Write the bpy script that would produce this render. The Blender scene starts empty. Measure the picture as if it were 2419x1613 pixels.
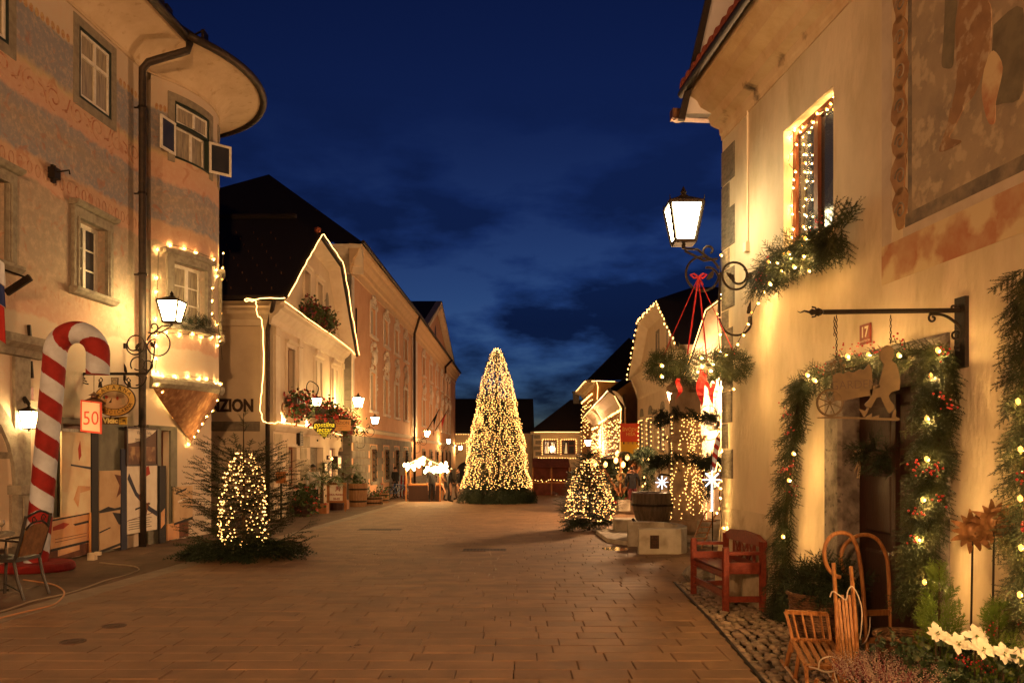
import bpy, bmesh, math, random
import numpy as np
from mathutils import Vector, Matrix
from mathutils.geometry import delaunay_2d_cdt
random.seed(11)
RNG = np.random.default_rng(11)
PI = math.pi
SC = bpy.context.scene
COL = SC.collection
# ---------------------------------------------------------------- camera
FPX, U0, V0, EYE = 1900.0, 1209.5, 1075.0, 1.65
cam_data = bpy.data.cameras.new('camera')
cam_data.sensor_width = 36.0
cam_data.lens = 36.0 * FPX / 2419.0
cam_data.shift_y = (V0 - 806.5) / 2419.0
cam_data.clip_start = 0.05
cam_data.clip_end = 2000.0
cam = bpy.data.objects.new('camera', cam_data)
cam.location = (0, 0, EYE)
cam.rotation_euler = (PI / 2, 0, 0)
COL.objects.link(cam)
SC.camera = cam
# ---------------------------------------------------------------- sky and dusk light
SUN_ELEV, SUN_ROT = math.radians(-4.3), math.radians(8)
world = bpy.data.worlds.new('World')
SC.world = world
world.use_nodes = True
wn, wl = world.node_tree.nodes, world.node_tree.links
wn.clear()
w_out = wn.new('ShaderNodeOutputWorld')
w_bg = wn.new('ShaderNodeBackground')
w_sky = wn.new('ShaderNodeTexSky')
w_sky.sky_type = 'NISHITA'
w_sky.sun_disc = False
w_sky.sun_elevation = SUN_ELEV
w_sky.sun_rotation = SUN_ROT
w_sky.altitude = 500
w_sky.air_density = 1.0
w_sky.dust_density = 0.3
w_sky.ozone_density = 4.0
w_tc = wn.new('ShaderNodeTexCoord')
w_tint = wn.new('ShaderNodeMix'); w_tint.data_type = 'RGBA'; w_tint.blend_type = 'MULTIPLY'
w_tint.inputs[0].default_value = 1.0
w_tint.inputs[7].default_value = (0.55, 0.95, 1.0, 1)
wl.new(w_sky.outputs[0], w_tint.inputs[6])
# cloud banks: flattened noise in the direction of view, densest low over the roofs
w_map = wn.new('ShaderNodeMapping'); w_map.inputs['Scale'].default_value = (3.0, 3.0, 8.5)
w_map.inputs['Location'].default_value = (3.35, 0.2, 0.9)
wl.new(w_tc.outputs['Generated'], w_map.inputs[0])
w_no = wn.new('ShaderNodeTexNoise'); w_no.inputs['Scale'].default_value = 1.7
w_no.inputs['Detail'].default_value = 7; w_no.inputs['Roughness'].default_value = 0.55
wl.new(w_map.outputs[0], w_no.inputs['Vector'])
w_cr = wn.new('ShaderNodeValToRGB')
w_cr.color_ramp.elements[0].position = 0.40; w_cr.color_ramp.elements[0].color = (2.1, 1.8, 1.4, 1)
w_cr.color_ramp.elements[1].position = 0.57; w_cr.color_ramp.elements[1].color = (.24, .24, .30, 1)
_e = w_cr.color_ramp.elements.new(.48); _e.color = (1, 1, 1, 1)
wl.new(w_no.outputs['Fac'], w_cr.inputs[0])
w_sep = wn.new('ShaderNodeSeparateXYZ'); wl.new(w_tc.outputs['Generated'], w_sep.inputs[0])
w_lo = wn.new('ShaderNodeMapRange')
w_lo.inputs['From Min'].default_value = 0.42; w_lo.inputs['From Max'].default_value = 0.16
wl.new(w_sep.outputs['Z'], w_lo.inputs['Value'])
w_cl = wn.new('ShaderNodeMix'); w_cl.data_type = 'RGBA'; w_cl.blend_type = 'MULTIPLY'
wl.new(w_cr.outputs[0], w_cl.inputs[7]); wl.new(w_lo.outputs[0], w_cl.inputs[0]); wl.new(w_tint.outputs[2], w_cl.inputs[6])
wl.new(w_cl.outputs[2], w_bg.inputs['Color'])
w_bg.inputs['Strength'].default_value = 1.15
wl.new(w_bg.outputs[0], w_out.inputs[0])
sun_data = bpy.data.lights.new('dusk_sun', 'SUN')
sun_data.energy = 0.004
sun_data.angle = math.radians(20)
sun_data.color = (0.6, 0.75, 1.0)
sun = bpy.data.objects.new('dusk_sun', sun_data)
sun.rotation_euler = (math.radians(60), 0, math.radians(20))
COL.objects.link(sun)
vs = SC.view_settings
vs.view_transform = 'Standard'
vs.look = 'None'
vs.exposure = 0.0
vs.gamma = 1.0
vs.use_curve_mapping = False
SC.render.engine = 'CYCLES'
cy = SC.cycles
cy.max_bounces = 5; cy.diffuse_bounces = 3; cy.glossy_bounces = 2; cy.transmission_bounces = 3
cy.transparent_max_bounces = 6
cy.sample_clamp_indirect = 4.0
cy.sample_clamp_direct = 0.0
cy.caustics_reflective = False; cy.caustics_refractive = False
cy.use_light_tree = True
cy.use_denoising = True
# light levels of the lamps and strings
L_LANTERN = 110.0
L_BULB = 2600.0
L_ROPE = 7.0
# ---------------------------------------------------------------- helpers
def gz(y):
 """height of the gently falling street at depth y"""
 return 0.0 if y < 8 else -0.02 * (min(y, 90.0) - 8)
def at(u, v, Y):
 """the point of the place seen at photo pixel (u, v) that lies Y metres down the street"""
 return Vector(((u - U0) / FPX * Y, Y, EYE + (V0 - v) / FPX * Y))
def gnd(u, v):
 t = (v - V0) / FPX
 Y = EYE / t
 if Y > 8:
  Y = 1.49 / max(t - 0.02, 0.004)
 return Vector(((u - U0) / FPX * Y, Y, gz(Y)))
class Fac:
 """a wall line on the plan: s along it, z up, d out of it"""
 def __init__(self, p0, p1, n):
  self.p = np.array(p0, float)
  q = np.array(p1, float) - self.p
  self.L = float(np.linalg.norm(q)); self.d = q / self.L
  m = np.array([self.d[1], -self.d[0]])
  self.n = m if m @ np.array(n, float) > 0 else -m
 def s(self, u, d=0.0):
  k = (u - U0) / FPX
  p = self.p + self.n * d
  return (k * p[1] - p[0]) / (self.d[0] - k * self.d[1])
 def y(self, s, d=0.0):
  return self.p[1] + self.d[1] * s + self.n[1] * d
 def x(self, s, d=0.0):
  return self.p[0] + self.d[0] * s + self.n[0] * d
 def px(self, u, v, d=0.0):
  s = self.s(u, d)
  return s, EYE + (V0 - v) / FPX * self.y(s, d)
 def P(self, s, z, d=0.0):
  return Vector((self.x(s, d), self.y(s, d), z))
 def map(self, V):
  xy = self.p[None, :] + V[:, 0:1] * self.d[None, :] + V[:, 2:3] * self.n[None, :]
  return np.column_stack([xy, V[:, 1]])
 def rect(self, u0, u1, vt, vb, ur=None, d=0.0):
  ur = u0 if ur is None else ur
  a, b = self.s(u0, d), self.s(u1, d)
  z1, z0 = self.px(ur, vt, d)[1], self.px(ur, vb, d)[1]
  return min(a, b), max(a, b), z0, z1
class Arc:
 """a round bay: s is arc length, d out of the round"""
 def __init__(self, c, R):
  self.c = np.array(c, float); self.R = R
 def map(self, V):
  al = V[:, 0] / self.R
  r = self.R + V[:, 2]
  return np.column_stack([self.c[0] + r * np.cos(al), self.c[1] + r * np.sin(al), V[:, 1]])
 def P(self, s, z, d=0.0):
  return Vector(self.map(np.array([[s, z, d]], float))[0])
class View:
 """an upright plane through a point, facing the camera end of the street: s to the right, z up, d toward the viewer"""
 def __init__(self, origin, ang=0.0):
  self.o = Vector(origin); self.ax = Vector((math.cos(ang), math.sin(ang), 0)); self.an = Vector((math.sin(ang), -math.cos(ang), 0))
 def map(self, V):
  return np.array(self.o)[None, :] + V[:, 0:1] * np.array(self.ax) + V[:, 1:2] * np.array([0, 0, 1.0]) + V[:, 2:3] * np.array(self.an)
 def P(self, s, z, d=0.0):
  return self.o + self.ax * s + Vector((0, 0, z)) + self.an * d
CUBE_F = [(0, 1, 2, 3), (7, 6, 5, 4), (0, 4, 5, 1), (1, 5, 6, 2), (2, 6, 7, 3), (3, 7, 4, 0)]
def ico(sub=1):
 bm = bmesh.new(); bmesh.ops.create_icosphere(bm, subdivisions=sub, radius=1.0)
 V = np.array([v.co[:] for v in bm.verts]); F = [tuple(v.index for v in f.verts) for f in bm.faces]
 bm.free(); return V, F
ICO1, ICO2 = ico(1), ico(2)
OCTA = (np.array([[1, 0, 0], [-1, 0, 0], [0, 1, 0], [0, -1, 0], [0, 0, 1], [0, 0, -1]], float),
  [(0, 2, 4), (2, 1, 4), (1, 3, 4), (3, 0, 4), (2, 0, 5), (1, 2, 5), (3, 1, 5), (0, 3, 5)])
def frame_of(d, up=(0, 0, 1)):
 d = np.array(d, float); d /= np.linalg.norm(d) + 1e-12
 u = np.array(up, float)
 y = np.cross(u, d)
 if np.linalg.norm(y) < 1e-4:
  y = np.cross(np.array([1.0, 0.2, 0]), d)
 y /= np.linalg.norm(y)
 z = np.cross(d, y)
 return np.column_stack([d, y, z])
ORG = {}
class MB:
 def __init__(self, fac=None):
  self.v = []; self.f = []; self.n = 0; self.fac = fac; self.mi = []
  self.cur = 0
 def raw(self, V, F):
  V = np.asarray(V, float).reshape(-1, 3)
  self.v.append(V); n = self.n
  self.f.extend([tuple(i + n for i in f) for f in F])
  self.mi.extend([self.cur] * len(F))
  self.n += len(V); return self
 def add(self, V, F):
  V = np.asarray(V, float).reshape(-1, 3)
  return self.raw(self.fac.map(V) if self.fac else V, F)
 def box(self, a0, a1, b0, b1, c0, c1):
  V = [(a0, b0, c0), (a1, b0, c0), (a1, b1, c0), (a0, b1, c0), (a0, b0, c1), (a1, b0, c1), (a1, b1, c1), (a0, b1, c1)]
  return self.add(V, CUBE_F)
 def bbox(self, a0, a1, b0, b1, c0, c1, e=0.01):
  """box with chamfered front (c1) edges"""
  V = [(a0, b0, c0), (a1, b0, c0), (a1, b1, c0), (a0, b1, c0), (a0, b0, c1 - e), (a1, b0, c1 - e), (a1, b1, c1 - e), (a0, b1, c1 - e),
    (a0 + e, b0 + e, c1), (a1 - e, b0 + e, c1), (a1 - e, b1 - e, c1), (a0 + e, b1 - e, c1)]
  F = [(0, 4, 5, 1), (1, 5, 6, 2), (2, 6, 7, 3), (3, 7, 4, 0), (4, 8, 9, 5), (5, 9, 10, 6), (6, 10, 11, 7), (7, 11, 8, 4), (8, 11, 10, 9)]
  return self.add(V, F)
 def beam(self, p, q, w, h, up=(0, 0, 1)):
  p = np.array(p, float); q = np.array(q, float)
  M = frame_of(q - p, up); L = np.linalg.norm(q - p)
  V = np.array([(0, -w, -h), (L, -w, -h), (L, w, -h), (0, w, -h), (0, -w, h), (L, -w, h), (L, w, h), (0, w, h)], float)
  V[:, 1:] *= 0.5
  return self.add(V @ M.T + p, CUBE_F)
 def tube(self, pts, r, n=6, closed=False):
  P = np.array([tuple(p) for p in pts], float); m = len(P)
  R = np.full(m, r, float) if np.isscalar(r) else np.array(r, float)
  V = []; N = None
  for i in range(m):
   if closed: t = P[(i + 1) % m] - P[i - 1]
   else: t = P[min(i + 1, m - 1)] - P[max(i - 1, 0)]
   t /= np.linalg.norm(t) + 1e-12
   if N is None:
    a = np.array([0, 0, 1.0]) if abs(t[2]) < 0.9 else np.array([1.0, 0, 0])
    N = np.cross(t, a)
   N = N - t * (N @ t); N /= np.linalg.norm(N) + 1e-12
   B = np.cross(t, N)
   for k in range(n):
    a = 2 * PI * k / n
    V.append(P[i] + R[i] * (math.cos(a) * N + math.sin(a) * B))
  F = []
  for i in range(m if closed else m - 1):
   j = (i + 1) % m
   for k in range(n):
    F.append((i * n + k, i * n + (k + 1) % n, j * n + (k + 1) % n, j * n + k))
  if not closed:
   F.append(tuple(range(n))[::-1]); F.append(tuple((m - 1) * n + k for k in range(n)))
  return self.add(V, F)
 def lathe(self, prof, c=(0, 0, 0), n=16, a0=0.0, a1=2 * PI, sx=1.0, sy=1.0):
  full = abs(a1 - a0 - 2 * PI) < 1e-6
  k = n if full else n + 1
  V = []; F = []
  for (r, z) in prof:
   for i in range(k):
    a = a0 + (a1 - a0) * i / n
    V.append((c[0] + r * math.cos(a) * sx, c[1] + r * math.sin(a) * sy, c[2] + z))
  for j in range(len(prof) - 1):
   for i in range(n if full else n):
    i2 = (i + 1) % k
    F.append((j * k + i, j * k + i2, (j + 1) * k + i2, (j + 1) * k + i))
  if full and prof[-1][0] > 1e-4: F.append(tuple((len(prof) - 1) * k + i for i in range(k)))
  if full and prof[0][0] > 1e-4: F.append(tuple(range(k))[::-1])
  return self.add(V, F)
 def ball(self, c, r, tmpl=None, s=(1, 1, 1), M=None):
  V, F = tmpl or ICO1
  V = V * np.array(s) * r
  if M is not None: V = V @ M.T
  return self.add(V + np.array(tuple(c)), F)
 def prism(self, poly, d0, d1):
  n = len(poly)
  V = [(p[0], p[1], d0) for p in poly] + [(p[0], p[1], d1) for p in poly]
  F = [tuple(range(n))[::-1], tuple(range(n, 2 * n))] + [(i, (i + 1) % n, n + (i + 1) % n, n + i) for i in range(n)]
  return self.add(V, F)
 def put(self, tmpl, loc, d=(1, 0, 0), up=(0, 0, 1), sc=1.0, roll=0.0):
  V, F = tmpl
  M = frame_of(d, up)
  if roll:
   c, s = math.cos(roll), math.sin(roll)
   M = M @ np.array([[1, 0, 0], [0, c, -s], [0, s, c]])
  return self.add((V * sc) @ M.T + np.array(tuple(loc)), F)
 def extr(self, prof, s0, s1):
  """run a (d, z) profile along s"""
  n = len(prof)
  V = [(s0, z, d) for d, z in prof] + [(s1, z, d) for d, z in prof]
  F = [(i, i + 1, n + i + 1, n + i) for i in range(n - 1)] + [tuple(range(n)), tuple(range(n, 2 * n))[::-1]]
  return self.add(V, F)
 def wall(self, outer, holes=(), th=0.3, reveal=True):
  """flat wall face with holes cut out, reveals running th deep, in (s, z)"""
  pts = [Vector(p) for p in outer]; E = [(i, (i + 1) % len(outer)) for i in range(len(outer))]
  for h in holes:
   b = len(pts); pts += [Vector(p) for p in h]
   E += [(b + i, b + (i + 1) % len(h)) for i in range(len(h))]
  vo, eo, fo, *_ = delaunay_2d_cdt(pts, E, [], 0, 1e-5)
  def inside(x, y, P):
   c = False; j = len(P) - 1
   for i in range(len(P)):
    if (P[i][1] > y) != (P[j][1] > y) and x < (P[j][0] - P[i][0]) * (y - P[i][1]) / (P[j][1] - P[i][1]) + P[i][0]: c = not c
    j = i
   return c
  F = []
  for f in fo:
   cx = sum(vo[i].x for i in f) / len(f); cyy = sum(vo[i].y for i in f) / len(f)
   if inside(cx, cyy, outer) and not any(inside(cx, cyy, h) for h in holes): F.append(tuple(f))
  self.add([(p.x, p.y, 0) for p in vo], F)
  if reveal:
   for h in holes:
    n = len(h)
    V = [(p[0], p[1], 0) for p in h] + [(p[0], p[1], -th) for p in h]
    self.add(V, [(i, (i + 1) % n, n + (i + 1) % n, n + i) for i in range(n)])
  return self
 def mesh(self, name, mats, off=(0, 0, 0), smooth=False):
  me = bpy.data.meshes.new(name)
  V = np.concatenate(self.v) if self.v else np.zeros((0, 3))
  me.from_pydata((V - np.array(tuple(off))).tolist(), [], self.f)
  if not isinstance(mats, (list, tuple)): mats = [mats]
  for m in mats: me.materials.append(m)
  if len(mats) > 1: me.polygons.foreach_set('material_index', self.mi)
  if smooth: me.polygons.foreach_set('use_smooth', [True] * len(me.polygons))
  me.update(); return me
 def build(self, name, mats, parent=None, org=None, smooth=False):
  off = ORG[parent.name] if parent is not None else Vector(org if org is not None else (0, 0, 0))
  o = bpy.data.objects.new(name, self.mesh(name, mats, off, smooth))
  COL.objects.link(o)
  if parent is not None: o.parent = parent
  else: o.location = off
  ORG[o.name] = Vector(off)
  return o
def T(name, label, cat, loc=(0, 0, 0), group=None):
 o = bpy.data.objects.new(name, None); COL.objects.link(o)
 o.empty_display_size = 0.2
 o.location = loc; o['label'] = label; o['category'] = cat
 if group: o['group'] = group
 ORG[o.name] = Vector(loc); return o
def tag(o, label, cat, group=None):
 o['label'] = label; o['category'] = cat
 if group: o['group'] = group
 return o
def kind(o, k): o['kind'] = k; return o
def inst(name, me, parent, loc, rot=(0, 0, 0), sc=1.0):
 o = bpy.data.objects.new(name, me); COL.objects.link(o)
 o.parent = parent
 o.location = Vector(loc) - ORG[parent.name]
 o.rotation_euler = rot
 o.scale = (sc, sc, sc) if np.isscalar(sc) else sc
 ORG[o.name] = Vector(loc)
 return o
def copy_tree(root, delta, label=None, group=None):
 def cp(o, par):
  c = o.copy(); COL.objects.link(c); c.parent = par
  ORG[c.name] = ORG[o.name] + Vector(delta)
  for k in list(o.children): cp(k, c)
  return c
 r = cp(root, None); r.location = root.location + Vector(delta)
 if label: r['label'] = label
 if group: r['group'] = group
 return r
def spiral(c, r0, r1, a0, a1, n=22):
 return [(c[0] + (r0 + (r1 - r0) * i / n) * math.cos(a0 + (a1 - a0) * i / n),
    c[1] + (r0 + (r1 - r0) * i / n) * math.sin(a0 + (a1 - a0) * i / n)) for i in range(n + 1)]
def smoothpath(pts, k=6):
 """Catmull-Rom through the points"""
 P = [np.array(tuple(p), float) for p in pts]; out = []
 for i in range(len(P) - 1):
  a, b, c, d = P[max(i - 1, 0)], P[i], P[i + 1], P[min(i + 2, len(P) - 1)]
  for j in range(k):
   t = j / k
   out.append(0.5 * ((2 * b) + (-a + c) * t + (2 * a - 5 * b + 4 * c - d) * t * t + (-a + 3 * b - 3 * c + d) * t ** 3))
 out.append(P[-1]); return out
def sag(p, q, drop, n=12):
 p, q = Vector(p), Vector(q)
 return [p.lerp(q, i / n) - Vector((0, 0, drop * 4 * (i / n) * (1 - i / n))) for i in range(n + 1)]
def resample(pts, step):
 P = np.array([tuple(p) for p in pts], float)
 c = np.concatenate([[0], np.cumsum(np.linalg.norm(np.diff(P, axis=0), axis=1))])
 t = np.arange(0, c[-1] + 1e-6, step)
 return [np.array([np.interp(x, c, P[:, k]) for k in range(3)]) for x in t]
_tc = {}
def text_tmpl(body, size=1.0, bold=0.0, shear=0.0, extr=0.0, align='CENTER', cond=1.0):
 key = (body, size, bold, shear, extr, align, cond)
 if key in _tc: return _tc[key]
 cu = bpy.data.curves.new('lettering', 'FONT')
 cu.body = body; cu.size = size; cu.offset = bold; cu.shear = shear; cu.extrude = extr
 cu.align_x = align; cu.align_y = 'CENTER'; cu.resolution_u = 3
 o = bpy.data.objects.new('lettering', cu); COL.objects.link(o)
 bpy.context.view_layer.update()
 dg = bpy.context.evaluated_depsgraph_get()
 me = bpy.data.meshes.new_from_object(o.evaluated_get(dg))
 V = np.array([v.co[:] for v in me.vertices]).reshape(-1, 3); F = [tuple(p.vertices) for p in me.polygons]
 V[:, 0] *= cond
 bpy.data.objects.remove(o); bpy.data.meshes.remove(me); bpy.data.curves.remove(cu)
 _tc[key] = (V, F); return V, F
def letters(mb, tm, s, z, d, flip=1, ang=0.0):
 V, F = tm; V = V.copy()
 if ang:
  c, sn = math.cos(ang), math.sin(ang)
  V[:, :2] = V[:, :2] @ np.array([[c, sn], [-sn, c]])
 V[:, 0] = V[:, 0] * flip + s; V[:, 1] += z; V[:, 2] += d
 mb.add(V, F)
# ---------------------------------------------------------------- materials
def lin(c):
 return tuple(((x / 255 + 0.055) / 1.055) ** 2.4 if x / 255 > 0.04045 else x / 255 / 12.92 for x in c)
MATS = {}
def mat(name, col, rough=0.75, col2=None, scale=6.0, metal=0.0, bump=0.0, bscale=40.0, stretch=(1, 1, 1), lo=0.4, hi=0.65, col3=None, scale3=1.3, spec=0.3, lo3=.5, hi3=.7):
 m = bpy.data.materials.new(name); m.use_nodes = True
 nt = m.node_tree; N, Lk = nt.nodes, nt.links
 b = N['Principled BSDF']
 b.inputs['Roughness'].default_value = rough; b.inputs['Metallic'].default_value = metal
 b.inputs['Specular IOR Level'].default_value = spec
 b.inputs['Base Color'].default_value = (*col, 1)
 geo = N.new('ShaderNodeNewGeometry'); mp = N.new('ShaderNodeMapping'); mp.inputs['Scale'].default_value = stretch
 Lk.new(geo.outputs['Position'], mp.inputs[0])
 if col2 is not None:
  no = N.new('ShaderNodeTexNoise'); no.inputs['Scale'].default_value = scale; no.inputs['Detail'].default_value = 6; no.inputs['Roughness'].default_value = 0.6
  Lk.new(mp.outputs[0], no.inputs['Vector'])
  mr = N.new('ShaderNodeMapRange'); mr.inputs['From Min'].default_value = lo; mr.inputs['From Max'].default_value = hi
  Lk.new(no.outputs['Fac'], mr.inputs['Value'])
  mx = N.new('ShaderNodeMix'); mx.data_type = 'RGBA'
  mx.inputs[6].default_value = (*col, 1); mx.inputs[7].default_value = (*col2, 1)
  Lk.new(mr.outputs[0], mx.inputs[0]); outc = mx.outputs[2]
  if col3 is not None:
   n3 = N.new('ShaderNodeTexNoise'); n3.inputs['Scale'].default_value = scale3; n3.inputs['Detail'].default_value = 8
   Lk.new(mp.outputs[0], n3.inputs['Vector'])
   m3 = N.new('ShaderNodeMapRange'); m3.inputs['From Min'].default_value = lo3; m3.inputs['From Max'].default_value = hi3
   Lk.new(n3.outputs['Fac'], m3.inputs['Value'])
   x3 = N.new('ShaderNodeMix'); x3.data_type = 'RGBA'; x3.inputs[7].default_value = (*col3, 1)
   Lk.new(m3.outputs[0], x3.inputs[0]); Lk.new(outc, x3.inputs[6]); outc = x3.outputs[2]
  Lk.new(outc, b.inputs['Base Color'])
 if bump:
  nb = N.new('ShaderNodeTexNoise'); nb.inputs['Scale'].default_value = bscale; nb.inputs['Detail'].default_value = 5
  Lk.new(mp.outputs[0], nb.inputs['Vector'])
  bp = N.new('ShaderNodeBump'); bp.inputs['Strength'].default_value = bump; bp.inputs['Distance'].default_value = 0.02
  Lk.new(nb.outputs['Fac'], bp.inputs['Height']); Lk.new(bp.outputs[0], b.inputs['Normal'])
 MATS[name] = m; return m
def emit(name, col, strength, sampling='AUTO'):
 m = bpy.data.materials.new(name); m.use_nodes = True
 b = m.node_tree.nodes['Principled BSDF']
 b.inputs['Base Color'].default_value = (*[min(1, c) for c in col], 1)
 b.inputs['Emission Color'].default_value = (*col, 1); b.inputs['Emission Strength'].default_value = strength
 m.cycles.emission_sampling = sampling
 MATS[name] = m; return m
M_IRON = mat('wrought_iron', (.018, .014, .012), .5, (.03, .02, .014), 30, metal=.6)
M_GUTTER = mat('gutter_metal', (.035, .028, .022), .55, (.06, .04, .03), 8, metal=.4)
M_COPPER = mat('copper_gutter', (.22, .11, .06), .4, (.10, .05, .03), 12, metal=.7)
M_STONE = mat('grey_stone', (.30, .27, .21), .85, (.20, .17, .13), 9, bump=.4, bscale=60)
M_OLDSTONE = mat('weathered_stone', (.26, .23, .20), .9, (.12, .10, .085), 7, bump=.6, bscale=45, col3=(.07, .06, .055), scale3=18, lo3=.58, hi3=.7)
M_CONC = mat('pale_concrete', (.54, .48, .38), .85, (.44, .38, .29), 5, bump=.25, bscale=80, col3=(.24, .19, .13), scale3=2.2)
M_WHITEPAINT = mat('white_window_paint', (.74, .70, .62), .45, (.62, .57, .48), 12)
M_GREENPAINT = mat('dark_green_paint', (.018, .03, .022), .5)
M_BROWNWOOD = mat('brown_window_wood', (.17, .05, .02), .5, (.10, .03, .012), 20, stretch=(4, 4, .6))
M_DARKWOOD = mat('dark_door_wood', (.036, .012, .007), .5, (.02, .007, .004), 14, stretch=(6, 6, .5), bump=.2, bscale=25)
M_SLEDWOOD = mat('varnished_ash_wood', (.38, .17, .055), .42, (.22, .085, .026), 13, stretch=(5, 5, .7), bump=.12, bscale=30)
M_BENCHRED = mat('red_stained_wood', (.20, .038, .018), .5, (.13, .022, .012), 10, stretch=(3, 3, 3), bump=.1, bscale=30)
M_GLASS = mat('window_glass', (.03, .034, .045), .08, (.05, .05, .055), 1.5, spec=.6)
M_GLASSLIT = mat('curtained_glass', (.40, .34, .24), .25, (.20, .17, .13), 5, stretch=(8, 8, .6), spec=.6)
M_ROOF = mat('dark_roof_tiles', (.030, .022, .019), .8, (.020, .015, .014), 25, bump=.7, bscale=30)
M_TILE = mat('red_clay_tile', (.30, .075, .035), .7, (.19, .045, .024), 9, bump=.2)
M_CABLE = mat('dark_cable', (.02, .016, .012), .6)
M_RED = mat('red_fabric', (.42, .018, .018), .6, (.28, .01, .012), 14)
M_BLACK = mat('black_cloth', (.012, .011, .012), .8, (.022, .018, .02), 9)
M_NEEDLE = mat('fir_needles', (.028, .036, .012), .6, (.014, .020, .008), 5, col3=(.062, .060, .018), scale3=9, lo3=.52, hi3=.7)
M_NEEDLE2 = mat('dark_fir_needles', (.020, .032, .012), .65, (.011, .020, .008), 5)
M_BARK = mat('bark', (.06, .038, .02), .9, (.035, .022, .013), 20, bump=.5)
M_LANTGLASS = emit('lantern_glass', (1.0, .66, .26), L_LANTERN)
M_LANTWHITE = emit('lantern_glass_white', (1.0, .80, .42), 45.0)
M_BULB = emit('warm_bulb', (1.0, .58, .18), L_BULB)
M_BULBFAR = emit('warm_bulb_small', (1.0, .49, .13), 6.5)
M_BULBSOFT = emit('soft_warm_bulb', (1.0, .58, .18), 750.0)
M_BULBBODY = emit('golden_bulb_glass', (1.0, .44, .08), 3.4, 'NONE')
M_LANTFAR = emit('far_lantern_glass', (1.0, .60, .21), 300.0)
M_LANTBIG = emit('strong_lantern_glass', (1.0, .56, .26), 2500.0)
M_SPOT = emit('spot_lens', (1.0, .76, .36), 260.0)
M_BULBCOOL = emit('cool_white_bulb', (.72, .86, 1.0), 4)
M_ROPE = emit('rope_light', (1.0, .52, .15), L_ROPE)
# ---------------------------------------------------------------- builders shared by many things
def window(fac, root, s0, s1, z0, z1, rec=0.14, fw=0.055, cols=2, rows=3, fm=None, gm=None, transom=None, depth=0.05, sub=True):
 """casement: frame with mullions, each pane its own piece"""
 fm = fm or M_WHITEPAINT; gm = gm or M_GLASS
 mb = MB(fac); a, b = -rec - depth, -rec
 mb.box(s0, s0 + fw, z0, z1, a, b); mb.box(s1 - fw, s1, z0, z1, a, b)
 mb.box(s0 + fw, s1 - fw, z0, z0 + fw, a, b); mb.box(s0 + fw, s1 - fw, z1 - fw, z1, a, b)
 S0, S1, Z0, Z1 = s0 + fw, s1 - fw, z0 + fw, z1 - fw
 cells = []
 zb = [(Z0, Z1)]
 if transom:
  zt = Z0 + (Z1 - Z0) * transom
  mb.box(S0, S1, zt - fw * .6, zt + fw * .6, a, b + .012)
  zb = [(Z0, zt - fw * .6), (zt + fw * .6, Z1)]
 for bi, (za, zc) in enumerate(zb):
  w = (S1 - S0) / cols
  for i in range(cols):
   xa, xb = S0 + i * w, S0 + (i + 1) * w
   if i: mb.box(xa - fw * .55, xa + fw * .55, za, zc, a, b + .008)
   xa += fw * .55 if i else 0; xb -= fw * .55 if i < cols - 1 else 0
   rr = rows if bi == 0 else 1
   h = (zc - za) / rr
   for j in range(rr):
    ya, yb = za + j * h, za + (j + 1) * h
    if j: mb.box(xa, xb, ya - .012, ya + .012, a + .01, b - .006)
    cells.append((xa, xb, ya + (.012 if j else 0), yb - (.012 if j < rr - 1 else 0)))
 w = mb.build('window', fm, root)
 for (xa, xb, ya, yb) in cells:
  MB(fac).box(xa, xb, ya, yb, a + .012, a + .022).build('pane', gm, w)
 return w
def recthole(s0, s1, z0, z1): return [(s0, z0), (s1, z0), (s1, z1), (s0, z1)]
def archhole(s0, s1, z0, z1, n=10):
 r = (s1 - s0) / 2; c = (s0 + s1) / 2
 return [(s0, z0), (s1, z0)] + [(c + r * math.cos(PI * i / n), z1 - r + r * math.sin(PI * i / n)) for i in range(n + 1)]
def surround(fac, root, s0, s1, z0, z1, w=.14, out=.06, m=None, sill=.08, hood=.1, name='window_surround'):
 m = m or M_STONE
 mb = MB(fac)
 mb.box(s0 - w, s0, z0, z1, -.02, out); mb.box(s1, s1 + w, z0, z1, -.02, out)
 mb.box(s0 - w, s1 + w, z1, z1 + w, -.02, out + .004)
 mb.box(s0 - w * .45, s0 - w * .2, z0, z1, out, out + .02); mb.box(s1 + w * .2, s1 + w * .45, z0, z1, out, out + .02)
 if hood:
  mb.extr([(-.02, z1 + w), (out + .05, z1 + w + .01), (out + .05 + hood * .5, z1 + w + .05), (out + .06 + hood * .5, z1 + w + .09), (-.02, z1 + w + .11)], s0 - w - .05, s1 + w + .05)
 o = mb.build(name, m, root)
 if sill:
  sb = MB(fac); sb.extr([(-.02, z0 - .13), (out + .03, z0 - .11), (out + sill, z0 - .05), (out + sill, z0), (-.02, z0 + .004)], s0 - w - .06, s1 + w + .06)
  sb.build('sill', m, o)
 return o
_lant = {}
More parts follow.
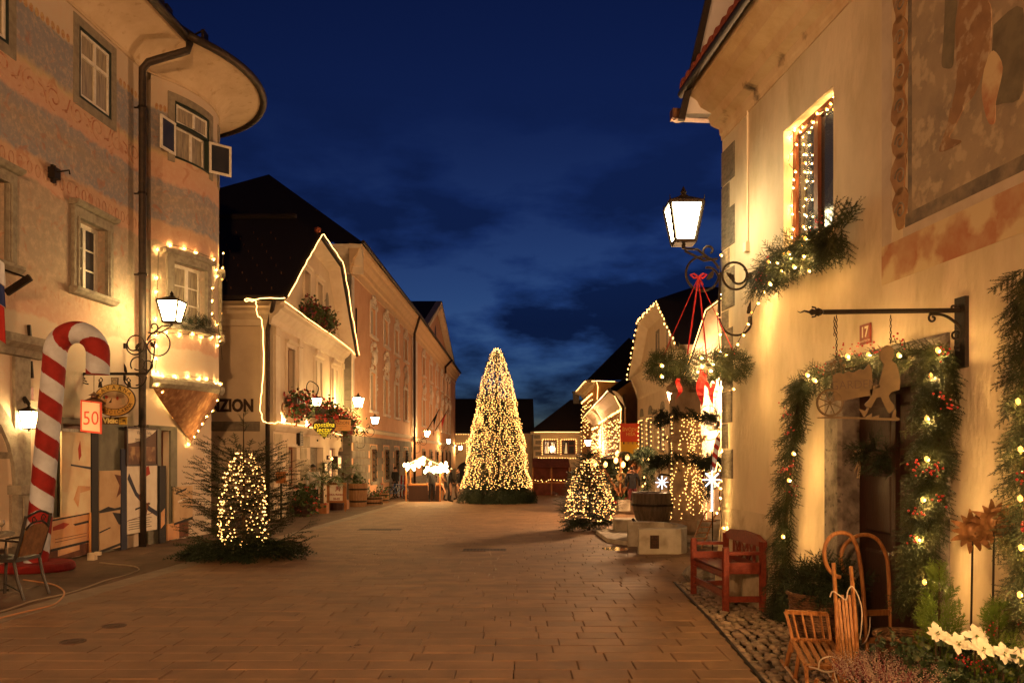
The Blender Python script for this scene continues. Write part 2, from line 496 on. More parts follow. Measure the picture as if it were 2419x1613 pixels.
def lantern_body(root, base, h, gm, w=None):
 """four-sided street lantern standing on `base`: posts, panes, hip cap with finial and corner spikes"""
 w = w or h * .62
 bx, by, bz = base
 r0, r1 = w * .30, w * .5
 zb, zt = bz + h * .10, bz + h * .70
 F = MB()
 cs = [(-1, -1), (1, -1), (1, 1), (-1, 1)]
 for sx, sy in cs:
  F.beam((bx + sx * r0, by + sy * r0, zb), (bx + sx * r1, by + sy * r1, zt), w * .08, w * .08)
  F.tube([(bx + sx * r1, by + sy * r1, zt), (bx + sx * r1 * 1.06, by + sy * r1 * 1.06, zt + h * .10)], [w * .03, .002], 4)
 for z, r in ((zb, r0), (zt, r1)):
  for i in range(4):
   a, b = cs[i], cs[(i + 1) % 4]
   F.beam((bx + a[0] * r, by + a[1] * r, z), (bx + b[0] * r, by + b[1] * r, z), w * .085, w * .085)
 fr = F.build('lantern_frame', M_IRON, root)
 C = MB()
 q = r1 * 1.08
 V = [(bx + sx * q, by + sy * q, zt + h * .02) for sx, sy in cs] + [(bx + sx * q * .32, by + sy * q * .32, zt + h * .13) for sx, sy in cs]
 C.raw(V, [(0, 1, 2, 3), (4, 5, 6, 7), (0, 1, 5, 4), (1, 2, 6, 5), (2, 3, 7, 6), (3, 0, 4, 7)])
 C.lathe([(w * .13, 0), (w * .16, h * .035), (w * .07, h * .07), (w * .1, h * .1), (.003, h * .2)], (bx, by, zt + h * .12), 8)
 C.build('lantern_cap', M_IRON, root)
 B = MB()
 B.box(bx - r0, bx + r0, by - r0, by + r0, zb - h * .03, zb - h * .005)
 B.tube([(bx, by, bz), (bx, by, zb)], w * .06, 6)
 B.build('lantern_base', M_IRON, root)
 for i in range(4):
  a, b = cs[i], cs[(i + 1) % 4]
  g = MB(); e = .98; i0, i1 = r0 * e, r1 * e
  g.raw([(bx + a[0] * i0, by + a[1] * i0, zb + .005), (bx + b[0] * i0, by + b[1] * i0, zb + .005), (bx + b[0] * i1, by + b[1] * i1, zt - .005), (bx + a[0] * i1, by + a[1] * i1, zt - .005)], [(0, 1, 2, 3)])
  g.build('glass_pane', gm, fr)
def leafcurl(mb, plane, c, ang, L=.12):
 """an acanthus leaf cut from sheet iron, in the plane of a scroll"""
 out = []
 n = 7
 for i in range(n + 1):
  t = i / n; w = .28 * L * math.sin(PI * (t * .85 + .1)) * (1 + .25 * (i % 2))
  out.append((t * L, w))
 poly = out + [(x, -w * .35) for x, w in reversed(out)]
 ca, sa = math.cos(ang), math.sin(ang)
 V = [plane.P(c[0] + x * ca - y * sa, c[1] + x * sa + y * ca, .006) for x, y in poly]
 n = len(V)
 mb.raw([tuple(v) for v in V], [tuple(range(n))])
def bracket(root, plane, reach, drop, r=.014, mirror=1):
 """scrolled wall arm: plane s = 0 at the wall, +s*mirror out to the lantern"""
 mb = MB()
 def tp(pts, rr=r): mb.tube([plane.P(p[0] * mirror, p[1]) for p in pts], rr, 6)
 k = reach
 # inner scroll near the wall, outer scroll under the lantern, stem between
 tp(spiral((k * .22, -drop * .35), k * .22, k * .16, PI * .25, -PI * 1.25 + PI * 0))
 tp(spiral((k * .22, -drop * .35), k * .22, k * .05, PI * .25, PI * 2.1))
 tp(spiral((k * .72, -drop * .33), k * .25, k * .24, PI * .9, PI * -.95))
 tp(spiral((k * .72, -drop * .33), k * .24, k * .1, -PI * .95, -PI * 1.35, 8))
 tp([(k * .46, -drop * .3), (k * .47, -drop * .55), (k * .47, -drop * .9)])
 tp(spiral((k * .22, -drop * .92), k * .25, k * .23, 0, -PI * 1.05))
 tp(spiral((k * .62, -drop * .02), k * .12, k * .03, -PI * .6, PI * 1.3))
 tp([(k * .62, -drop * .12), (k * .8, 0), (k * 1.0, 0)])
 tp([(k * .5, -drop * .12), (k * .7, -drop * .15), (k * .98, -.02)])
 leafcurl(mb, plane, (k * .25 * mirror, -drop * .42), .8, k * .17)
 leafcurl(mb, plane, (k * .66 * mirror, -drop * .4), 2.2, k * .17)
 leafcurl(mb, plane, (k * .06 * mirror, -drop * .85), 1.9, k * .2)
 arm = mb.build('scroll_bracket', M_IRON, root)
 pl = MB()
 for z in (-drop * .36, -drop * .95):
  p = plane.P(.0, z)
  pl.box(p.x - .03, p.x + .03, p.y - .03, p.y + .03, p.z - .05, p.z + .05)
 pl.build('wall_plate', M_IRON, arm)
# ---- greenery templates -------------------------------------------------
def sprig(L=.3, ntw=8, tl=.12, nl=.022, nw=.004, step=.012, seed=1, droop=.15, stemr=.004):
 r = np.random.default_rng(seed); V = []; F = []
 def needle(p, d, ln):
  d = d / np.linalg.norm(d); s = np.cross(d, [0.3, .2, 1.0]); s /= np.linalg.norm(s) + 1e-9
  n = len(V); V.extend([p - s * nw, p + s * nw, p + d * ln]); F.append((n, n + 1, n + 2))
 def twig(p0, d, ln, k):
  d = np.array(d, float) / np.linalg.norm(d); m = max(3, int(ln / step)); p = np.array(p0, float)
  side = np.cross(d, [0, 0, 1.0]); side /= np.linalg.norm(side) + 1e-9
  for i in range(m):
   t = i / m
   p = p + d * step + np.array([0, 0, -droop * t * step])
   for sg in (-1, 1):
    dd = side * sg * (0.9 + r.normal() * .15) + d * .7 + np.array([0, 0, r.normal() * .45 + .15])
    needle(p, dd, nl * (1 - .5 * t) * r.uniform(.8, 1.15))
   if i % 2 == 0: needle(p, d * .6 + np.array([0, 0, .8]) + side * r.normal() * .3, nl * .8)
  needle(p, d, nl)
  n = len(V); a = np.array(p0); q = side * stemr
  V.extend([a - q, a + q, p]); F.append((n, n + 1, n + 2))
 twig((0, 0, 0), (1, 0, .05), L, 0)
 for i in range(ntw):
  t = .12 + .8 * i / ntw; sg = 1 if i % 2 else -1
  twig((L * t, 0, -droop * t * t * L * .4), (.75, sg * r.uniform(.6, 1.0), r.normal() * .18), tl * (1 - .65 * t) * r.uniform(.8, 1.2), 1)
 return np.array(V), F
SPR_NEAR = [sprig(.30, 8, .14, .024, .0032, .012, s) for s in (1, 2, 3)]
SPR_MID = [sprig(.42, 7, .20, .046, .0095, .028, s) for s in (4, 5, 6)]
SPR_FAR = [sprig(.6, 6, .3, .09, .02, .07, s) for s in (7, 8, 9)]
def rvec(r=None):
 v = RNG.normal(size=3); return v / np.linalg.norm(v)
def greenery(mb, path, rad, n, tm, sc=(.8, 1.2), along=(0, 0, -1), out=(0, 0, 0), mix=.7, flat=None):
 """a bundle of sprigs along a path: each springs from the core and hangs `along`, fanned outward"""
 P = [np.array(tuple(p), float) for p in path]
 c = np.linspace(0, len(P) - 1.001, n)
 for t in c:
  i = int(t); p = P[i] + (P[i + 1] - P[i]) * (t - i)
  rr = rad(t / (len(P) - 1)) if callable(rad) else rad
  o = rvec();
  d = np.array(along, float) + np.array(out, float) * RNG.uniform(.4, 1.2) + o * mix
  mb.put(tm[RNG.integers(len(tm))], p + o * rr * .45, d, rvec() * .5 + np.array(out) + np.array([0, 0, .4]), RNG.uniform(*sc), 0)
def berries(root, spots, n, spread, r, m, name='berry_cluster'):
 for p in spots:
  mb = MB()
  for _ in range(n):
   q = np.array(tuple(p)) + RNG.normal(size=3) * spread
   mb.ball(q, r * RNG.uniform(.8, 1.2), OCTA if r < .008 else ICO1)
  kind(mb.build(name, m, root, smooth=True), 'stuff')
BULB_MESH = {}
def bulb_mesh(r, m, sx=1):
 k = (r, m.name, sx)
 if k not in BULB_MESH:
  BULB_MESH[k] = MB().ball((0, 0, 0), r * .85, ICO1, (.85, .85, 1.2)); b_ = BULB_MESH[k]; b_.cur = 1
  BULB_MESH[k] = b_.ball((r * .7 * sx, r * .5, -r * .25), r * .36, ICO1).mesh('bulb', [M_BULBBODY, m], smooth=True) if m in (M_BULB, M_BULBSOFT) else b_.mesh('bulb', m, smooth=True)
 return BULB_MESH[k]
def light_string(label, path, step, r=.02, m=None, group=None, jit=.01, cable=True, stuff=False, name='light_string', cat='string lights', every=None, cr=.005):
 m = m or M_BULB
 pts = resample(path, step)
 root = T(name, label, cat, tuple(pts[0]), group)
 if cable:
  MB().tube([tuple(p) for p in path], cr, 4).build('cable', M_CABLE, root)
 if stuff:
  mb = MB()
  for p in pts: mb.ball(np.array(p) + RNG.normal(size=3) * jit, r, OCTA)
  kind(mb.build('bulbs', m, root), 'stuff')
 else:
  me = bulb_mesh(r, m)
  for p in pts:
   inst('bulb', me, root, np.array(p) + RNG.normal(size=3) * jit + np.array([0, 0, -r * .5]))
 return root
def flowers(root, path, rad, n, m_leaf, m_fl, nf, ls=.06, fs=.045, hang=.3, name='geraniums'):
 """trailing window-box plants: a leaf mass and flower heads"""
 P = [np.array(tuple(p), float) for p in path]
 L = MB(); Fl = MB()
 def spot():
  t = RNG.uniform(0, len(P) - 1.001); i = int(t)
  p = P[i] + (P[i + 1] - P[i]) * (t - i)
  o = RNG.normal(size=3) * rad * .5; o[2] -= abs(RNG.normal()) * hang * .5
  return p + o
 leaf = (np.array([(0, 0, 0), (.5, .45, .08), (1, .2, 0), (1, -.2, 0), (.5, -.45, .08)]), [(0, 1, 2, 3), (0, 3, 4)])
 for _ in range(n): L.put(leaf, spot(), rvec(), rvec(), ls * RNG.uniform(.6, 1.3))
 for _ in range(nf):
  c = spot()
  for _k in range(5): Fl.put(leaf, c + RNG.normal(size=3) * fs * .5, rvec(), rvec(), fs * RNG.uniform(.7, 1.2))
 L.build('foliage', m_leaf, root); Fl.build('blossom', m_fl, root)
def skin_person(name, label, loc, face, coat, trous, hair, h=1.72, pose='stand', skin=None, group=None):
 """one continuous figure grown over a skeleton, standing or walking"""
 k = h / 1.72
 st = .0 if pose == 'stand' else .22
 arm = .06 if pose == 'stand' else .2
 J = {'pel': (0, 0, .92), 'wai': (0, 0, 1.08), 'che': (0, .0, 1.30), 'nec': (0, .0, 1.45), 'hea': (0, -.01, 1.55), 'top': (0, -.005, 1.66),
   'shl': (-.18, 0, 1.40), 'ell': (-.25, -arm * .5 + .02, 1.14), 'wrl': (-.22, -.12 - arm, .93), 'hal': (-.21, -.15 - arm, .86),
   'shr': (.18, 0, 1.40), 'elr': (.25, arm * .5 + .02, 1.14), 'wrr': (.22, -.08 + arm, .93), 'har': (.21, -.10 + arm, .86),
   'hpl': (-.10, 0, .86), 'knl': (-.11, -st * .7 - .02, .48), 'anl': (-.11, -st * .6 + .03, .09), 'tol': (-.12, -st * .6 - .15, .04),
   'hpr': (.10, 0, .86), 'knr': (.11, st * .4 - .02, .48), 'anr': (.11, st + .04, .10), 'tor': (.12, st - .13, .04)}
 R = {'pel': .15, 'wai': .135, 'che': .165, 'nec': .062, 'hea': .088, 'top': .082, 'shl': .075, 'ell': .052, 'wrl': .038, 'hal': .04, 'shr': .075, 'elr': .052, 'wrr': .038, 'har': .04,
   'hpl': .105, 'knl': .07, 'anl': .048, 'tol': .045, 'hpr': .105, 'knr': .07, 'anr': .048, 'tor': .045}
 E = [('pel', 'wai'), ('wai', 'che'), ('che', 'nec'), ('nec', 'hea'), ('hea', 'top'), ('che', 'shl'), ('shl', 'ell'), ('ell', 'wrl'), ('wrl', 'hal'), ('che', 'shr'), ('shr', 'elr'), ('elr', 'wrr'), ('wrr', 'har'),
   ('pel', 'hpl'), ('hpl', 'knl'), ('knl', 'anl'), ('anl', 'tol'), ('pel', 'hpr'), ('hpr', 'knr'), ('knr', 'anr'), ('anr', 'tor')]
 names = list(J); ix = {n: i for i, n in enumerate(names)}
 me = bpy.data.meshes.new('figure'); me.from_pydata([tuple(c * k for c in J[n]) for n in names], [(ix[a], ix[b]) for a, b in E], [])
 o = bpy.data.objects.new('figure', me); COL.objects.link(o)
 sk = o.modifiers.new('skin', 'SKIN'); sk.use_smooth_shade = True
 for i, n in enumerate(names):
  sv = me.skin_vertices[0].data[i]; sv.radius = (R[n] * k, R[n] * k * .8 if n in ('che', 'wai', 'pel') else R[n] * k); sv.use_root = (n == 'pel')
 sb = o.modifiers.new('sub', 'SUBSURF'); sb.levels = 2; sb.render_levels = 2
 bpy.context.view_layer.update()
 dg = bpy.context.evaluated_depsgraph_get()
 m2 = bpy.data.meshes.new_from_object(o.evaluated_get(dg))
 bpy.data.objects.remove(o); bpy.data.meshes.remove(me)
 m2.name = 'body'; m2.materials.clear()
 for m in (coat, trous, skin or M_SKIN, M_BLACK): m2.materials.append(m)
 for p in m2.polygons:
  z = p.center.z / k; x = abs(p.center.x) / k
  p.material_index = 2 if (z > 1.445 or (z < .93 and x > .165)) else (0 if z > .84 else (1 if z > .11 else 3))
  p.use_smooth = True
 root = T(name, label, 'person', loc, group)
 b = bpy.data.objects.new('body', m2); COL.objects.link(b); b.parent = root; b.rotation_euler = (0, 0, face); ORG[b.name] = Vector(loc)
 hb = MB(); hb.ball((0, .012 * k, 1.635 * k), .104 * k, ICO2, (.92, 1.0, .82))
 hb.v[-1] = hb.v[-1][:]; hm = hb.mesh('hair', hair, smooth=True)
 ho = bpy.data.objects.new('hair', hm); COL.objects.link(ho); ho.parent = b
 f = MB(); f.ball((0, -.10 * k, 1.565 * k), .016 * k, ICO1, (.8, 1.3, 1.4))
 fo = bpy.data.objects.new('nose', f.mesh('nose', skin or M_SKIN, smooth=True)); COL.objects.link(fo); fo.parent = b
 e = MB()
 for sx in (-1, 1): e.ball((sx * .034 * k, -.088 * k, 1.585 * k), .010 * k, ICO1)
 e.box(-.025 * k, .025 * k, -.096 * k, -.086 * k, 1.522 * k, 1.528 * k)
 eo = bpy.data.objects.new('face_features', e.mesh('face', M_BLACK)); COL.objects.link(eo); eo.parent = b
 return root
M_SKIN = mat('skin', (.48, .27, .18), .5, (.42, .22, .15), 20)
M_LEAF = mat('geranium_leaf', (.05, .075, .018), .6, (.028, .045, .012), 9)
M_REDFLOWER = mat('red_blossom', (.48, .05, .03), .6, (.36, .03, .025), 14)
M_PINKFLOWER = mat('dark_red_blossom', (.22, .03, .035), .6, (.13, .03, .02), 9)
M_BERRY = mat('red_berry', (.38, .012, .012), .3, spec=.5)
# ================================================================ THE SETTING
def varmat(name, col, rough, amt=.25, noise2=None, bump=.3, bscale=90):
 m = mat(name, col, rough, tuple(c * .72 for c in col), 3.0, bump=bump, bscale=bscale, col3=noise2, scale3=.9)
 nt = m.node_tree; N, Lk = nt.nodes, nt.links; b = N['Principled BSDF']
 src = b.inputs['Base Color'].links[0].from_socket
 oi = N.new('ShaderNodeObjectInfo'); ge = N.new('ShaderNodeNewGeometry')
 ad = N.new('ShaderNodeMath'); ad.operation = 'ADD'; Lk.new(oi.outputs['Random'], ad.inputs[0]); Lk.new(ge.outputs['Random Per Island'], ad.inputs[1])
 fr = N.new('ShaderNodeMath'); fr.operation = 'FRACT'; Lk.new(ad.outputs[0], fr.inputs[0])
 mr = N.new('ShaderNodeMapRange'); mr.inputs['To Min'].default_value = 1 - amt; mr.inputs['To Max'].default_value = 1 + amt * .6
 Lk.new(fr.outputs[0], mr.inputs['Value'])
 hv = N.new('ShaderNodeHueSaturation'); Lk.new(mr.outputs[0], hv.inputs['Value']); Lk.new(src, hv.inputs['Color'])
 Lk.new(hv.outputs[0], b.inputs['Base Color'])
 return m
M_GROUND = mat('dark_joint_grit', (.075, .052, .036), .95, (.05, .036, .026), 6, bump=.4, bscale=60)
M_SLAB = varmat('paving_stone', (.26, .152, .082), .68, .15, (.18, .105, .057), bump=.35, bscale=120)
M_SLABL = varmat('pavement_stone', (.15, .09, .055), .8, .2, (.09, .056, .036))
M_STRIP = varmat('pale_kerb_stone', (.27, .20, .14), .75, .18)
M_COBBLE = varmat('river_cobble', (.30, .22, .15), .6, .45, (.16, .10, .075), bump=.25, bscale=70)
M_EARTH = mat('cobble_bedding', (.05, .036, .026), .95)
g = MB()
ys = [-60, 8, 90, 400]; zs = [gz(y) - .035 for y in ys]
g.add([(x, y, z) for y, z in zip(ys, zs) for x in (-300, 300)], [(0, 1, 3, 2), (2, 3, 5, 4), (4, 5, 7, 6)])
kind(g.build('ground', M_GROUND), 'structure')
EDGE_A, EDGE_B = np.array([1.735, 4.6]), np.array([2.17, 10.8])     # edge between paving and cobbles
def edge_x(y): return EDGE_A[0] + (EDGE_B[0] - EDGE_A[0]) * (y - EDGE_A[1]) / (EDGE_B[1] - EDGE_A[1])
paving = kind(MB().box(-5.0, 2.2, 4.4, 5.0, -.034, -.03).build('street_paving', M_GROUND), 'structure')
def slab_tmpl(L, W, h=.03, e=.006, gap=.004):
 a, b = L / 2 - gap, W / 2 - gap
 V = [(-a, -b, -h), (a, -b, -h), (a, b, -h), (-a, b, -h), (-a, -b, -e), (a, -b, -e), (a, b, -e), (-a, b, -e), (-a + e, -b + e, 0), (a - e, -b + e, 0), (a - e, b - e, 0), (-a + e, b - e, 0)]
 F = [(0, 1, 5, 4), (1, 2, 6, 5), (2, 3, 7, 6), (3, 0, 4, 7), (4, 5, 9, 8), (5, 6, 10, 9), (6, 7, 11, 10), (7, 4, 8, 11), (8, 9, 10, 11)]
 return np.array(V), F
ROW = .262
LENS = (.36, .44, .50, .56, .66)
slab_meshes = {L: MB().add(*slab_tmpl(L, ROW)).mesh('paving_slab', M_SLAB) for L in LENS}
far_slabs = MB()
n_near = 0
y = 4.5
rs = random.Random(5)
while y < 44:
 xl = -5.0 if y > 9 else -5.0
 xr = edge_x(y) if y < 10.8 else 6.2
 x = xl - rs.random() * .4
 while x < xr - .05:
  L = rs.choice(LENS)
  if x + L > xr: break
  cx = x + L / 2
  vis = abs(cx - .0) < .70 * y and y > 5.55
  dz = rs.uniform(-.0025, .0025)
  if vis and n_near < 300:
   o = inst('paving_slab', slab_meshes[L], paving, (cx, y, gz(y) + dz), (rs.uniform(-.004, .004) - (.02 if y > 8 else 0), rs.uniform(-.003, .003), 0)); n_near += 1
  elif vis or y < 6:
   V, F = slab_tmpl(L, ROW)
   far_slabs.raw(V + np.array([cx, y, gz(y) + dz]), F)
  x += L
 # closing piece at the edge
 if xr - x > .08:
  V, F = slab_tmpl(xr - x, ROW); far_slabs.raw(V + np.array([(x + xr) / 2, y, gz(y)]), F)
 y += ROW
kind(far_slabs.build('far_paving', M_SLAB, paving), 'stuff')
sq = MB(); sq.add([(-5.2, 43.9, gz(43.9) - .004), (8, 43.9, gz(43.9) - .004), (8, 100, gz(90) - .004), (-5.2, 100, gz(90) - .004)], [(0, 1, 2, 3)])
kind(sq.build('far_square', M_SLAB), 'structure')
# pale kerb strip and the pavement along the left-hand houses
strip = kind(MB().box(-5.36, -5.02, 4, 4.4, -.034, -.03).build('kerb_strip', M_GROUND), 'structure')
stripm = MB().add(*slab_tmpl(.34, .8)).mesh('kerb_stone', M_STRIP)
y = 4.6
while y < 94:
 inst('kerb_stone', stripm, strip, (-5.19, y, gz(y) + .006), (-.02 if y > 8 else 0, 0, rs.uniform(-.006, .006))); y += .803
pave = kind(MB().box(-9, -5.4, 3.0, 3.4, -.034, -.03).build('pavement', M_GROUND), 'structure')
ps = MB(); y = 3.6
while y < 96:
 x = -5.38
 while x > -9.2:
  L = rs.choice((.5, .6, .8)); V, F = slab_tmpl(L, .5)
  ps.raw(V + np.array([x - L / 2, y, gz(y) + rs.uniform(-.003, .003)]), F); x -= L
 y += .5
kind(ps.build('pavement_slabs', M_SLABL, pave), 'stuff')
# cobbled strip at the foot of the right-hand house
cob = kind(MB().add([(1.73, 4.5, -.012), (3.4, 4.5, -.012), (2.75, 11.0, -.07), (2.18, 11.0, -.07)], [(0, 1, 2, 3)]).build('cobbled_strip', M_EARTH), 'structure')
cm = []
for i in range(6):
 V, F = ICO1; r = np.random.default_rng(i)
 W = V * np.array([1, .76, .30]) * (1 + r.normal(size=(len(V), 1)) * .09)
 cm.append(MB().add(W, F).mesh('cobble', M_COBBLE, smooth=True))
stones = []
yy = 4.9
while yy < 10.95:
 xx = edge_x(yy) + .05
 wallx = 2.66 - .0997 * (yy - 10.17) - .02
 while xx < wallx:
  stones.append((xx + rs.uniform(-.015, .015), yy + rs.uniform(-.02, .02), rs.uniform(.040, .072))); xx += rs.uniform(.075, .115)
 yy += .076
stones.sort(key=lambda p: (p[0] > 2.6, p[1]))
cs_ = MB(); k = 0
for (x, y, r) in stones:
 if k < 300 and y > 5.3 and x < .64 * y:
  inst('cobble', rs.choice(cm), cob, (x, y, gz(y) - .008), (rs.uniform(-.12, .12), rs.uniform(-.12, .12), rs.uniform(0, 3)), r); k += 1
 else:
  V, F = ICO1; a = rs.uniform(0, 3); c, s = math.cos(a), math.sin(a)
  W = (V * np.array([1, .76, .30]) * r) @ np.array([[c, s, 0], [-s, c, 0], [0, 0, 1]])
  cs_.raw(W + np.array([x, y, gz(y) - .008]), F)
kind(cs_.build('far_cobbles', M_COBBLE, cob), 'stuff')
# iron edging between paving and cobbles
ed = MB(); ed.beam((EDGE_A[0] + .012, EDGE_A[1], -.01), (edge_x(8) + .012, 8, -.01), .02, .04); ed.beam((edge_x(8) + .012, 8, -.01), (EDGE_B[0] + .012, EDGE_B[1], gz(10.8) - .01), .02, .04)
ed.build('edging', M_IRON, cob)
# drains and small covers in the street
def grate(label, c, w, l, name='drain_grate', nb=9):
 root = T(name, label, 'drain', c)
 z = c[2] + .005
 MB().box(c[0] - w, c[0] + w, c[1] - l, c[1] + l, z - .02, z).build('pit', M_BLACK, root)
 f = MB(); f.box(c[0] - w - .03, c[0] + w + .03, c[1] - l - .03, c[1] - l, z - .01, z + .004); f.box(c[0] - w - .03, c[0] + w + .03, c[1] + l, c[1] + l + .03, z - .01, z + .004)
 f.box(c[0] - w - .03, c[0] - w, c[1] - l, c[1] + l, z - .01, z + .0035); f.box(c[0] + w, c[0] + w + .03, c[1] - l, c[1] + l, z - .01, z + .0035)
 f.build('frame', M_RUST, root)
 bm = MB().box(-.014, .014, -l, l, -.008, .003).mesh('bar', M_RUST)
 for i in range(nb): inst('bar', bm, root, (c[0] - w + (i + .5) * 2 * w / nb, c[1], z))
M_RUST = mat('rusty_cast_iron', (.10, .05, .03), .7, (.05, .03, .02), 20, metal=.4)
grate('rusty rectangular drain grate in the middle of the street', gnd(1145, 1299), .38, .17, nb=12)
grate('wide flat drain cover set in the paving towards the left', gnd(897, 1251), .52, .2, nb=14)
for u, v, lab in ((270, 1478, 'small round iron cover nearest the ground cables'), (172, 1515, 'small round iron cover in the near corner of the street')):
 c = gnd(u, v); mb = MB(); mb.lathe([(.11, 0), (.11, .006), (.095, .006), (.09, .002), (.05, .002), (.045, .006), (.0, .006)], c, 20)
 tag(mb.build('valve_cover', M_RUST, None, c), lab, 'cover')
# dry leaves lying on the stones
lf = MB(); leaft = (np.array([(0, 0, 0), (.4, .3, .1), (1, 0, .02), (.4, -.3, .12)]), [(0, 1, 2), (0, 2, 3)])
for u, v in ((1255, 1297), (1300, 1290), (1335, 1307), (1395, 1314), (840, 1525), (835, 1528), (1130, 1283), (720, 1537), (1540, 1345), (890, 1310), (1250, 1320), (930, 1600), (1180, 1460)):
 p = gnd(u, v)
 for _ in range(2): lf.put(leaft, p + Vector((RNG.uniform(-.06, .06), RNG.uniform(-.06, .06), .006)), (RNG.normal(), RNG.normal(), 0), (0, 0, 1), RNG.uniform(.03, .06))
kind(lf.build('fallen_leaves', mat('dry_leaf', (.06, .03, .015), .8)), 'stuff')
# ================================================================ LEFT: TOWN HOUSE WITH THE ROUND ORIEL
FA = Fac((-7.56 - .07 * 36.67, -22.0), (-7.56 + .07 * 4.67, 19.34), (1, 0))
def sA(y): return (y + 22.0) / FA.d[1]
# painted facade: bands of faded fresco by height
def fresco_mat():
 m = mat('painted_plaster', (.5, .4, .3), .9, bump=.25, bscale=50)
 nt = m.node_tree; N, Lk = nt.nodes, nt.links; b = N['Principled BSDF']
 geo = N.new('ShaderNodeNewGeometry'); sep = N.new('ShaderNodeSeparateXYZ'); Lk.new(geo.outputs['Position'], sep.inputs[0])
 n1 = N.new('ShaderNodeTexNoise'); n1.inputs['Scale'].default_value = 1.6; n1.inputs['Detail'].default_value = 9; n1.inputs['Roughness'].default_value = .68
 Lk.new(geo.outputs['Position'], n1.inputs['Vector'])
 ma = N.new('ShaderNodeMath'); ma.operation = 'MULTIPLY_ADD'; ma.inputs[1].default_value = .42; Lk.new(n1.outputs['Fac'], ma.inputs[0]); Lk.new(sep.outputs['Z'], ma.inputs[2])
 mr = N.new('ShaderNodeMapRange'); mr.inputs['From Min'].default_value = 3.0 + .21; mr.inputs['From Max'].default_value = 10.0 + .21; Lk.new(ma.outputs[0], mr.inputs['Value'])
 cr = N.new('ShaderNodeValToRGB'); cr.color_ramp.interpolation = 'LINEAR'
 cream, pink, grey, tan, ochre = (.56, .46, .35), (.53, .32, .235), (.25, .245, .265), (.40, .31, .22), (.50, .38, .22)
 stops = [(3.0, cream), (3.86, cream), (3.90, pink), (4.55, tan), (4.62, (.38, .30, .22)), (5.2, (.33, .275, .215)), (6.0, (.34, .27, .21)), (6.06, pink), (6.42, (.50, .33, .22)), (6.5, grey), (7.0, (.30, .25, .215)), (7.28, grey), (7.34, pink), (7.8, (.55, .36, .24)), (7.86, ochre), (7.98, grey), (8.72, grey), (8.78, cream), (10.0, cream)]
 el = cr.color_ramp.elements
 while len(el) > 1: el.remove(el[0])
 for i, (z, c) in enumerate(stops):
  e = el[0] if i == 0 else el.new((z - 3) / 7)
  e.position = (z - 3) / 7; e.color = (*c, 1)
 Lk.new(mr.outputs[0], cr.inputs[0])
 # flaking: pale plaster showing through, red sinopia streaks
 n2 = N.new('ShaderNodeTexNoise'); n2.inputs['Scale'].default_value = 9; n2.inputs['Detail'].default_value = 10; n2.inputs['Roughness'].default_value = .75
 Lk.new(geo.outputs['Position'], n2.inputs['Vector'])
 m2 = N.new('ShaderNodeMapRange'); m2.inputs['From Min'].default_value = .47; m2.inputs['From Max'].default_value = .68; m2.inputs['To Max'].default_value = .75; Lk.new(n2.outputs['Fac'], m2.inputs['Value'])
 x1 = N.new('ShaderNodeMix'); x1.data_type = 'RGBA'; x1.inputs[7].default_value = (.58, .42, .30, 1)
 Lk.new(m2.outputs[0], x1.inputs[0]); Lk.new(cr.outputs[0], x1.inputs[6])
 n3 = N.new('ShaderNodeTexNoise'); n3.inputs['Scale'].default_value = 3.2; n3.inputs['Detail'].default_value = 5; n3.inputs['Distortion'].default_value = 1.6
 Lk.new(geo.outputs['Position'], n3.inputs['Vector'])
 m3 = N.new('ShaderNodeMapRange'); m3.inputs['From Min'].default_value = .58; m3.inputs['From Max'].default_value = .68; m3.inputs['To Max'].default_value = .5; Lk.new(n3.outputs['Fac'], m3.inputs['Value'])
 zz = N.new('ShaderNodeMapRange'); zz.inputs['From Min'].default_value = 3.9; zz.inputs['From Max'].default_value = 4.1; Lk.new(sep.outputs['Z'], zz.inputs['Value'])
 zy = N.new('ShaderNodeMapRange'); zy.inputs['From Min'].default_value = 8.6; zy.inputs['From Max'].default_value = 8.4; Lk.new(sep.outputs['Z'], zy.inputs['Value'])
 mm = N.new('ShaderNodeMath'); mm.operation = 'MULTIPLY'; Lk.new(m3.outputs[0], mm.inputs[0]); Lk.new(zz.outputs[0], mm.inputs[1])
 mn = N.new('ShaderNodeMath'); mn.operation = 'MULTIPLY'; Lk.new(mm.outputs[0], mn.inputs[0]); Lk.new(zy.outputs[0], mn.inputs[1])
 x2 = N.new('ShaderNodeMix'); x2.data_type = 'RGBA'; x2.inputs[7].default_value = (.40, .15, .085, 1)
 Lk.new(mn.outputs[0], x2.inputs[0]); Lk.new(x1.outputs[2], x2.inputs[6]); Lk.new(x2.outputs[2], b.inputs['Base Color'])
 return m
M_FRESCO = fresco_mat()
M_SOFFIT = mat('cream_soffit', (.62, .49, .34), .9, (.54, .41, .27), 2.5, bump=.15, bscale=25, col3=(.42, .29, .17), scale3=6, lo3=.6, hi3=.75)
M_CONE = mat('cone_corbel_plaster', (.30, .15, .075), .9, (.20, .095, .05), 3.5, stretch=(3, 3, .6), bump=.4, bscale=18, col3=(.42, .25, .13), scale3=4)
M_GREYFRAME = mat('grey_painted_band', (.27, .235, .18), .9, (.20, .17, .13), 8, bump=.2)
M_OCHRE = mat('painted_ornament', (.52, .37, .19), .9, (.40, .17, .09), 16)
M_PLINTH = mat('greygreen_shopfront_plaster', (.20, .19, .145), .85, (.15, .14, .11), 4, bump=.2)
HA = T('oriel_house', 'frescoed corner house with a round oriel and overhanging eave, behind the candy cane', 'house', (FA.x(sA(16)), 16, 0))
LENA = sA(19.34)
up_w = [(sA(y0), sA(y0 + 1.0), 7.93, 9.19) for y0 in (5.8, 8.57, 11.34, 14.11)]
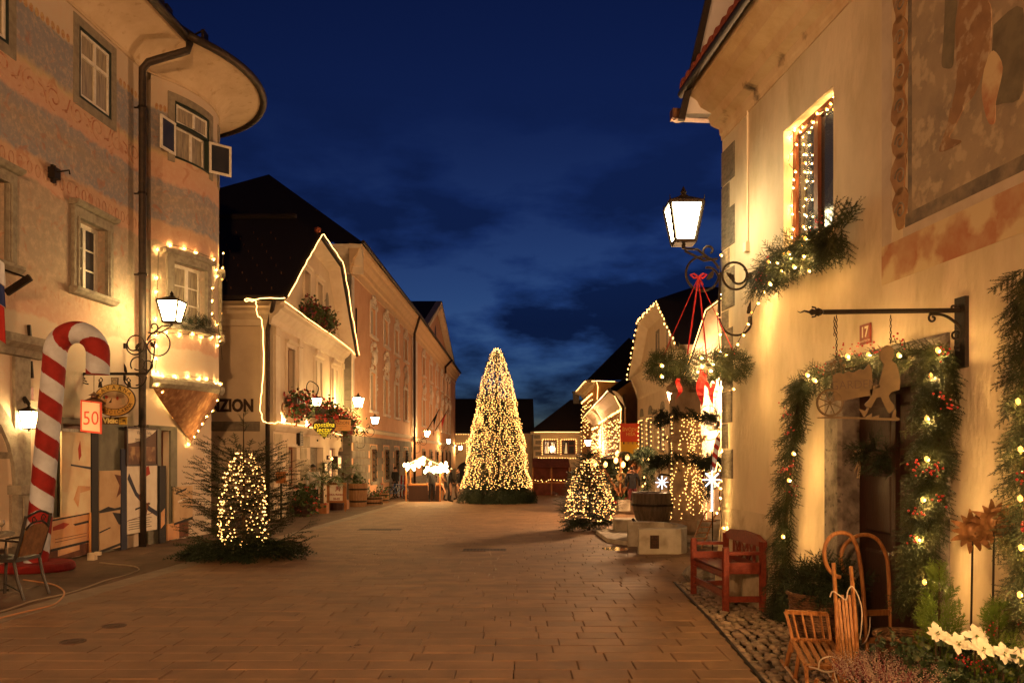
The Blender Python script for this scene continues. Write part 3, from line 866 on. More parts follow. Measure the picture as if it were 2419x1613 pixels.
lo_w = [(sA(y0), sA(y0 + .85), 4.56, 5.80) for y0 in (8.7, 11.42, 14.05)]
door_arch = archhole(sA(9.6), sA(12.42), gz(11) - .2, 2.62)
shop_open = [recthole(*FA.rect(143, 224, 1000, 1310)), recthole(*FA.rect(377, 398, 1015, 1285))]
holes = [recthole(*w) for w in up_w + lo_w] + [door_arch] + shop_open
MB(FA).wall([(0, -1), (LENA, -1), (LENA, 9.75), (0, 9.75)], holes, .22).build('wall', M_FRESCO, HA)
# end wall and back
e0 = FA.P(LENA, 0)
wb = MB(); wb.add([(e0.x, e0.y, -1), (e0.x - 9, e0.y + .6, -1), (e0.x - 9, e0.y + .6, 9.75), (e0.x, e0.y, 9.75)], [(0, 1, 2, 3)]); wb.build('end_wall', M_FRESCO, HA)
# the wall line under the windows painted in green-grey round the shop
sh = MB(FA)
a0, a1, b0, b1 = FA.rect(128, 290, 985, 1320)
# oriel, a segment of a round
OR = Arc((-8.9, 18.0), 2.2)
AL0, AL1 = -math.radians(46), math.radians(48)
def oriel_wall():
 mb = MB(OR); S0, S1 = AL0 * 2.2, AL1 * 2.2
 wins = [(-math.radians(33) * 2.2, -math.radians(5) * 2.2, 7.86, 9.05), (-math.radians(34) * 2.2, -math.radians(9.5) * 2.2, 4.42, 5.68)]
 wins += [(-w[1] + .35, -w[0] + .35, w[2], w[3]) for w in wins]
 ss = sorted(set([S0 + (S1 - S0) * i / 30 for i in range(31)] + [x for w in wins for x in w[:2]]))
 zz = sorted(set([3.2, 9.75] + [x for w in wins for x in w[2:]]))
 for i in range(len(ss) - 1):
  for j in range(len(zz) - 1):
   cs, cz = (ss[i] + ss[i + 1]) / 2, (zz[j] + zz[j + 1]) / 2
   if any(w[0] < cs < w[1] and w[2] < cz < w[3] for w in wins): continue
   mb.add([(ss[i], zz[j], 0), (ss[i + 1], zz[j], 0), (ss[i + 1], zz[j + 1], 0), (ss[i], zz[j + 1], 0)], [(0, 1, 2, 3)])
 for w in wins:
  h = recthole(*w);
  mb.add([(p[0], p[1], 0) for p in h] + [(p[0], p[1], -.16) for p in h], [(i, (i + 1) % 4, 4 + (i + 1) % 4, 4 + i) for i in range(4)])
 return mb.build('oriel', M_FRESCO, HA), wins
oriel, OW = oriel_wall()
def arcbox(mb, s0, s1, z0, z1, d0, d1, n=6):
 for i in range(n): mb.box(s0 + (s1 - s0) * i / n, s0 + (s1 - s0) * (i + 1) / n, z0, z1, d0, d1)
# stone ring and cone under the oriel
ring = MB(OR)
prof = [(-.1, 3.02), (.06, 3.04), (.13, 3.12), (.13, 3.2), (.05, 3.26), (-.05, 3.28)]
for i in range(24):
 ring.extr(prof, (AL0 + (AL1 - AL0) * i / 24) * 2.2, (AL0 + (AL1 - AL0) * (i + 1) / 24) * 2.2)
ring.build('corbel_ring', M_STONE, oriel)
tip = FA.P(FA.s(448), 1.95, .04)
co = MB(); n = 28; topc = [OR.P((AL0 + (AL1 - AL0) * i / n) * 2.2, 3.06, .04) for i in range(n + 1)]
V = []; m_ = 6
for j in range(m_ + 1):
 t = j / m_
 for p in topc:
  f = 1 - t ** 1.12
  q = tip + (p - tip) * f; q.z = 3.06 + (tip.z - 3.06) * t; V.append(tuple(q))
co.raw(V, [(j * (n + 1) + i, j * (n + 1) + i + 1, (j + 1) * (n + 1) + i + 1, (j + 1) * (n + 1) + i) for j in range(m_) for i in range(n)])
co.build('corbel_cone', M_CONE, oriel, smooth=True)
# eave: cove soffit running along the wall and round the oriel
def eave_line(d, z):
 pts = [FA.P(s, z, d) for s in np.linspace(0, sA(16.2), 14)]
 for i in range(0, 25):
  al = -math.radians(40) + math.radians(130) * i / 24
  pts.append(OR.P(al * 2.2, z, d))
 return [tuple(p) for p in pts]
lines = [eave_line(.0, 9.42), eave_line(.03, 9.50), eave_line(.10, 9.62), eave_line(.30, 9.80), eave_line(.80, 9.92), eave_line(.92, 9.95)]
so = MB(); n = len(lines[0])
so.raw([p for L in lines for p in L], [(j * n + i, j * n + i + 1, (j + 1) * n + i + 1, (j + 1) * n + i) for j in range(len(lines) - 1) for i in range(n - 1)])
so.build('soffit', M_SOFFIT, HA, smooth=True)
mo = MB(); mo.tube(eave_line(.02, 9.43), .028, 6); mo.build('cornice_moulding', M_SOFFIT, HA)
gu = MB(); gu.tube(eave_line(.99, 9.97), .085, 8); gu.build('gutter', M_GUTTER, HA, smooth=True)
rf = MB(); e1 = eave_line(.95, 10.02); ridge = [(-13, p[1] if p[1] < 14 else 14 + (p[1] - 14) * .2, 14.2) for p in e1]
rf.raw(e1 + ridge, [(i, i + 1, n + i + 1, n + i) for i in range(n - 1)]); roofA = rf.build('roof', M_ROOF, HA)
sn = MB()
for u, v, dd in ((404, 62, .9), (498, 122, .9), (385, 44, .9)):
 p = OR.P(-math.radians(30) * 2.2, 10.2, .8) if u > 450 else FA.P(FA.s(u, .9), 10.2, .85)
 sn = MB(); sn.box(p.x - .03, p.x + .03, p.y - .12, p.y + .12, 10.05, 10.32); sn.beam((p.x, p.y - .1, 10.3), (p.x - .3, p.y - .1, 10.15), .03, .03); sn.build('snow_stop', M_IRON, roofA)
# downpipe with its swan neck
dp = MB(); sp = FA.s(318); q = FA.P(sp, 9.3, .16)
g0 = OR.P(-math.radians(38) * 2.2, 9.9, .92)
dp.tube([(g0.x, g0.y, g0.z), (g0.x - .03, g0.y - .02, 9.72), (q.x + .12, q.y, 9.42), (q.x, q.y, 9.28), (q.x, q.y, 9.0), (q.x, q.y, 1.5), (q.x, q.y, gz(15.9))], .075, 8)
dpo = dp.build('downpipe', M_GUTTER, HA, smooth=True)
for z in (8.5, 6.8, 5.2, 3.7, 2.2): cl = MB(); cl.lathe([(.085, 0), (.09, .02), (.085, .05)], (q.x, q.y, z), 10); cl.box(q.x - .17, q.x, q.y - .012, q.y + .012, z + .01, z + .035); cl.build('pipe_clamp', M_IRON, dpo)
# windows
for (s0, s1, z0, z1) in up_w:
 fr = MB(FA); w = .16
 fr.box(s0 - w, s0, z0 - w, z1 + w, -.02, .012); fr.box(s1, s1 + w, z0 - w, z1 + w, -.02, .012); fr.box(s0, s1, z1, z1 + w, -.02, .0115); fr.box(s0, s1, z0 - w, z0, -.02, .0115)
 sf = fr.build('window_surround', M_GREYFRAME, HA)
 gf = MB(FA); w = .05
 gf.box(s0, s0 + w, z0, z1, -.1, .004); gf.box(s1 - w, s1, z0, z1, -.1, .004); gf.box(s0 + w, s1 - w, z1 - w, z1, -.1, .0035); gf.box(s0 + w, s1 - w, z0, z0 + w, -.1, .0035); gf.build('outer_frame', M_GREENPAINT, sf)
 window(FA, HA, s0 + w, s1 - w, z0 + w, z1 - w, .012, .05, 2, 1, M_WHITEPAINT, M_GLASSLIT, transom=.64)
for (s0, s1, z0, z1) in lo_w:
 surround(FA, HA, s0, s1, z0, z1, .17, .07, M_STONE, .1, .12)
 window(FA, HA, s0, s1, z0, z1, .14, .075, 2, 3, M_WHITEPAINT, M_GLASS)
for k, (s0, s1, z0, z1) in enumerate(OW):
 top = z0 > 7
 sb = MB(OR); w = .15
 arcbox(sb, s0 - w, s0, z0 - (.1 if top else 0), z1, -.02, .03 if top else .07, 2); arcbox(sb, s1, s1 + w, z0 - (.1 if top else 0), z1, -.02, .03 if top else .07, 2)
 arcbox(sb, s0 - w, s1 + w, z1, z1 + w, -.02, .031 if top else .072)
 if not top:
  arcbox(sb, s0 - w - .06, s1 + w + .06, z1 + w, z1 + w + .1, -.02, .14); arcbox(sb, s0 - w - .04, s1 + w + .04, z0 - .14, z0, -.02, .13)
 sb.build('window_surround', M_GREYFRAME if top else M_STONE, oriel)
 if top:
  # upper sash shut, lower casements swung open
  zt = z0 + (z1 - z0) * .62
  gf = MB(OR);
  for a, b, c, d in ((s0, s0 + .045, z0, z1), (s1 - .045, s1, z0, z1), (s0 + .045, s1 - .045, z1 - .045, z1), (s0 + .045, s1 - .045, z0, z0 + .045), (s0 + .045, s1 - .045, zt - .02, zt + .02)): arcbox(gf, a, b, c, d, -.09, .006, 4)
  gf.build('outer_frame', M_GREENPAINT, oriel)
  window(OR, oriel, s0 + .045, s1 - .045, zt + .02, z1 - .045, .02, .045, 2, 1, M_WHITEPAINT, M_GLASSLIT)
  window(OR, oriel, s0 + .045, s1 - .045, z0 + .045, zt - .02, .1, .05, 2, 1, M_WHITEPAINT, M_GLASSLIT)
  if k == 0:
   hw = (s1 - s0) / 2 - .04; zc0, zc1 = z0 + .04, zt - .02
   for side, ss, ang in ((0, s0 + .02, math.radians(118)), (1, s1 - .02, math.radians(75))):
    h = OR.P(ss, 0, .01); al = ss / 2.2
    tn = Vector((-math.sin(al), math.cos(al), 0)); nn = Vector((math.cos(al), math.sin(al), 0))
    dv = (tn * math.cos(ang) + nn * math.sin(ang)) if side == 0 else (tn * -math.cos(PI - ang * 1.0 - .9) + nn * .75).normalized()
    if side == 0: dv = (-tn * .93 + nn * .36).normalized()
    else: dv = (tn * .72 + nn * .69).normalized()
    pl = View(h, math.atan2(dv.y, dv.x))
    fb = MB(pl); f = .05
    for a, b, c, d in ((0, f, zc0, zc1), (hw - f, hw, zc0, zc1), (f, hw - f, zc0, zc0 + f), (f, hw - f, zc1 - f, zc1)): fb.box(a, b, c, d, -.018, .018)
    c_ = fb.build('open_casement', M_WHITEPAINT, oriel)
    MB(pl).box(f, hw - f, zc0 + f, zc1 - f, -.004, .004).build('pane', M_GLASS, c_)
 else:
  window(OR, oriel, s0, s1, z0, z1, .12, .07, 2, 3, M_WHITEPAINT, M_GLASSLIT)
# painted egg-and-dart band under the eave
eg = MB(FA)
y = 3.0
while y < 16.1:
 s = sA(y)
 if not any(w[0] - .18 < s < w[1] + .18 for w in up_w):
  eg.add([(s + .05 * math.cos(a), 8.80 + .075 * math.sin(a), .004) for a in np.linspace(0, 2 * PI, 9)[:-1]], [tuple(range(8))])
 y += .135
for i in range(5):
 s = -math.radians(43 - i * 2.2) * 2.2
 p = [(s + .035 * math.cos(a), 8.8 + .075 * math.sin(a), .004) for a in np.linspace(0, 2 * PI, 9)[:-1]]
 eg2 = MB(OR); eg2.add(p, [tuple(range(8))]); eg.raw(eg2.v[0], eg2.f)
kind(eg.build('egg_ornament', M_OCHRE, HA), 'stuff')
M_SINOPIA = mat('red_painted_line', (.36, .16, .10), .9, (.50, .33, .23), 7, lo=.42, hi=.58)
y = 6.0; k = 0
while y < 16.0:
 s = sA(y); sg = 1 if k % 2 else -1; pv_ = MB(FA)
 pv_.tube([(p[0], p[1], 0) for p in spiral((s, 7.60), .20, .05, PI * .5 * sg, PI * .5 * sg + sg * PI * 2.4, 18)], .016, 4)
 pv_.tube([(s + .2, 7.6 + .1 * sg, 0), (s + .34, 7.6 + .05 * sg, 0), (s + .42, 7.6 - .16 * sg, 0)], .014, 4)
 for q in range(3): pv_.add([(s + .3 + .05 * math.cos(a) + q * .07, 7.52 + q * .1 * sg + .03 * math.sin(a + q), .003) for a in np.linspace(0, 2 * PI, 8)[:-1]], [tuple(range(7))])
 pv_.build('painted_scroll', M_SINOPIA, HA)
 for q in range(3): MB(FA).tube([(s + q * .2 + .06 * math.cos(a), 6.24 + .1 * math.sin(a), 0) for a in np.linspace(0, 2 * PI, 11)[:-1]], .010, 3, True).build('painted_oval', M_SINOPIA, HA)
 y += .62; k += 1
# arched stone portal at the edge of the picture
po = MB(FA); r_ = (sA(12.42) - sA(9.6)) / 2; cs = (sA(9.6) + sA(12.42)) / 2; zc = 2.62 - r_
for i in range(14):
 a, b = PI * i / 14, PI * (i + 1) / 14
 po.prism([(cs + r_ * math.cos(a), zc + r_ * math.sin(a)), (cs + (r_ + .22) * math.cos(a), zc + (r_ + .22) * math.sin(a)), (cs + (r_ + .22) * math.cos(b), zc + (r_ + .22) * math.sin(b)), (cs + r_ * math.cos(b), zc + r_ * math.sin(b))], -.2, .06)
po.build('portal_arch', M_STONE, HA)
pi_ = MB(FA); s1 = sA(12.42)
pi_.box(s1, s1 + .34, gz(12) - .1, zc - .16, -.05, .10); pi_.box(s1 + .1, s1 + .24, gz(12) + .2, zc - .2, .10, .125)
pi_.box(s1 - .04, s1 + .4, zc - .16, zc - .02, -.05, .17); pi_.box(s1, s1 + .36, zc - .02, 3.18, -.05, .05)
pi_.box(s1 - .02, s1 + .38, gz(12) - .1, gz(12) + .3, -.05, .14)
pi_.build('portal_pilaster', M_STONE, HA)
en = MB(FA); en.extr([(-.02, 3.18), (.08, 3.2), (.12, 3.3), (.22, 3.38), (.24, 3.5), (-.02, 3.54)], sA(9.0), s1 + .62); en.build('portal_cornice', M_STONE, HA)
bd = MB(FA); bd.box(sA(9.6), s1, -.5, 2.7, -.6, -.55); bd.build('portal_door', M_DARKWOOD, HA)
# shop windows behind the painted boards
s0, s1, z0, z1 = FA.rect(143, 224, 1000, 1310); window(FA, HA, s0, s1, z0, z1, .15, .07, 1, 1, M_BROWNWOOD, M_GLASSLIT, transom=.7)
s0, s1, z0, z1 = FA.rect(377, 398, 1015, 1285); window(FA, HA, s0, s1, z0, z1, .12, .07, 1, 2, M_BROWNWOOD, M_GLASSLIT)
# grey-green frame of the shopfront
gf = MB(FA)
for (u0, u1, vt, vb) in ((128, 142, 985, 1318), (225, 296, 985, 1308), (143, 224, 985, 999), (399, 414, 1010, 1290), (346, 376, 1004, 1292), (346, 414, 1003, 1014)):
 a, b, c, d = FA.rect(u0, u1, vt, vb); gf.box(a, b, c, d, -.02, .045)
gf.build('shopfront_surround', M_PLINTH, HA)
# painted lozenge quoins at the far end
qz = MB(FA)
for i in range(5):
 z = -.1 + i * .42; sq = LENA - .42
 qz.prism([(sq, z), (sq + .40, z + .2), (sq + .40, z + .3), (sq, z + .1)], .0, .006)
 qz.prism([(sq + .05, z + .2), (sq + .2, z + .27), (sq + .2, z + .36), (sq + .05, z + .29)], .0, .005)
qz.build('painted_quoin', mat('pale_painted_band', (.60, .52, .40), .9), HA)
# iron tie bars and hook
ti = MB(FA)
a, z = FA.px(64, 800); ti.beam((a, z + .22, .03), (a + .06, z - .22, .03), .03, .05); ti.box(a - .02, a + .14, z - .06, z - .02, .02, .09)
a, z = FA.px(70, 875); ti.beam((a - .01, z + .15, .03), (a + .02, z - .12, .03), .03, .04)
ti.build('tie_bar', M_IRON, HA)
a, z = FA.px(118, 408)
lp = MB(FA); lp.box(a - .06, a + .1, z - .1, z + .08, .0, .12); lp.tube([(a, z, .05), (a, z + .02, .25), (a + .05, z + .05, .3), (a + .1, z, .28)], .014, 5); lp.box(a - .02, a + .06, z - .16, z + .13, .02, .07)
tag(lp.build('iron_wall_hook', M_IRON, None, FA.P(a, z)), 'small black iron hook on the frescoed wall between the two storeys', 'hook')
# ================================================================ LEFT ROW BEYOND: GABLED INN, PINK TOWN PALACE
M_CREAM = mat('cream_plaster', (.68, .56, .40), .85, (.61, .49, .34), 1.6, bump=.12, bscale=30)
M_CREAMLT = mat('pale_trim_plaster', (.72, .62, .47), .85, (.65, .54, .39), 2.5, bump=.1)
M_SALMON = mat('salmon_plaster', (.64, .37, .22), .85, (.58, .32, .18), 1.8, bump=.12, bscale=30)
M_STUCCO = mat('white_stucco', (.70, .61, .52), .8, (.58, .50, .43), 6, bump=.2)
M_ASHLAR = varmat('grey_ashlar', (.20, .175, .14), .85, .16)
M_BLOCKCREAM = varmat('cream_block', (.50, .42, .28), .85, .08)
M_JOINT = mat('dark_joint', (.10, .075, .05), .95)
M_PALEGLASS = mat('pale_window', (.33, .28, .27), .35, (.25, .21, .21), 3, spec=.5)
M_BROWNLET = mat('brown_lettering', (.05, .028, .018), .6)
def ropelight(label, pts, r=.022, k=3):
 P = smoothpath(pts, k) if k and k < 9 else (resample(pts, .35) + [pts[-1]] if k == 9 else [tuple(p) for p in pts])
 P = [tuple(np.array(p) + RNG.normal(size=3) * .012) for p in P]
 return tag(MB().tube(P, r * .5, 5).build('rope_light', M_ROPE, None, tuple(pts[0])), label, 'rope light')
# ---------------- gabled inn
FB = Fac((-7.4, 25.0), (-7.4, 35.5), (1, 0))
FBS = Fac((-7.4, 25.0), (-14.0, 25.0), (0, -1))
HB = T('gabled_inn', 'cream inn with a steep half-hipped gable and flower boxes, beside the salmon palace', 'house', (-7.4, 30, gz(30)))
wB = [FB.rect(676, 694, 813, 925), FB.rect(742, 757, 859, 935), FB.rect(781, 794, 884, 950)]
wB = [(a, b, 3.72, 5.2) for a, b, c, d in wB]
gB = [FB.rect(717, 731, 632, 712), FB.rect(748, 760, 665, 735)]
gB = [(a, b, 7.0, 8.25) for a, b, c, d in gB]
lowW = FB.rect(678, 698, 1055, 1150); doorB = FB.rect(733, 764, 1030, 1215); lowW2 = FB.rect(779, 792, 1058, 1130); archB = FB.rect(804, 811, 1035, 1190)
archB = (9.15, 10.35, gz(34) - .1, 2.0)
hB = [recthole(*w) for w in wB + gB] + [recthole(*lowW), recthole(doorB[0], doorB[1], gz(30) - .2, 1.95), recthole(*lowW2), archhole(*archB)]
gab = [(0, -1.2), (10.5, -1.2), (10.5, 6.15), (9.9, 6.6), (7.4, 9.38), (3.9, 9.6), (.4, 6.8), (0, 6.4)]
MB(FB).wall(gab, hB, .25).build('wall', M_CREAM, HB)
MB(FBS).wall([(0, -1.2), (6.6, -1.2), (6.6, 6.3), (0, 6.3)], [], .2).build('side_wall', M_CREAM, HB)
# roof: slope toward the viewer, slope away, half hip over the gable
rf = MB()
A0, A1, H0, H1 = (-6.9, 24.35, 6.49), (-6.9, 35.6, 6.1), (-6.9, 28.8, 9.62), (-6.9, 32.3, 9.36)
Rg = (-8.1, 30.2, 10.55); Rb = (-16, 30.2, 10.55)
rf.raw([A0, H0, Rg, Rb, (-16, 24.35, 6.49)], [(0, 1, 2, 3, 4)])
rf.raw([A1, H1, Rg, Rb, (-16, 35.6, 6.1)], [(0, 1, 2, 3, 4)])
rf.raw([H0, H1, Rg], [(0, 1, 2)])
th = .16
for a, b in ((A0, H0), (H0, H1), (H1, A1)): rf.beam(np.array(a) - np.array([0, 0, th / 2]), np.array(b) - np.array([0, 0, th / 2]), .06, th, (1, 0, 0))
rf.beam((-6.9, 24.35, 6.42), (-16, 24.35, 6.42), .1, .12)
roofB = rf.build('roof', M_ROOF, HB)
MB().tube([(-8.1, 30.2, 10.6), (-16, 30.2, 10.6)], .1, 6).build('ridge_cap', M_ROOF, roofB); MB().ball((-6.95, 28.75, 9.7), .13).build('end_tile', M_TILE, roofB)
sg = MB(); up = np.array([0, 5.85, 4.06]); up = up / np.linalg.norm(up)
for j in range(9):
 for i in range(14):
  x = -7.35 - i * .62 - (j % 2) * .31; t = .35 + j * .62
  if t > (10.55 - 6.49) / up[2] - .4: continue
  p = np.array([x, 24.35, 6.49]) + up * t + np.array([0, -.04, .05])
  if x > -8.1 and t > 3.2: continue
  sg.box(p[0] - .012, p[0] + .012, p[1] - .03, p[1] + .03, p[2] - .02, p[2] + .05)
kind(sg.build('snow_guards', M_COPPER, roofB), 'stuff')
# soffit boards between wall and roof edge
sf = MB()
off = np.array([0, 0, -.17])
def strip(a, b, wa, wb_): sf.raw([np.array(a) + off, np.array(b) + off, wb_, wa], [(0, 1, 2, 3)])
Wp = lambda s, z: np.array(tuple(FB.P(s, z, .004)))
strip(A0, H0, Wp(.1, 6.25), Wp(3.85, 9.25)); strip(H0, H1, Wp(3.85, 9.25), Wp(7.35, 9.05)); strip(H1, A1, Wp(7.35, 9.05), Wp(10.4, 5.85))
sf.raw([np.array(A0) + off, (-7.4, 24.98, 6.2), (-14, 24.98, 6.2), (-14, 24.35, 6.3)], [(0, 1, 2, 3)])
sf.build('soffit', M_CREAMLT, HB)
# cornice under the gable, string course over the ground floor, pilasters
co = MB(FB)
co.extr([(0, 5.65), (.06, 5.68), (.1, 5.85), (.28, 6.0), (.34, 6.1), (.46, 6.15), (.46, 6.22), (0, 6.28)], -.5, 10.5); co.build('cornice', M_CREAMLT, HB)
c2 = MB(FBS); c2.extr([(0, 5.65), (.06, 5.68), (.1, 5.85), (.28, 6.0), (.34, 6.1), (.46, 6.15), (.46, 6.22), (0, 6.28)], -.02, 6.6); c2.build('cornice', M_CREAMLT, HB)
sc_ = MB(FB); sc_.extr([(0, 2.4), (.05, 2.42), (.14, 2.56), (.16, 2.64), (.03, 2.7), (0, 2.7)], -.1, 9.0); sc_.extr([(0, 2.28), (.05, 2.3), (.14, 2.44), (.16, 2.52), (.03, 2.58), (0, 2.58)], 9.0, 9.1); sc_.build('string_course', M_CREAMLT, HB)
c3 = MB(FBS); c3.extr([(0, 2.4), (.05, 2.42), (.10, 2.56), (.12, 2.64), (.03, 2.7), (0, 2.7)], .42, 6.6); c3.build('string_course', M_GREYFRAME, HB)
for s in (.0, 2.75, 5.3, 8.1, 9.9): pl = MB(FB); pl.box(s, s + .5, 2.7, 5.65, 0, .06); pl.box(s - .03, s + .53, 5.4, 5.64, .06, .09); pl.box(s - .03, s + .53, 2.7, 2.95, .06, .085); pl.build('pilaster', M_CREAMLT, HB)
p2 = MB(FBS); p2.box(.0, .42, -1, 6.0, 0, .05); p2.build('corner_pilaster', M_CREAMLT, HB)
for (s0, s1, z0, z1) in wB:
 surround(FB, HB, s0, s1, z0, z1, .13, .05, M_CREAMLT, .06, .1); window(FB, HB, s0, s1, z0, z1, .16, .07, 2, 1, M_BROWNWOOD, M_GLASS, transom=.62)
for (s0, s1, z0, z1) in gB:
 surround(FB, HB, s0, s1, z0, z1, .12, .04, M_CREAMLT, .05, .06); window(FB, HB, s0, s1, z0, z1, .16, .06, 2, 1, M_BROWNWOOD, M_GLASS, transom=.6)
md = MB(FB); s, z = FB.px(772, 712); md.add([(s + .28 * math.cos(a), z + .36 * math.sin(a), .02) for a in np.linspace(0, 2 * PI, 17)[:-1]], [tuple(range(16))]); md.build('blind_medallion', M_GREYFRAME, HB)
# block-jointed ground floor
blk = MB(FB).bbox(0, .86, 0, .40, 0, .02, .012).mesh('wall_block', M_BLOCKCREAM, FB.P(0, 0))
nb = 0
for j in range(8):
 z = gz(30) - .12 + j * .415
 s = .02 - (j % 2) * .44
 while s < 9.0:
  e = s + .87
  if s > -.1 and not any(e > h[0] - .08 and s < h[1] + .08 and z + .4 > h[2] - .08 and z < h[3] + .1 for h in (lowW, (doorB[0], doorB[1], -2, 2.0), lowW2, archB)) and z + .4 < 2.42:
   inst('wall_block', blk, HB, FB.P(s, z)); nb += 1
  s += .88
window(FB, HB, *lowW, .1, .09, 1, 1, M_BROWNWOOD, M_GLASSLIT, transom=.45)
surround(FB, HB, *lowW, .1, .04, M_CREAMLT, 0, 0)
window(FB, HB, *lowW2, .1, .08, 1, 1, M_BROWNWOOD, emit('lit_shop_glass', (1.0, .62, .28), .55), transom=.7)
# door recess with round fanlight
dr = MB(FB); dr.box(doorB[0], doorB[1], gz(30) - .2, 1.95, -.3, -.26); dro = dr.build('doorway_panel', M_STONE, HB)
fl = MB(FB); c = (doorB[0] + doorB[1]) / 2; fl.prism([(c + .42 * math.cos(a), .75 + .5 * math.sin(a)) for a in np.linspace(0, PI, 9)] + [(c - .42, -.3), (c + .42, -.3)], -.26, -.24); fl.build('fanlight', M_GLASSLIT, dro)
dl = MB(FB); dl.box(c - .42, c + .42, gz(30) - .1, .1, -.26, -.22); dl.build('door', M_BROWNWOOD, dro)
ar = MB(FB); ar.box(9.0, 10.5, gz(34) - .2, 2.2, -.5, -.45); ar.build('archway_back', M_BROWNWOOD, HB)
vt = MB(FB); a = FB.rect(700, 708, 1022, 1052); vt.box(a[0], a[1], a[2], a[3], 0, .12);
vto = vt.build('ventilation_box', M_IRON, HB)
lm = MB(FB)
for i in range(6): lm.box(a[0] + .05, a[1] - .02, a[2] + .05 + i * .08, a[2] + .09 + i * .08, .12, .135)
lm.build('vent_louvre', M_STONE, vto)
# downpipe at the corner
d = MB(); x, y = -7.55, 24.85
d.tube([(-7.2, 24.35, 6.35), (-7.3, 24.5, 6.1), (x, y, 5.5), (x, y, 4), (x, y, gz(25))], .07, 8); d.build('downpipe', M_GUTTER, HB, smooth=True)
le = MB(FBS)
V, F = text_tmpl('PENZION', .53, .022, 0, .012, 'RIGHT', .8)
V = V.copy(); sr, zr = FBS.px(600, 959); V2 = np.column_stack([sr - V[:, 0], V[:, 1] + zr, V[:, 2] + .02])
le = MB(FBS); le.add(V2, F); le.build('lettering', M_BROWNLET, HB)
le = MB(FB); V, F = text_tmpl('GOSTILNA', .55, .0, 0, .01, 'CENTER')
s, z = FB.px(690, 972); le.add(np.column_stack([V[:, 0] * 1.0 + s, V[:, 1] * 1.1 + z, V[:, 2] + .03]), F); le.build('lettering', mat('ochre_lettering', (.33, .17, .08), .7), HB)
# ledge spotlights
for u, v in ((675, 1000), (733, 1012), (790, 1018)):
 s, z = FB.px(u, v, .12)
 sp = MB(FB); sp.ball((s, z + .06, .12), .075, ICO2)
 h_ = sp.build('ledge_spotlight', M_STONE, None, FB.P(s, z, .12), smooth=True); tag(h_, {675: 'round spotlight on the inn ledge under the lettering', 733: 'round spotlight on the inn ledge just before the heart sign', 790: 'round spotlight on the inn ledge below the small hanging sign'}[u], 'spotlight')
 MB(FB).box(s - .1, s - .02, z + .07, z + .16, .04, .09).build('lamp_lens', M_SPOT, h_)
# rope lights on the inn
pA = [tuple(np.array(p) + np.array([.14, -.02, -.02])) for p in (A0, H0, H1, A1)]
ropelight('glowing rope light outlining the steep gable of the inn', pA, .028, 9)
ropelight('glowing rope light along the cornice under the gable', [FB.P(-.6, 6.3, .5), FB.P(2, 6.28, .5), FB.P(5, 6.25, .5), FB.P(8, 6.22, .5), FB.P(10.4, 6.1, .5), FB.P(10.6, 5.95, .35)], .026, 4)
ropelight('glowing rope light running down the corner pipe and along the ledge', [at(672, 704, 24.3), at(585, 706, 24.2), at(583, 712, 24.2), at(604, 712, 24.2), at(608, 745, 24.4), at(620, 765, 24.6), at(622, 880, 24.7), at(615, 950, 24.7), at(619, 985, 24.7), at(630, 998, 24.8), FB.P(.1, 2.66, .22), FB.P(2.6, 2.66, .2), FB.P(5.6, 2.64, .2), FB.P(9.0, 2.5, .2)], .028, 5)
# window boxes
def winbox(label, fac, s0, s1, z, d, n, nf, leaf=M_LEAF, fl=M_REDFLOWER, hang=.5, rad=.3):
 root = T('flower_box', label, 'flower box', fac.P((s0 + s1) / 2, z, d))
 MB(fac).box(s0, s1, z - .12, z + .08, .05, d + .12).build('trough', M_DARKWOOD, root)
 flowers(root, [fac.P(s0, z + .12, d), fac.P((s0 + s1) / 2, z + .14, d + .1), fac.P(s1, z + .1, d)], rad, n, leaf, fl, nf, .11, .09, hang)
winbox('flower box full of dark red geraniums high in the inn gable', FB, 2.9, 6.6, 6.72, .25, 800, 80, M_LEAF, M_PINKFLOWER, .15, .36)
winbox('red geranium box above the lettering, nearest the inn corner', FB, 1.1, 3.0, 3.45, .3, 480, 70, hang=.6)
winbox('large red geranium box above the heart-shaped sign', FB, 4.9, 7.2, 3.3, .35, 650, 150, hang=.6, rad=.36)
winbox('straggling red geranium box beside the arch at the inn end', FB, 7.9, 9.9, 3.15, .45, 520, 80, M_LEAF, M_PINKFLOWER, .6, .36)
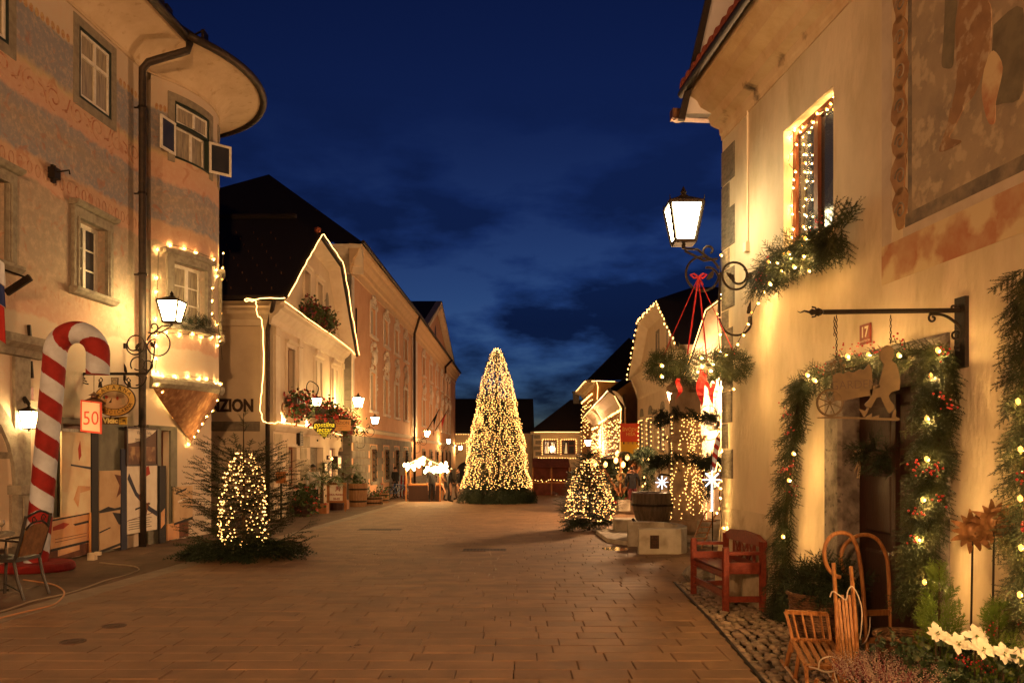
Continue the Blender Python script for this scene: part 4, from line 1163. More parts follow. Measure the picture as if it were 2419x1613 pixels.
# ---------------- salmon palace
FC = Fac((-7.02, 35.2), (-6.65, 53.3), (1, 0)); FD = Fac((-6.65, 53.3), (-6.35, 90.0), (1, 0)); FCS = Fac((-7.02, 35.2), (-14, 35.2), (0, -1))
HC = T('salmon_palace', 'salmon three-storey palace with white stucco window frames and a rusticated grey base', 'palace', (-7.02, 44, gz(44)))
HD = T('pedimented_house', 'salmon house with a triangular pediment at the far end of the left row', 'palace', (-6.5, 70, gz(70)))
def palace(root, fac, cols, L, zled, zc, colw, pedim=None, blocks=True, hood=True):
 top = [(s - colw, s + colw, 7.55, 8.95) for s in cols]; mid = [(s - colw, s + colw, 3.85, 5.75) for s in cols]; bas = [(s - colw * .9, s + colw * .9, .35, 1.95) for s in cols]
 MB(fac).wall([(0, -2.4), (L, -2.4), (L, zc), (0, zc)], [recthole(*w) for w in top + mid + bas], .2).build('wall', M_SALMON, root)
 co = MB(fac); co.extr([(0, zc - .9), (.04, zc - .88), (.06, zc - .55), (.14, zc - .5), (.18, zc - .3), (.34, zc - .1), (.4, zc + .05), (.52, zc + .15), (.55, zc + .3), (0, zc + .34)], -.5, L); co.build('cornice', mat('cornice_plaster', (.68, .48, .29), .85, (.61, .42, .24), 2) if 'cornice_plaster' not in MATS else MATS['cornice_plaster'], root)
 gt = MB(fac); gt.tube([(-.55, zc + .38, .62), (L, zc + .38, .62)], .09, 6); gt.build('gutter', M_GUTTER, root)
 le = MB(fac); le.extr([(0, zled - .1), (.08, zled - .08), (.12, zled + .06), (.05, zled + .12), (0, zled + .14)], -.12, L); le.build('string_course', M_CREAMLT, root)
 for s in cols:
  for (a, b, c, d) in ((s - colw, s + colw, 7.55, 8.95), (s - colw, s + colw, 3.85, 5.75)):
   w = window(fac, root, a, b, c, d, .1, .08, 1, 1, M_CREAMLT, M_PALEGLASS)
   st = MB(fac); e = .2
   st.box(a - e, a, c, d, 0, .05); st.box(b, b + e, c, d, 0, .05); st.box(a - e, b + e, d, d + .16, 0, .055); st.box(a - e - .05, b + e + .05, c - .12, c, 0, .14)
   st.build('window_surround', M_STUCCO, root)
  # stucco: crest over the upper window, shield and drops between storeys, crest over the lower window
  sk = MB(fac); rr = np.random.default_rng(int(s * 10))
  def scroll(cs, cz, r, sg): sk.tube([(p[0], p[1], .06) for p in spiral((cs, cz), r, r * .25, PI * .5, PI * .5 + sg * PI * 1.9, 12)], r * .22, 5)
  for sg in (-1, 1):
   scroll(s + sg * colw * .6, 9.3, .2, sg); scroll(s + sg * colw * 1.3, 9.05, .16, -sg); scroll(s + sg * colw * .55, 6.35, .26, sg); scroll(s + sg * colw * .9, 6.9, .2, -sg); scroll(s + sg * colw * .8, 5.98, .16, -sg)
  sk.ball((s, 9.4, .08), .16, ICO1, (1, 1.2, .6)); sk.ball((s, 6.5, .1), .3, ICO2, (.9, 1.3, .5)); sk.ball((s, 7.15, .08), .2, ICO1, (1.1, .8, .6))
  for _ in range(40):
   z = rr.choice([rr.uniform(5.9, 7.3), rr.uniform(9.0, 9.6), rr.uniform(3.7, 5.9)])
   x = s + rr.normal() * colw * .7 if z > 5.9 else s + rr.choice([-1, 1]) * (colw + .2 + rr.uniform(0, .12))
   sk.ball((x, z, .04), rr.uniform(.05, .1), OCTA, (1, 1.2, .6))
  kind(sk.build('stucco_ornament', M_STUCCO, root), 'stuff')
  a, b, c, d = s - colw * .9, s + colw * .9, .35, 1.95
  sr = MB(fac); e = .18
  sr.box(a - e, a, c - .1, d + .1, 0, .05); sr.box(b, b + e, c - .1, d + .1, 0, .05); sr.box(a, b, d, d + .18, 0, .05); sr.box(a - .06, b + .06, c - .16, c, 0, .1); sro = sr.build('window_surround', M_STONE, root)
  MB(fac).box(a, b, c, d, -.16, -.14).build('pane', M_GLASS, sro)
  gr = MB(fac)
  for i in range(5): x = a + (b - a) * (i + .5) / 5; gr.tube([(x, c, .1), (x, d, .1)], .014, 4)
  for i in range(8): z = c + (d - c) * (i + .5) / 8; gr.tube([(a, z, .1), (b, z, .1)], .012, 4)
  for i in range(5):
   for sg in (-1, 1): gr.tube([(p[0], p[1], .1) for p in spiral((s + sg * colw * .4, c + (d - c) * (i + .5) / 5), .12, .03, 0, sg * PI * 2, 8)], .01, 3)
  kind(gr.build('window_grille', M_IRON, root), 'stuff')
 return bas
basC = palace(HC, FC, [FC.s(u) for u in (881, 911.5, 936, 957.5)], FC.L, 2.82, 10.45, .62)
MB(FCS).wall([(0, -1.5), (7, -1.5), (7, 10.45), (0, 10.45)], [], .2).build('side_wall', M_ASHLAR, HC)
c2 = MB(FCS); c2.extr([(0, 9.55), (.04, 9.57), (.06, 9.9), (.14, 9.95), (.18, 10.15), (.34, 10.35), (.4, 10.5), (.52, 10.6), (.55, 10.75), (0, 10.79)], -.52, 7); c2.build('cornice', M_CREAMLT, HC)
blk = MB(FC).bbox(0, .70, 0, .335, 0, .035, .02).mesh('ashlar_block', M_ASHLAR, FC.P(0, 0)); nb = 0
for j in range(10):
 z = -.52 + j * .34
 s = .01 + (j % 2) * .35
 while s + .7 < FC.L and nb < 300:
  if not any(s + .7 > w[0] - .2 and s < w[1] + .2 and z + .33 > w[2] - .2 and z < w[3] + .22 for w in basC) and z + .33 < 2.74 and z > gz(35.2 + s) - .4:
   inst('ashlar_block', blk, HC, FC.P(s, z)); nb += 1
  s += .71
qn = MB(FCS).bbox(.0, .62, 0, .46, 0, .03, .02).mesh('quoin_block', M_ASHLAR, FCS.P(0, 0))
for j in range(22): inst('quoin_block', qn, HC, FCS.P(.02, -.7 + j * .475))
edge = MB(FC); edge.box(-.02, .34, 2.95, 9.5, 0, .05); edge.build('corner_pilaster', M_STUCCO, HC)
rc = MB(); e = [FC.P(-.6, 10.8, .62), FC.P(FC.L, 10.8, .62)]; rdg = (-13.3, 44, 17.0)
rc.raw([e[0], e[1], (-13.3, 53.3, 17.0), rdg], [(0, 1, 2, 3)]); rc.raw([e[0], (-21, e[0].y, 10.8), rdg], [(0, 1, 2)]); rc.build('roof', M_ROOF, HC)
dC = MB(); q = FC.P(FC.L - .05, 0, .2); dC.tube([(q.x + .4, q.y - .6, 10.75), (q.x + .3, q.y - .5, 10.4), (q.x, q.y, 9.7), (q.x, q.y, 5), (q.x, q.y, gz(53))], .09, 6); dC.build('downpipe', M_DARKWOOD, HC, smooth=True)
tb = MB(FC); s, z = FC.px(839, 770); tb.beam((s, z + .8, .05), (s, z - .8, .05), .05, .06); tb.build('tie_bar', M_IRON, HC)
basD = palace(HD, FD, [FD.s(u) for u in (1000, 1017, 1031, 1043, 1053, 1061)], FD.L, 2.7, 10.45, .8)
pd = MB(FD); sl, srr = FD.s(998), FD.s(1061); ap = (sl + srr) / 2 - 1.5
pd.prism([(sl, 10.85), (srr, 10.85), (ap, 14.2)], -.3, .02); pd.build('pediment', M_SALMON, HD)
pm = MB(FD)
for a, b in (((sl - .6, 10.8), (ap, 14.35)), ((ap, 14.35), (srr + .8, 10.75))):
 pm.prism([a, b, (b[0], b[1] + .55), (a[0], a[1] + .4)], .0, .5)
pm.build('pediment_moulding', M_CREAMLT, HD)
ov = MB(FD); ov.add([(ap - .9 + .55 * math.cos(a), 11.9 + .8 * math.sin(a), .03) for a in np.linspace(0, 2 * PI, 17)[:-1]], [tuple(range(16))]); ov.build('oval_window', M_DARKWOOD, HD)
rd = MB(); pa = FD.P(ap, 14.9, .5); p0 = FD.P(sl - .8, 11.0, .55); p1 = FD.P(srr + 1, 11.0, .55)
rd.raw([p0, pa, (-15, pa.y, 14.9), (-15, p0.y, 11)], [(0, 1, 2, 3)]); rd.raw([p1, pa, (-15, pa.y, 14.9), (-15, p1.y, 11)], [(0, 1, 2, 3)]);
e = [FD.P(0, 10.85, .6), FD.P(FD.L, 10.85, .6)]; rd.raw([e[0], e[1], (-12, 88, 15), (-12, 53.3, 15)], [(0, 1, 2, 3)]); rd.build('roof', M_ROOF, HD)
pj = MB(FD); pj.box(.1, 2.6, 2.9, 9.5, 0, .06); pj.build('corner_pilaster', M_STUCCO, HD)
dD = MB(); q = FD.P(FD.s(1046), 0, .25); dD.tube([(q.x + .5, q.y + 1.5, 10.7), (q.x, q.y, 9.9), (q.x, q.y, 9.3)], .1, 6); dD.build('downpipe', M_DARKWOOD, HD)
bb = MB(FD);
for s0, s1 in ((0, 30), ): bb.box(s0 + .05, FD.L - .05, -2.2, .2, .01, .05)
bb.build('plinth', M_ASHLAR, HD)
# ---------------- far end of the square
FJ = Fac((-7.5, 94), (2.4, 94), (0, -1)); FK = Fac((2.4, 91), (9.0, 91), (0, -1))
M_FARWALL = mat('far_wall_plaster', (.50, .36, .24), .9, (.40, .27, .18), 1.2)
HJ = T('low_far_house', 'long low house closing the square behind the great tree', 'house', (-2, 94, gz(90)))
wj = [FJ.rect(1113, 1128, 1043, 1077)]
wj = [(FJ.s(u) - .7, FJ.s(u) + .7, 1.7, 3.2) for u in (1120, 1160, 1200)]
MB(FJ).wall([(0, -2.5), (9.9, -2.5), (9.9, 4.2), (0, 4.2)], [recthole(*w) for w in wj] + [archhole(1.0, 3.4, -2.3, .9)], .25).build('wall', M_FARWALL, HJ)
for w in wj: window(FJ, HJ, *w, .15, .1, 2, 1, M_BROWNWOOD, M_GLASS, transom=.6)
MB(FJ).box(.9, 3.5, -2.5, 1, -.6, -.5).build('archway_back', M_BLACK, HJ)
MB().raw([(-8, 93.3, 4.2), (2.6, 93.3, 4.2), (2.6, 99, 8.6), (-8, 99, 8.6)], [(0, 1, 2, 3)]).build('roof', M_ROOF, HJ)
HK = T('quoined_far_house', 'pale far house with corner quoins and lit windows to the right of the great tree', 'house', (5, 91, gz(90)))
wk = [(FK.s(u) - .75, FK.s(u) + .75, 1.75, 3.35) for u in (1299, 1343)]
MB(FK).wall([(0, -2.5), (6.6, -2.5), (6.6, 4.3), (0, 4.3)], [recthole(*w) for w in wk], .25).build('wall', M_CREAM, HK)
M_CURTAIN = emit('lit_curtain', (1.0, .72, .30), .5)
for w in wk:
 wo = window(FK, HK, *w, .15, .12, 2, 1, M_BROWNWOOD, M_GLASS, transom=.65)
 surround(FK, HK, *w, .12, .05, M_CREAMLT, .05, 0)
 MB(FK).prism([(w[0] + .3, w[2] + .1), (w[0] + .62, w[2] + .1), (w[0] + .55, w[3] - .3), (w[0] + .45, w[3] - .3)], -.14, -.13).build('lit_curtain', M_CURTAIN, wo)
qk = MB(FK).bbox(0, .75, 0, .42, 0, .05, .03).mesh('quoin_block', M_STONE, FK.P(0, 0))
for j in range(7): inst('quoin_block', qk, HK, FK.P(.05 + (j % 2) * .2, -.3 + j * .64))
rk = MB(); rk.raw([(1.9, 90.3, 4.3), (9.3, 90.3, 4.3), (9.3, 95, 8.2), (6.9, 95, 8.2)], [(0, 1, 2, 3)]); rk.raw([(1.9, 90.3, 4.3), (6.9, 95, 8.2), (1.9, 99, 4.3)], [(0, 1, 2)]); rko = rk.build('roof', M_ROOF, HK)
rk = MB(); rk.box(7.2, 7.9, 94.4, 95.2, 7.6, 9.0); rk.box(7.1, 8.0, 94.3, 95.3, 9.0, 9.15); rk.build('chimney', M_STONE, rko)
eb = MB(FK); eb.extr([(0, 4.0), (.3, 4.2), (.6, 4.3), (0, 4.36)], -.3, 6.6); eb.build('eave', M_CREAMLT, HK)
ropelight('thin rope light along the eave of the quoined far house', [FK.P(.1, 4.25, .7), FK.P(3, 4.25, .7), FK.P(5.2, 4.22, .7)], .045, 2)
light_string('row of tiny lights under the windows of the quoined far house', [tuple(FK.P(.6, 1.35, .1)), tuple(FK.P(6.4, 1.3, .1))], .3, .055, M_BULBFAR, cable=False, stuff=True)
for i, w in enumerate(wk):
 light_string(['tiny lights framing the curtained far window beside the quoins', 'tiny lights framing the last far window by the corner'][i], [tuple(FK.P(w[0] - .12, w[2], .1)), tuple(FK.P(w[0] - .12, w[3] + .1, .1)), tuple(FK.P(w[1] + .12, w[3] + .1, .1)), tuple(FK.P(w[1] + .12, w[2], .1))], .26, .05, M_BULBFAR, cable=False, stuff=True)
light_string('lights along the eave of the low far house', [tuple(FJ.P(.2, 4.1, .6)), tuple(FJ.P(5, 4.05, .6))], .28, .05, M_BULBFAR, cable=False, stuff=True)
light_string('lights strung across the wall and window of the low far house', [tuple(FJ.P(.3, 3.0, .1)), tuple(FJ.P(2.0, 3.05, .1)), tuple(FJ.P(2.2, 3.4, .1)), tuple(FJ.P(2.2, 1.7, .1))], .26, .05, M_BULBFAR, cable=False, stuff=True)
# ================================================================ RIGHT: HOUSE NUMBER 17 AND THE ROW BEYOND IT
FE = Fac((2.66 + .0997 * 32.17, -22.0), (2.66, 10.17), (-1, 0))
def sE(y): return (y + 22.0) / FE.d[1]
LE = FE.L
M_YPLASTER = mat('aged_yellow_plaster', (.57, .48, .35), .9, (.45, .36, .24), 1.8, bump=.6, bscale=16, stretch=(1, 1, .45), col3=(.62, .51, .37), scale3=2.6, lo3=.48, hi3=.62)
M_CORNICE = mat('weathered_cornice_plaster', (.60, .46, .30), .9, (.50, .35, .21), 3, bump=.3, bscale=30, col3=(.07, .055, .045), scale3=1.5, lo3=.62, hi3=.68)
M_QUOIN = mat('grey_quoin_stone', (.17, .145, .115), .9, (.10, .085, .068), 9, bump=.4, bscale=50, stretch=(1, 1, 3))
HE = T('garden_shop_house', 'yellow plastered house with a fresco and a fir-framed doorway, number 17', 'house', (2.9, 8, 0))
winE = (sE(7.36), sE(8.40), 3.74, 5.03)
doorE = (sE(6.0), sE(7.16), -.2, 2.2)
hoE = (doorE[0] - .28, doorE[1] + .28, -.2, 2.48)
MB(FE).wall([(0, -.6), (LE, -.6), (LE, 5.75), (0, 5.75)], [recthole(*winE), recthole(*hoE)], .34).build('wall', M_YPLASTER, HE)
c = FE.P(LE, 0); perp = Vector((FE.d[1] * 0 + .995, .0997, 0))
MB().raw([tuple(c) [:2] + (-.6,), (c.x + 7 * .995, c.y + .7, -.6), (c.x + 7 * .995, c.y + .7, 5.75), tuple(c)[:2] + (5.75,)], [(0, 1, 2, 3)]).build('end_wall', M_YPLASTER, HE)
# battered foot of the wall at the corner
pb = MB(FE); pb.extr([(.001, 1.0), (.015, .7), (.06, .2), (.11, gz(9) - .1)], sE(8.3), LE + .02); pb.build('battered_plinth', mat('stained_plinth_plaster', (.52, .43, .31), .92, (.30, .23, .15), 2.4, bump=.5, bscale=22, col3=(.56, .47, .34), scale3=5), HE)
# cornice: big moulded eave
cn = MB(FE); cn.extr([(0, 5.62), (.015, 5.62), (.02, 5.67), (.035, 5.69), (.045, 5.76), (.15, 5.80), (.17, 5.85), (.19, 5.90), (.33, 5.98), (.37, 6.06), (.45, 6.12), (.46, 6.2), (0, 6.22)], 0, LE + .0); cn.build('cornice', M_CORNICE, HE)
gt = MB(FE); gt.tube([(0, 6.2, .52), (LE + .04, 6.2, .52)], .05, 8); gt.build('gutter', M_IRON, HE, smooth=True)
g2 = MB(); p = FE.P(LE, 5.98, .54); g2.lathe([(.07, 0), (.075, .01), (.075, .13)], (p.x, p.y + .12, 5.9), 10); g2.beam((p.x - .1, p.y + .1, 5.97), (p.x + .55, p.y + .16, 5.97), .13, .12); g2.build('end_gutter', M_COPPER, HE)
til = MB(FE); r_ = .085
prof = [(-.09, 0), (-.085, .05), (-.045, .085), (0, .095), (.045, .085), (.085, .05), (.09, 0)]
V = [(x, 6.24 + h, .56) for x, h in prof] + [(x, 6.24 + h + .42, -.10) for x, h in prof]
tm_ = MB(FE).add(V, [(i, i + 1, 8 + i, 7 + i) for i in range(6)] + [tuple(range(7))]).mesh('roof_tile', M_TILE, FE.P(0, 0))
rE = MB(FE); rE.add([(0, 6.22, .54), (LE, 6.22, .54), (LE, 9.6, -4.5), (0, 9.6, -4.5)], [(0, 1, 2, 3)]); roofE = rE.build('roof', M_TILE, HE)
s = LE - .1
while s > sE(3.5):
 inst('roof_tile', tm_, roofE, FE.P(s, 0)); s -= .2
# taller gable end wall with black verge above the far end of the roof
gw = MB(View((0, 10.02, 0))); gw.prism([(2.17, 5.9), (2.52, 7.45), (3.15, 9.8), (5.6, 9.8), (5.6, 5.9)], -.12, 0); gwo = gw.build('gable_wall', mat('grey_white_render', (.52, .50, .50), .85, (.45, .43, .44), 2), HE)
vg = MB(); vg.beam((2.10, 9.98, 5.8), (2.47, 9.98, 7.45), .06, .08); vg.beam((2.47, 9.98, 7.45), (3.1, 9.98, 9.9), .06, .08); vg.build('verge_board', M_IRON, gwo)
# quoins at the corner
for j, (v0, v1, w) in enumerate(((356, 440, .42), (440, 505, .25), (500, 592, .42), (592, 640, .25), (640, 735, .42), (735, 780, .22), (778, 925, .36), (925, 1000, .34), (1000, 1060, .2), (1060, 1130, .36))):
 z1, z0 = EYE + (V0 - v0) / FPX * 10.1, EYE + (V0 - v1) / FPX * 10.1
 q = MB(FE); q.bbox(LE - w, LE + .004, z0 + .008, z1 - .008, -.03, .015, .008); q.build('quoin_stone', M_QUOIN, HE)
# window with deep splay, red-brown frame
fm = MB(FE)
a, b, c0, c1 = winE
window(FE, HE, a, b, c0, c1, .10, .075, 2, 1, M_BROWNWOOD, M_GLASS, transom=None)
ts = MB(FE)
for s0, s1 in ((a + .14, a + .40), (b - .45, b - .14)): ts.prism([(s0, c0 + .06), (s1, c0 + .06), (s1 - .05, c0 + .26), (s0 + .05, c0 + .26)], -.135, -.13)
ts.build('lit_table_lamp', emit('lit_lampshade', (1, .86, .5), 2.2), HE)
sl = MB(FE); sl.box(a - .03, b + .03, c0 - .06, c0 + .002, -.3, .06); sl.build('sill', M_CORNICE, HE)
# doorway: worn stone jambs and lintel, panelled door
jb = MB(FE)
s0, s1, z0, z1 = doorE
w = .30
jb.bbox(s0 - w, s0, -.1, z1, -.34, .05, .03); jl = jb.build('door_jamb', M_OLDSTONE, HE)
jb = MB(FE); jb.bbox(s1, s1 + w, -.1, z1, -.34, .05, .03); jb.build('door_jamb', M_OLDSTONE, HE)
jb = MB(FE); jb.bbox(s0 - w, s1 + w, z1 + .002, z1 + .32, -.34, .052, .03); jb.build('door_lintel', M_OLDSTONE, HE)
dr = MB(FE); dr.box(s0, s1, -.1, z1, -.2, -.14); dro = dr.build('door', M_DARKWOOD, HE)
for (x0, x1, y0, y1) in ((.08, .52, .15, .85), (.62, 1.06, .15, .85), (.08, .52, .98, 1.5), (.62, 1.06, .98, 1.5), (.08, .52, 1.62, 2.08), (.62, 1.06, 1.62, 2.08)):
 MB(FE).bbox(s0 + x0, s0 + x1, y0, y1, -.14, -.115, .03).build('door_panel', M_DARKWOOD, dro)
MB(FE).box(s0 + .54, s0 + .6, .0, 2.15, -.14, -.10).build('door_stile', M_DARKWOOD, dro)
hd = MB(FE); hd.tube([(s0 + .5, 1.0, -.14), (s0 + .5, 1.0, -.08), (s0 + .4, 1.0, -.08)], .012, 6); hd.build('door_handle', M_IRON, dro)
st = MB(FE); st.bbox(s0 - .35, s1 + .35, -.1, .07, -.3, .28, .02); st.build('doorstep', M_OLDSTONE, HE)
# white cable and junction box on the wall
cb = MB(FE); sa, za = FE.px(1769, 262); cb.tube([(sa, za, .015), (sa, FE.px(1765, 580)[1], .015)], .012, 5); sb, zb = FE.px(1768, 583); cb.box(sb - .04, sb + .04, zb - .06, zb + .05, .0, .05); cb.build('cable_conduit', M_CREAMLT, HE)
# painted fresco on the upper wall
FR = T('wall_fresco', 'old faded fresco of a walking figure in a painted scroll frame, on the yellow house', 'fresco', FE.P(sE(5), 4.4))
A = FE.px(2155, 535); sfr = A[0]; zf = A[1]
m_bg = mat('fresco_ground', (.31, .245, .175), .9, (.21, .17, .13), 2.5, col3=(.40, .32, .225), scale3=9, lo3=.52, hi3=.62, bump=.2)
m_blk = mat('fresco_dark_line', (.11, .095, .08), .9, (.24, .19, .14), 6)
m_sc = mat('fresco_scroll', (.33, .20, .10), .9, (.24, .13, .065), 7)
m_fig = mat('fresco_figure', (.28, .17, .095), .9, (.19, .11, .065), 4, col3=(.38, .29, .20), scale3=9, lo3=.54, hi3=.64)
m_gre = mat('fresco_drapery', (.17, .145, .10), .9, (.11, .095, .07), 6)
m_pnk = mat('fresco_pink', (.36, .16, .09), .9, (.44, .29, .18), 3.5, col3=(.53, .42, .26), scale3=3, lo3=.46, hi3=.56)
m_mau = mat('fresco_mauve', (.50, .42, .34), .9, (.42, .34, .27), 4)
zt = 6.0
def fp(u, v): return FE.px(u, v)
L0 = fp(2085, 612)[0]
def poly(nm, pts, m, d): return MB(FE).prism([fp(p[0], p[1]) for p in smoothpath([(u, v, 0) for u, v in pts + pts[:1]], 4)[:-1]], .0, d).build(nm, m, FR)
sL = fp(2156, 480)[0]; zB = fp(2156, 462)[1] - .12
MB(FE).box(sE(3.0), sL, zB, 5.55, 0, .006).build('painted_field', m_bg, FR)
MB(FE).box(sL, sL + .05, zB - .1, 5.55, 0, .008).build('frame_line', m_blk, FR)
MB(FE).box(sE(3.0), sL + .09, zB - .1, zB, 0, .007).build('frame_line', m_blk, FR)
MB(FE).box(sE(3.0), sL + .12, zB - .17, zB - .1, 0, .005).build('frame_line', m_mau, FR)
MB(FE).box(sE(3.0), sL + .42, zB - .48, zB - .17, 0, .004).build('pink_band', m_pnk, FR)
MB(FE).box(sL + .28, sL + .42, zB - .17, 5.5, 0, .003).build('mauve_band', m_mau, FR)
sc_ = MB(FE)
zz = zB - .05; k = 0
while zz < 5.35:
 for i in range(1):
  c = (sL + .15 + .02 * (k % 2), zz + .12)
  pts = [(c[0] + .1 * math.cos(a) * (1 + .25 * math.sin(3 * a + k)), c[1] + .17 * math.sin(a)) for a in np.linspace(0, 2 * PI, 15)[:-1]]
  sc_.prism(pts, 0, .009)
 zz += .27; k += 1
sco = sc_.build('painted_scroll', m_sc, FR)
zz = zB + .05
while zz < 5.3:
 MB(FE).tube([(p[0], p[1], .010) for p in spiral((sL + .15, zz), .07, .02, 0, PI * 2.6, 18)], .008, 4).build('scroll_line', m_blk, sco); zz += .27
poly('painted_drapery', [(2235, 0), (2262, 0), (2258, 60), (2256, 120), (2252, 158), (2236, 162), (2227, 150), (2232, 80)], m_gre, .009)
poly('painted_leg', [(2270, 0), (2335, 0), (2345, 60), (2338, 130), (2318, 190), (2298, 232), (2262, 262), (2252, 250), (2262, 200), (2262, 130), (2260, 60)], m_fig, .010)
poly('painted_leg', [(2248, 256), (2280, 250), (2258, 300), (2246, 326), (2270, 332), (2268, 340), (2232, 358), (2222, 352), (2240, 300)], m_fig, .011)
poly('painted_shin', [(2330, 150), (2350, 120), (2372, 160), (2356, 240), (2352, 290), (2336, 286), (2322, 220)], m_pnk, .0095)
poly('painted_drapery', [(2350, 60), (2419, 20), (2419, 215), (2370, 245), (2346, 240), (2344, 160)], m_gre, .0088)
# ---------------- houses behind, right-hand row
def gable_house(root, x, y0, y1, ze, h0, h1, zh, wins, xo=.45, back=9, wallm=None, arches=()):
 wallm = wallm or M_CREAM
 f = Fac((x, y0), (x, y1), (-1, 0)); L = f.L
 out = [(0, -1.8), (L, -1.8), (L, ze), (h1 - y0, zh - .15), (h0 - y0, zh - .15), (0, ze)]
 MB(f).wall(out, [recthole(*w) for w in wins] + list(arches), .22).build('wall', wallm, root)
 MB().raw([(x, y0, -1), (x + back, y0, -1), (x + back, y0, ze), (x, y0, ze)], [(0, 1, 2, 3)]).build('side_wall', wallm, root)
 A0, A1, H0, H1 = (x - xo, y0 - .4, ze - .1), (x - xo, y1 + .3, ze - .1), (x - xo, h0, zh), (x - xo, h1, zh)
 ym = (y0 + y1) / 2; zr = zh + 1.0; R = (x + 1.6, ym, zr); Rb = (x + back, ym, zr)
 rf = MB(); rf.raw([A0, H0, R, Rb, (x + back, y0 - .4, ze - .1)], [(0, 1, 2, 3, 4)]); rf.raw([A1, H1, R, Rb, (x + back, y1 + .3, ze - .1)], [(0, 1, 2, 3, 4)]); rf.raw([H0, H1, R], [(0, 1, 2)])
 for a, b in ((A0, H0), (H0, H1), (H1, A1)): rf.beam(np.array(a) - np.array([0, 0, .06]), np.array(b) - np.array([0, 0, .06]), .06, .12, (1, 0, 0))
 rf.build('roof', M_ROOF, root)
 sf = MB(); o_ = np.array([0, 0, -.13]); P = lambda s, z: np.array(tuple(f.P(s, z, .004)))
 for a, b, c, d in ((A0, H0, P(.1, ze - .35), P(h0 - y0 + .2, zh - .5)), (H0, H1, P(h0 - y0 + .2, zh - .5), P(h1 - y0 - .2, zh - .5)), (H1, A1, P(h1 - y0 - .2, zh - .5), P(L - .1, ze - .35))):
  sf.raw([np.array(a) + o_, np.array(b) + o_, d, c], [(0, 1, 2, 3)])
 sf.build('soffit', M_CREAMLT, root)
 return f, (A0, H0, H1, A1)
# nearest: vine-clad gable behind the fountain
HF = T('vine_gabled_house', 'cream gabled house behind the stone fountain, rope light on its gable', 'house', (6.4, 23, gz(23)))
wF = [(7.3, 8.1, 2.6, 3.5), (4.2, 5.0, 2.5, 3.4), (1.2, 2.0, 2.5, 3.4)]
FF, eF = gable_house(HF, 6.45, 18.0, 28.3, 4.1, 21.2, 24.7, 6.2, wF, arches=[archhole(2.6, 4.0, -.6, 1.6), archhole(6.2, 7.6, -.6, 1.5)])
for w in wF: window(FF, HF, *w, .12, .08, 2, 1, M_BROWNWOOD, M_GLASSLIT, transom=.6); surround(FF, HF, *w, .1, .04, M_STONE, .05, .04)
MB(FF).box(2.4, 8.0, -.8, 1.8, -.5, -.45).build('archway_back', M_BROWNWOOD, HF)
vm = MB(); rr = np.random.default_rng(3)
for i in range(14):
 s, z = rr.uniform(1, 7), rr.uniform(4, 4.6); pts = []
 for j in range(7): pts.append(FF.P(s, z, .03)); s += rr.normal() * .12; z += rr.uniform(-.6, -.2)
 vm.tube(pts, .012, 3)
kind(vm.build('bare_vine', M_BARK, HF), 'stuff')
ropelight('straight rope light up the gable edge beside the hanging wreath', [tuple(np.array(p) + np.array([-.05, 0, -.1])) for p in (eF[3], eF[2], eF[1])], .024, 0)
# tall cream gable with small attic windows
HG = T('tall_gabled_house', 'tall cream gabled house outlined in bulbs, two small attic windows', 'house', (6.8, 37, gz(37)))
wG = [(3.35, 3.95, 6.2, 7.3), (6.0, 6.6, 6.2, 7.3), (1.5, 2.4, 1.9, 3.3), (4.6, 5.5, 1.9, 3.3), (7.8, 8.7, 1.9, 3.3), (10.4, 11.3, 1.9, 3.3)]
FG, eG = gable_house(HG, 6.75, 30.9, 43.3, 5.95, 34.75, 40.1, 8.4, wG, arches=[archhole(5.6, 7.0, -1, 1.1), archhole(9.0, 10.2, -1, 1.0)])
for w in wG[:2]: window(FG, HG, *w, .14, .06, 1, 2, M_BROWNWOOD, M_GLASS); surround(FG, HG, *w, .12, .03, M_GREYFRAME, 0, 0)
for w in wG[2:]: window(FG, HG, *w, .14, .07, 2, 1, M_BROWNWOOD, M_GLASSLIT, transom=.6); surround(FG, HG, *w, .12, .05, M_STONE, .05, .05)
MB(FG).box(5, 10.6, -1.2, 1.4, -.5, -.45).build('archway_back', M_BROWNWOOD, HG)
cvG = MB(FG); cvG.extr([(0, 4.6), (.05, 4.7), (.1, 5.2), (.28, 5.6), (.42, 5.75)], .2, 12.2); cvG.build('coved_eave', M_CREAMLT, HG)
for w in wG[2:]: c = (w[0] + w[1]) / 2; MB(FG).prism([(c + .5 * math.cos(a), w[3] + .35 + .42 * math.sin(a)) for a in np.linspace(0, PI, 10)], 0, .05).build('shell_hood', M_STONE, HG)
o_ = np.array([-.08, 0, -.08]); P4 = [tuple(np.array(p) + o_) for p in eG]
light_string('large round bulbs outlining the tall gable against the sky', [P4[3], P4[2], P4[1], P4[0]], .42, .055, M_BULBFAR, jit=.02)
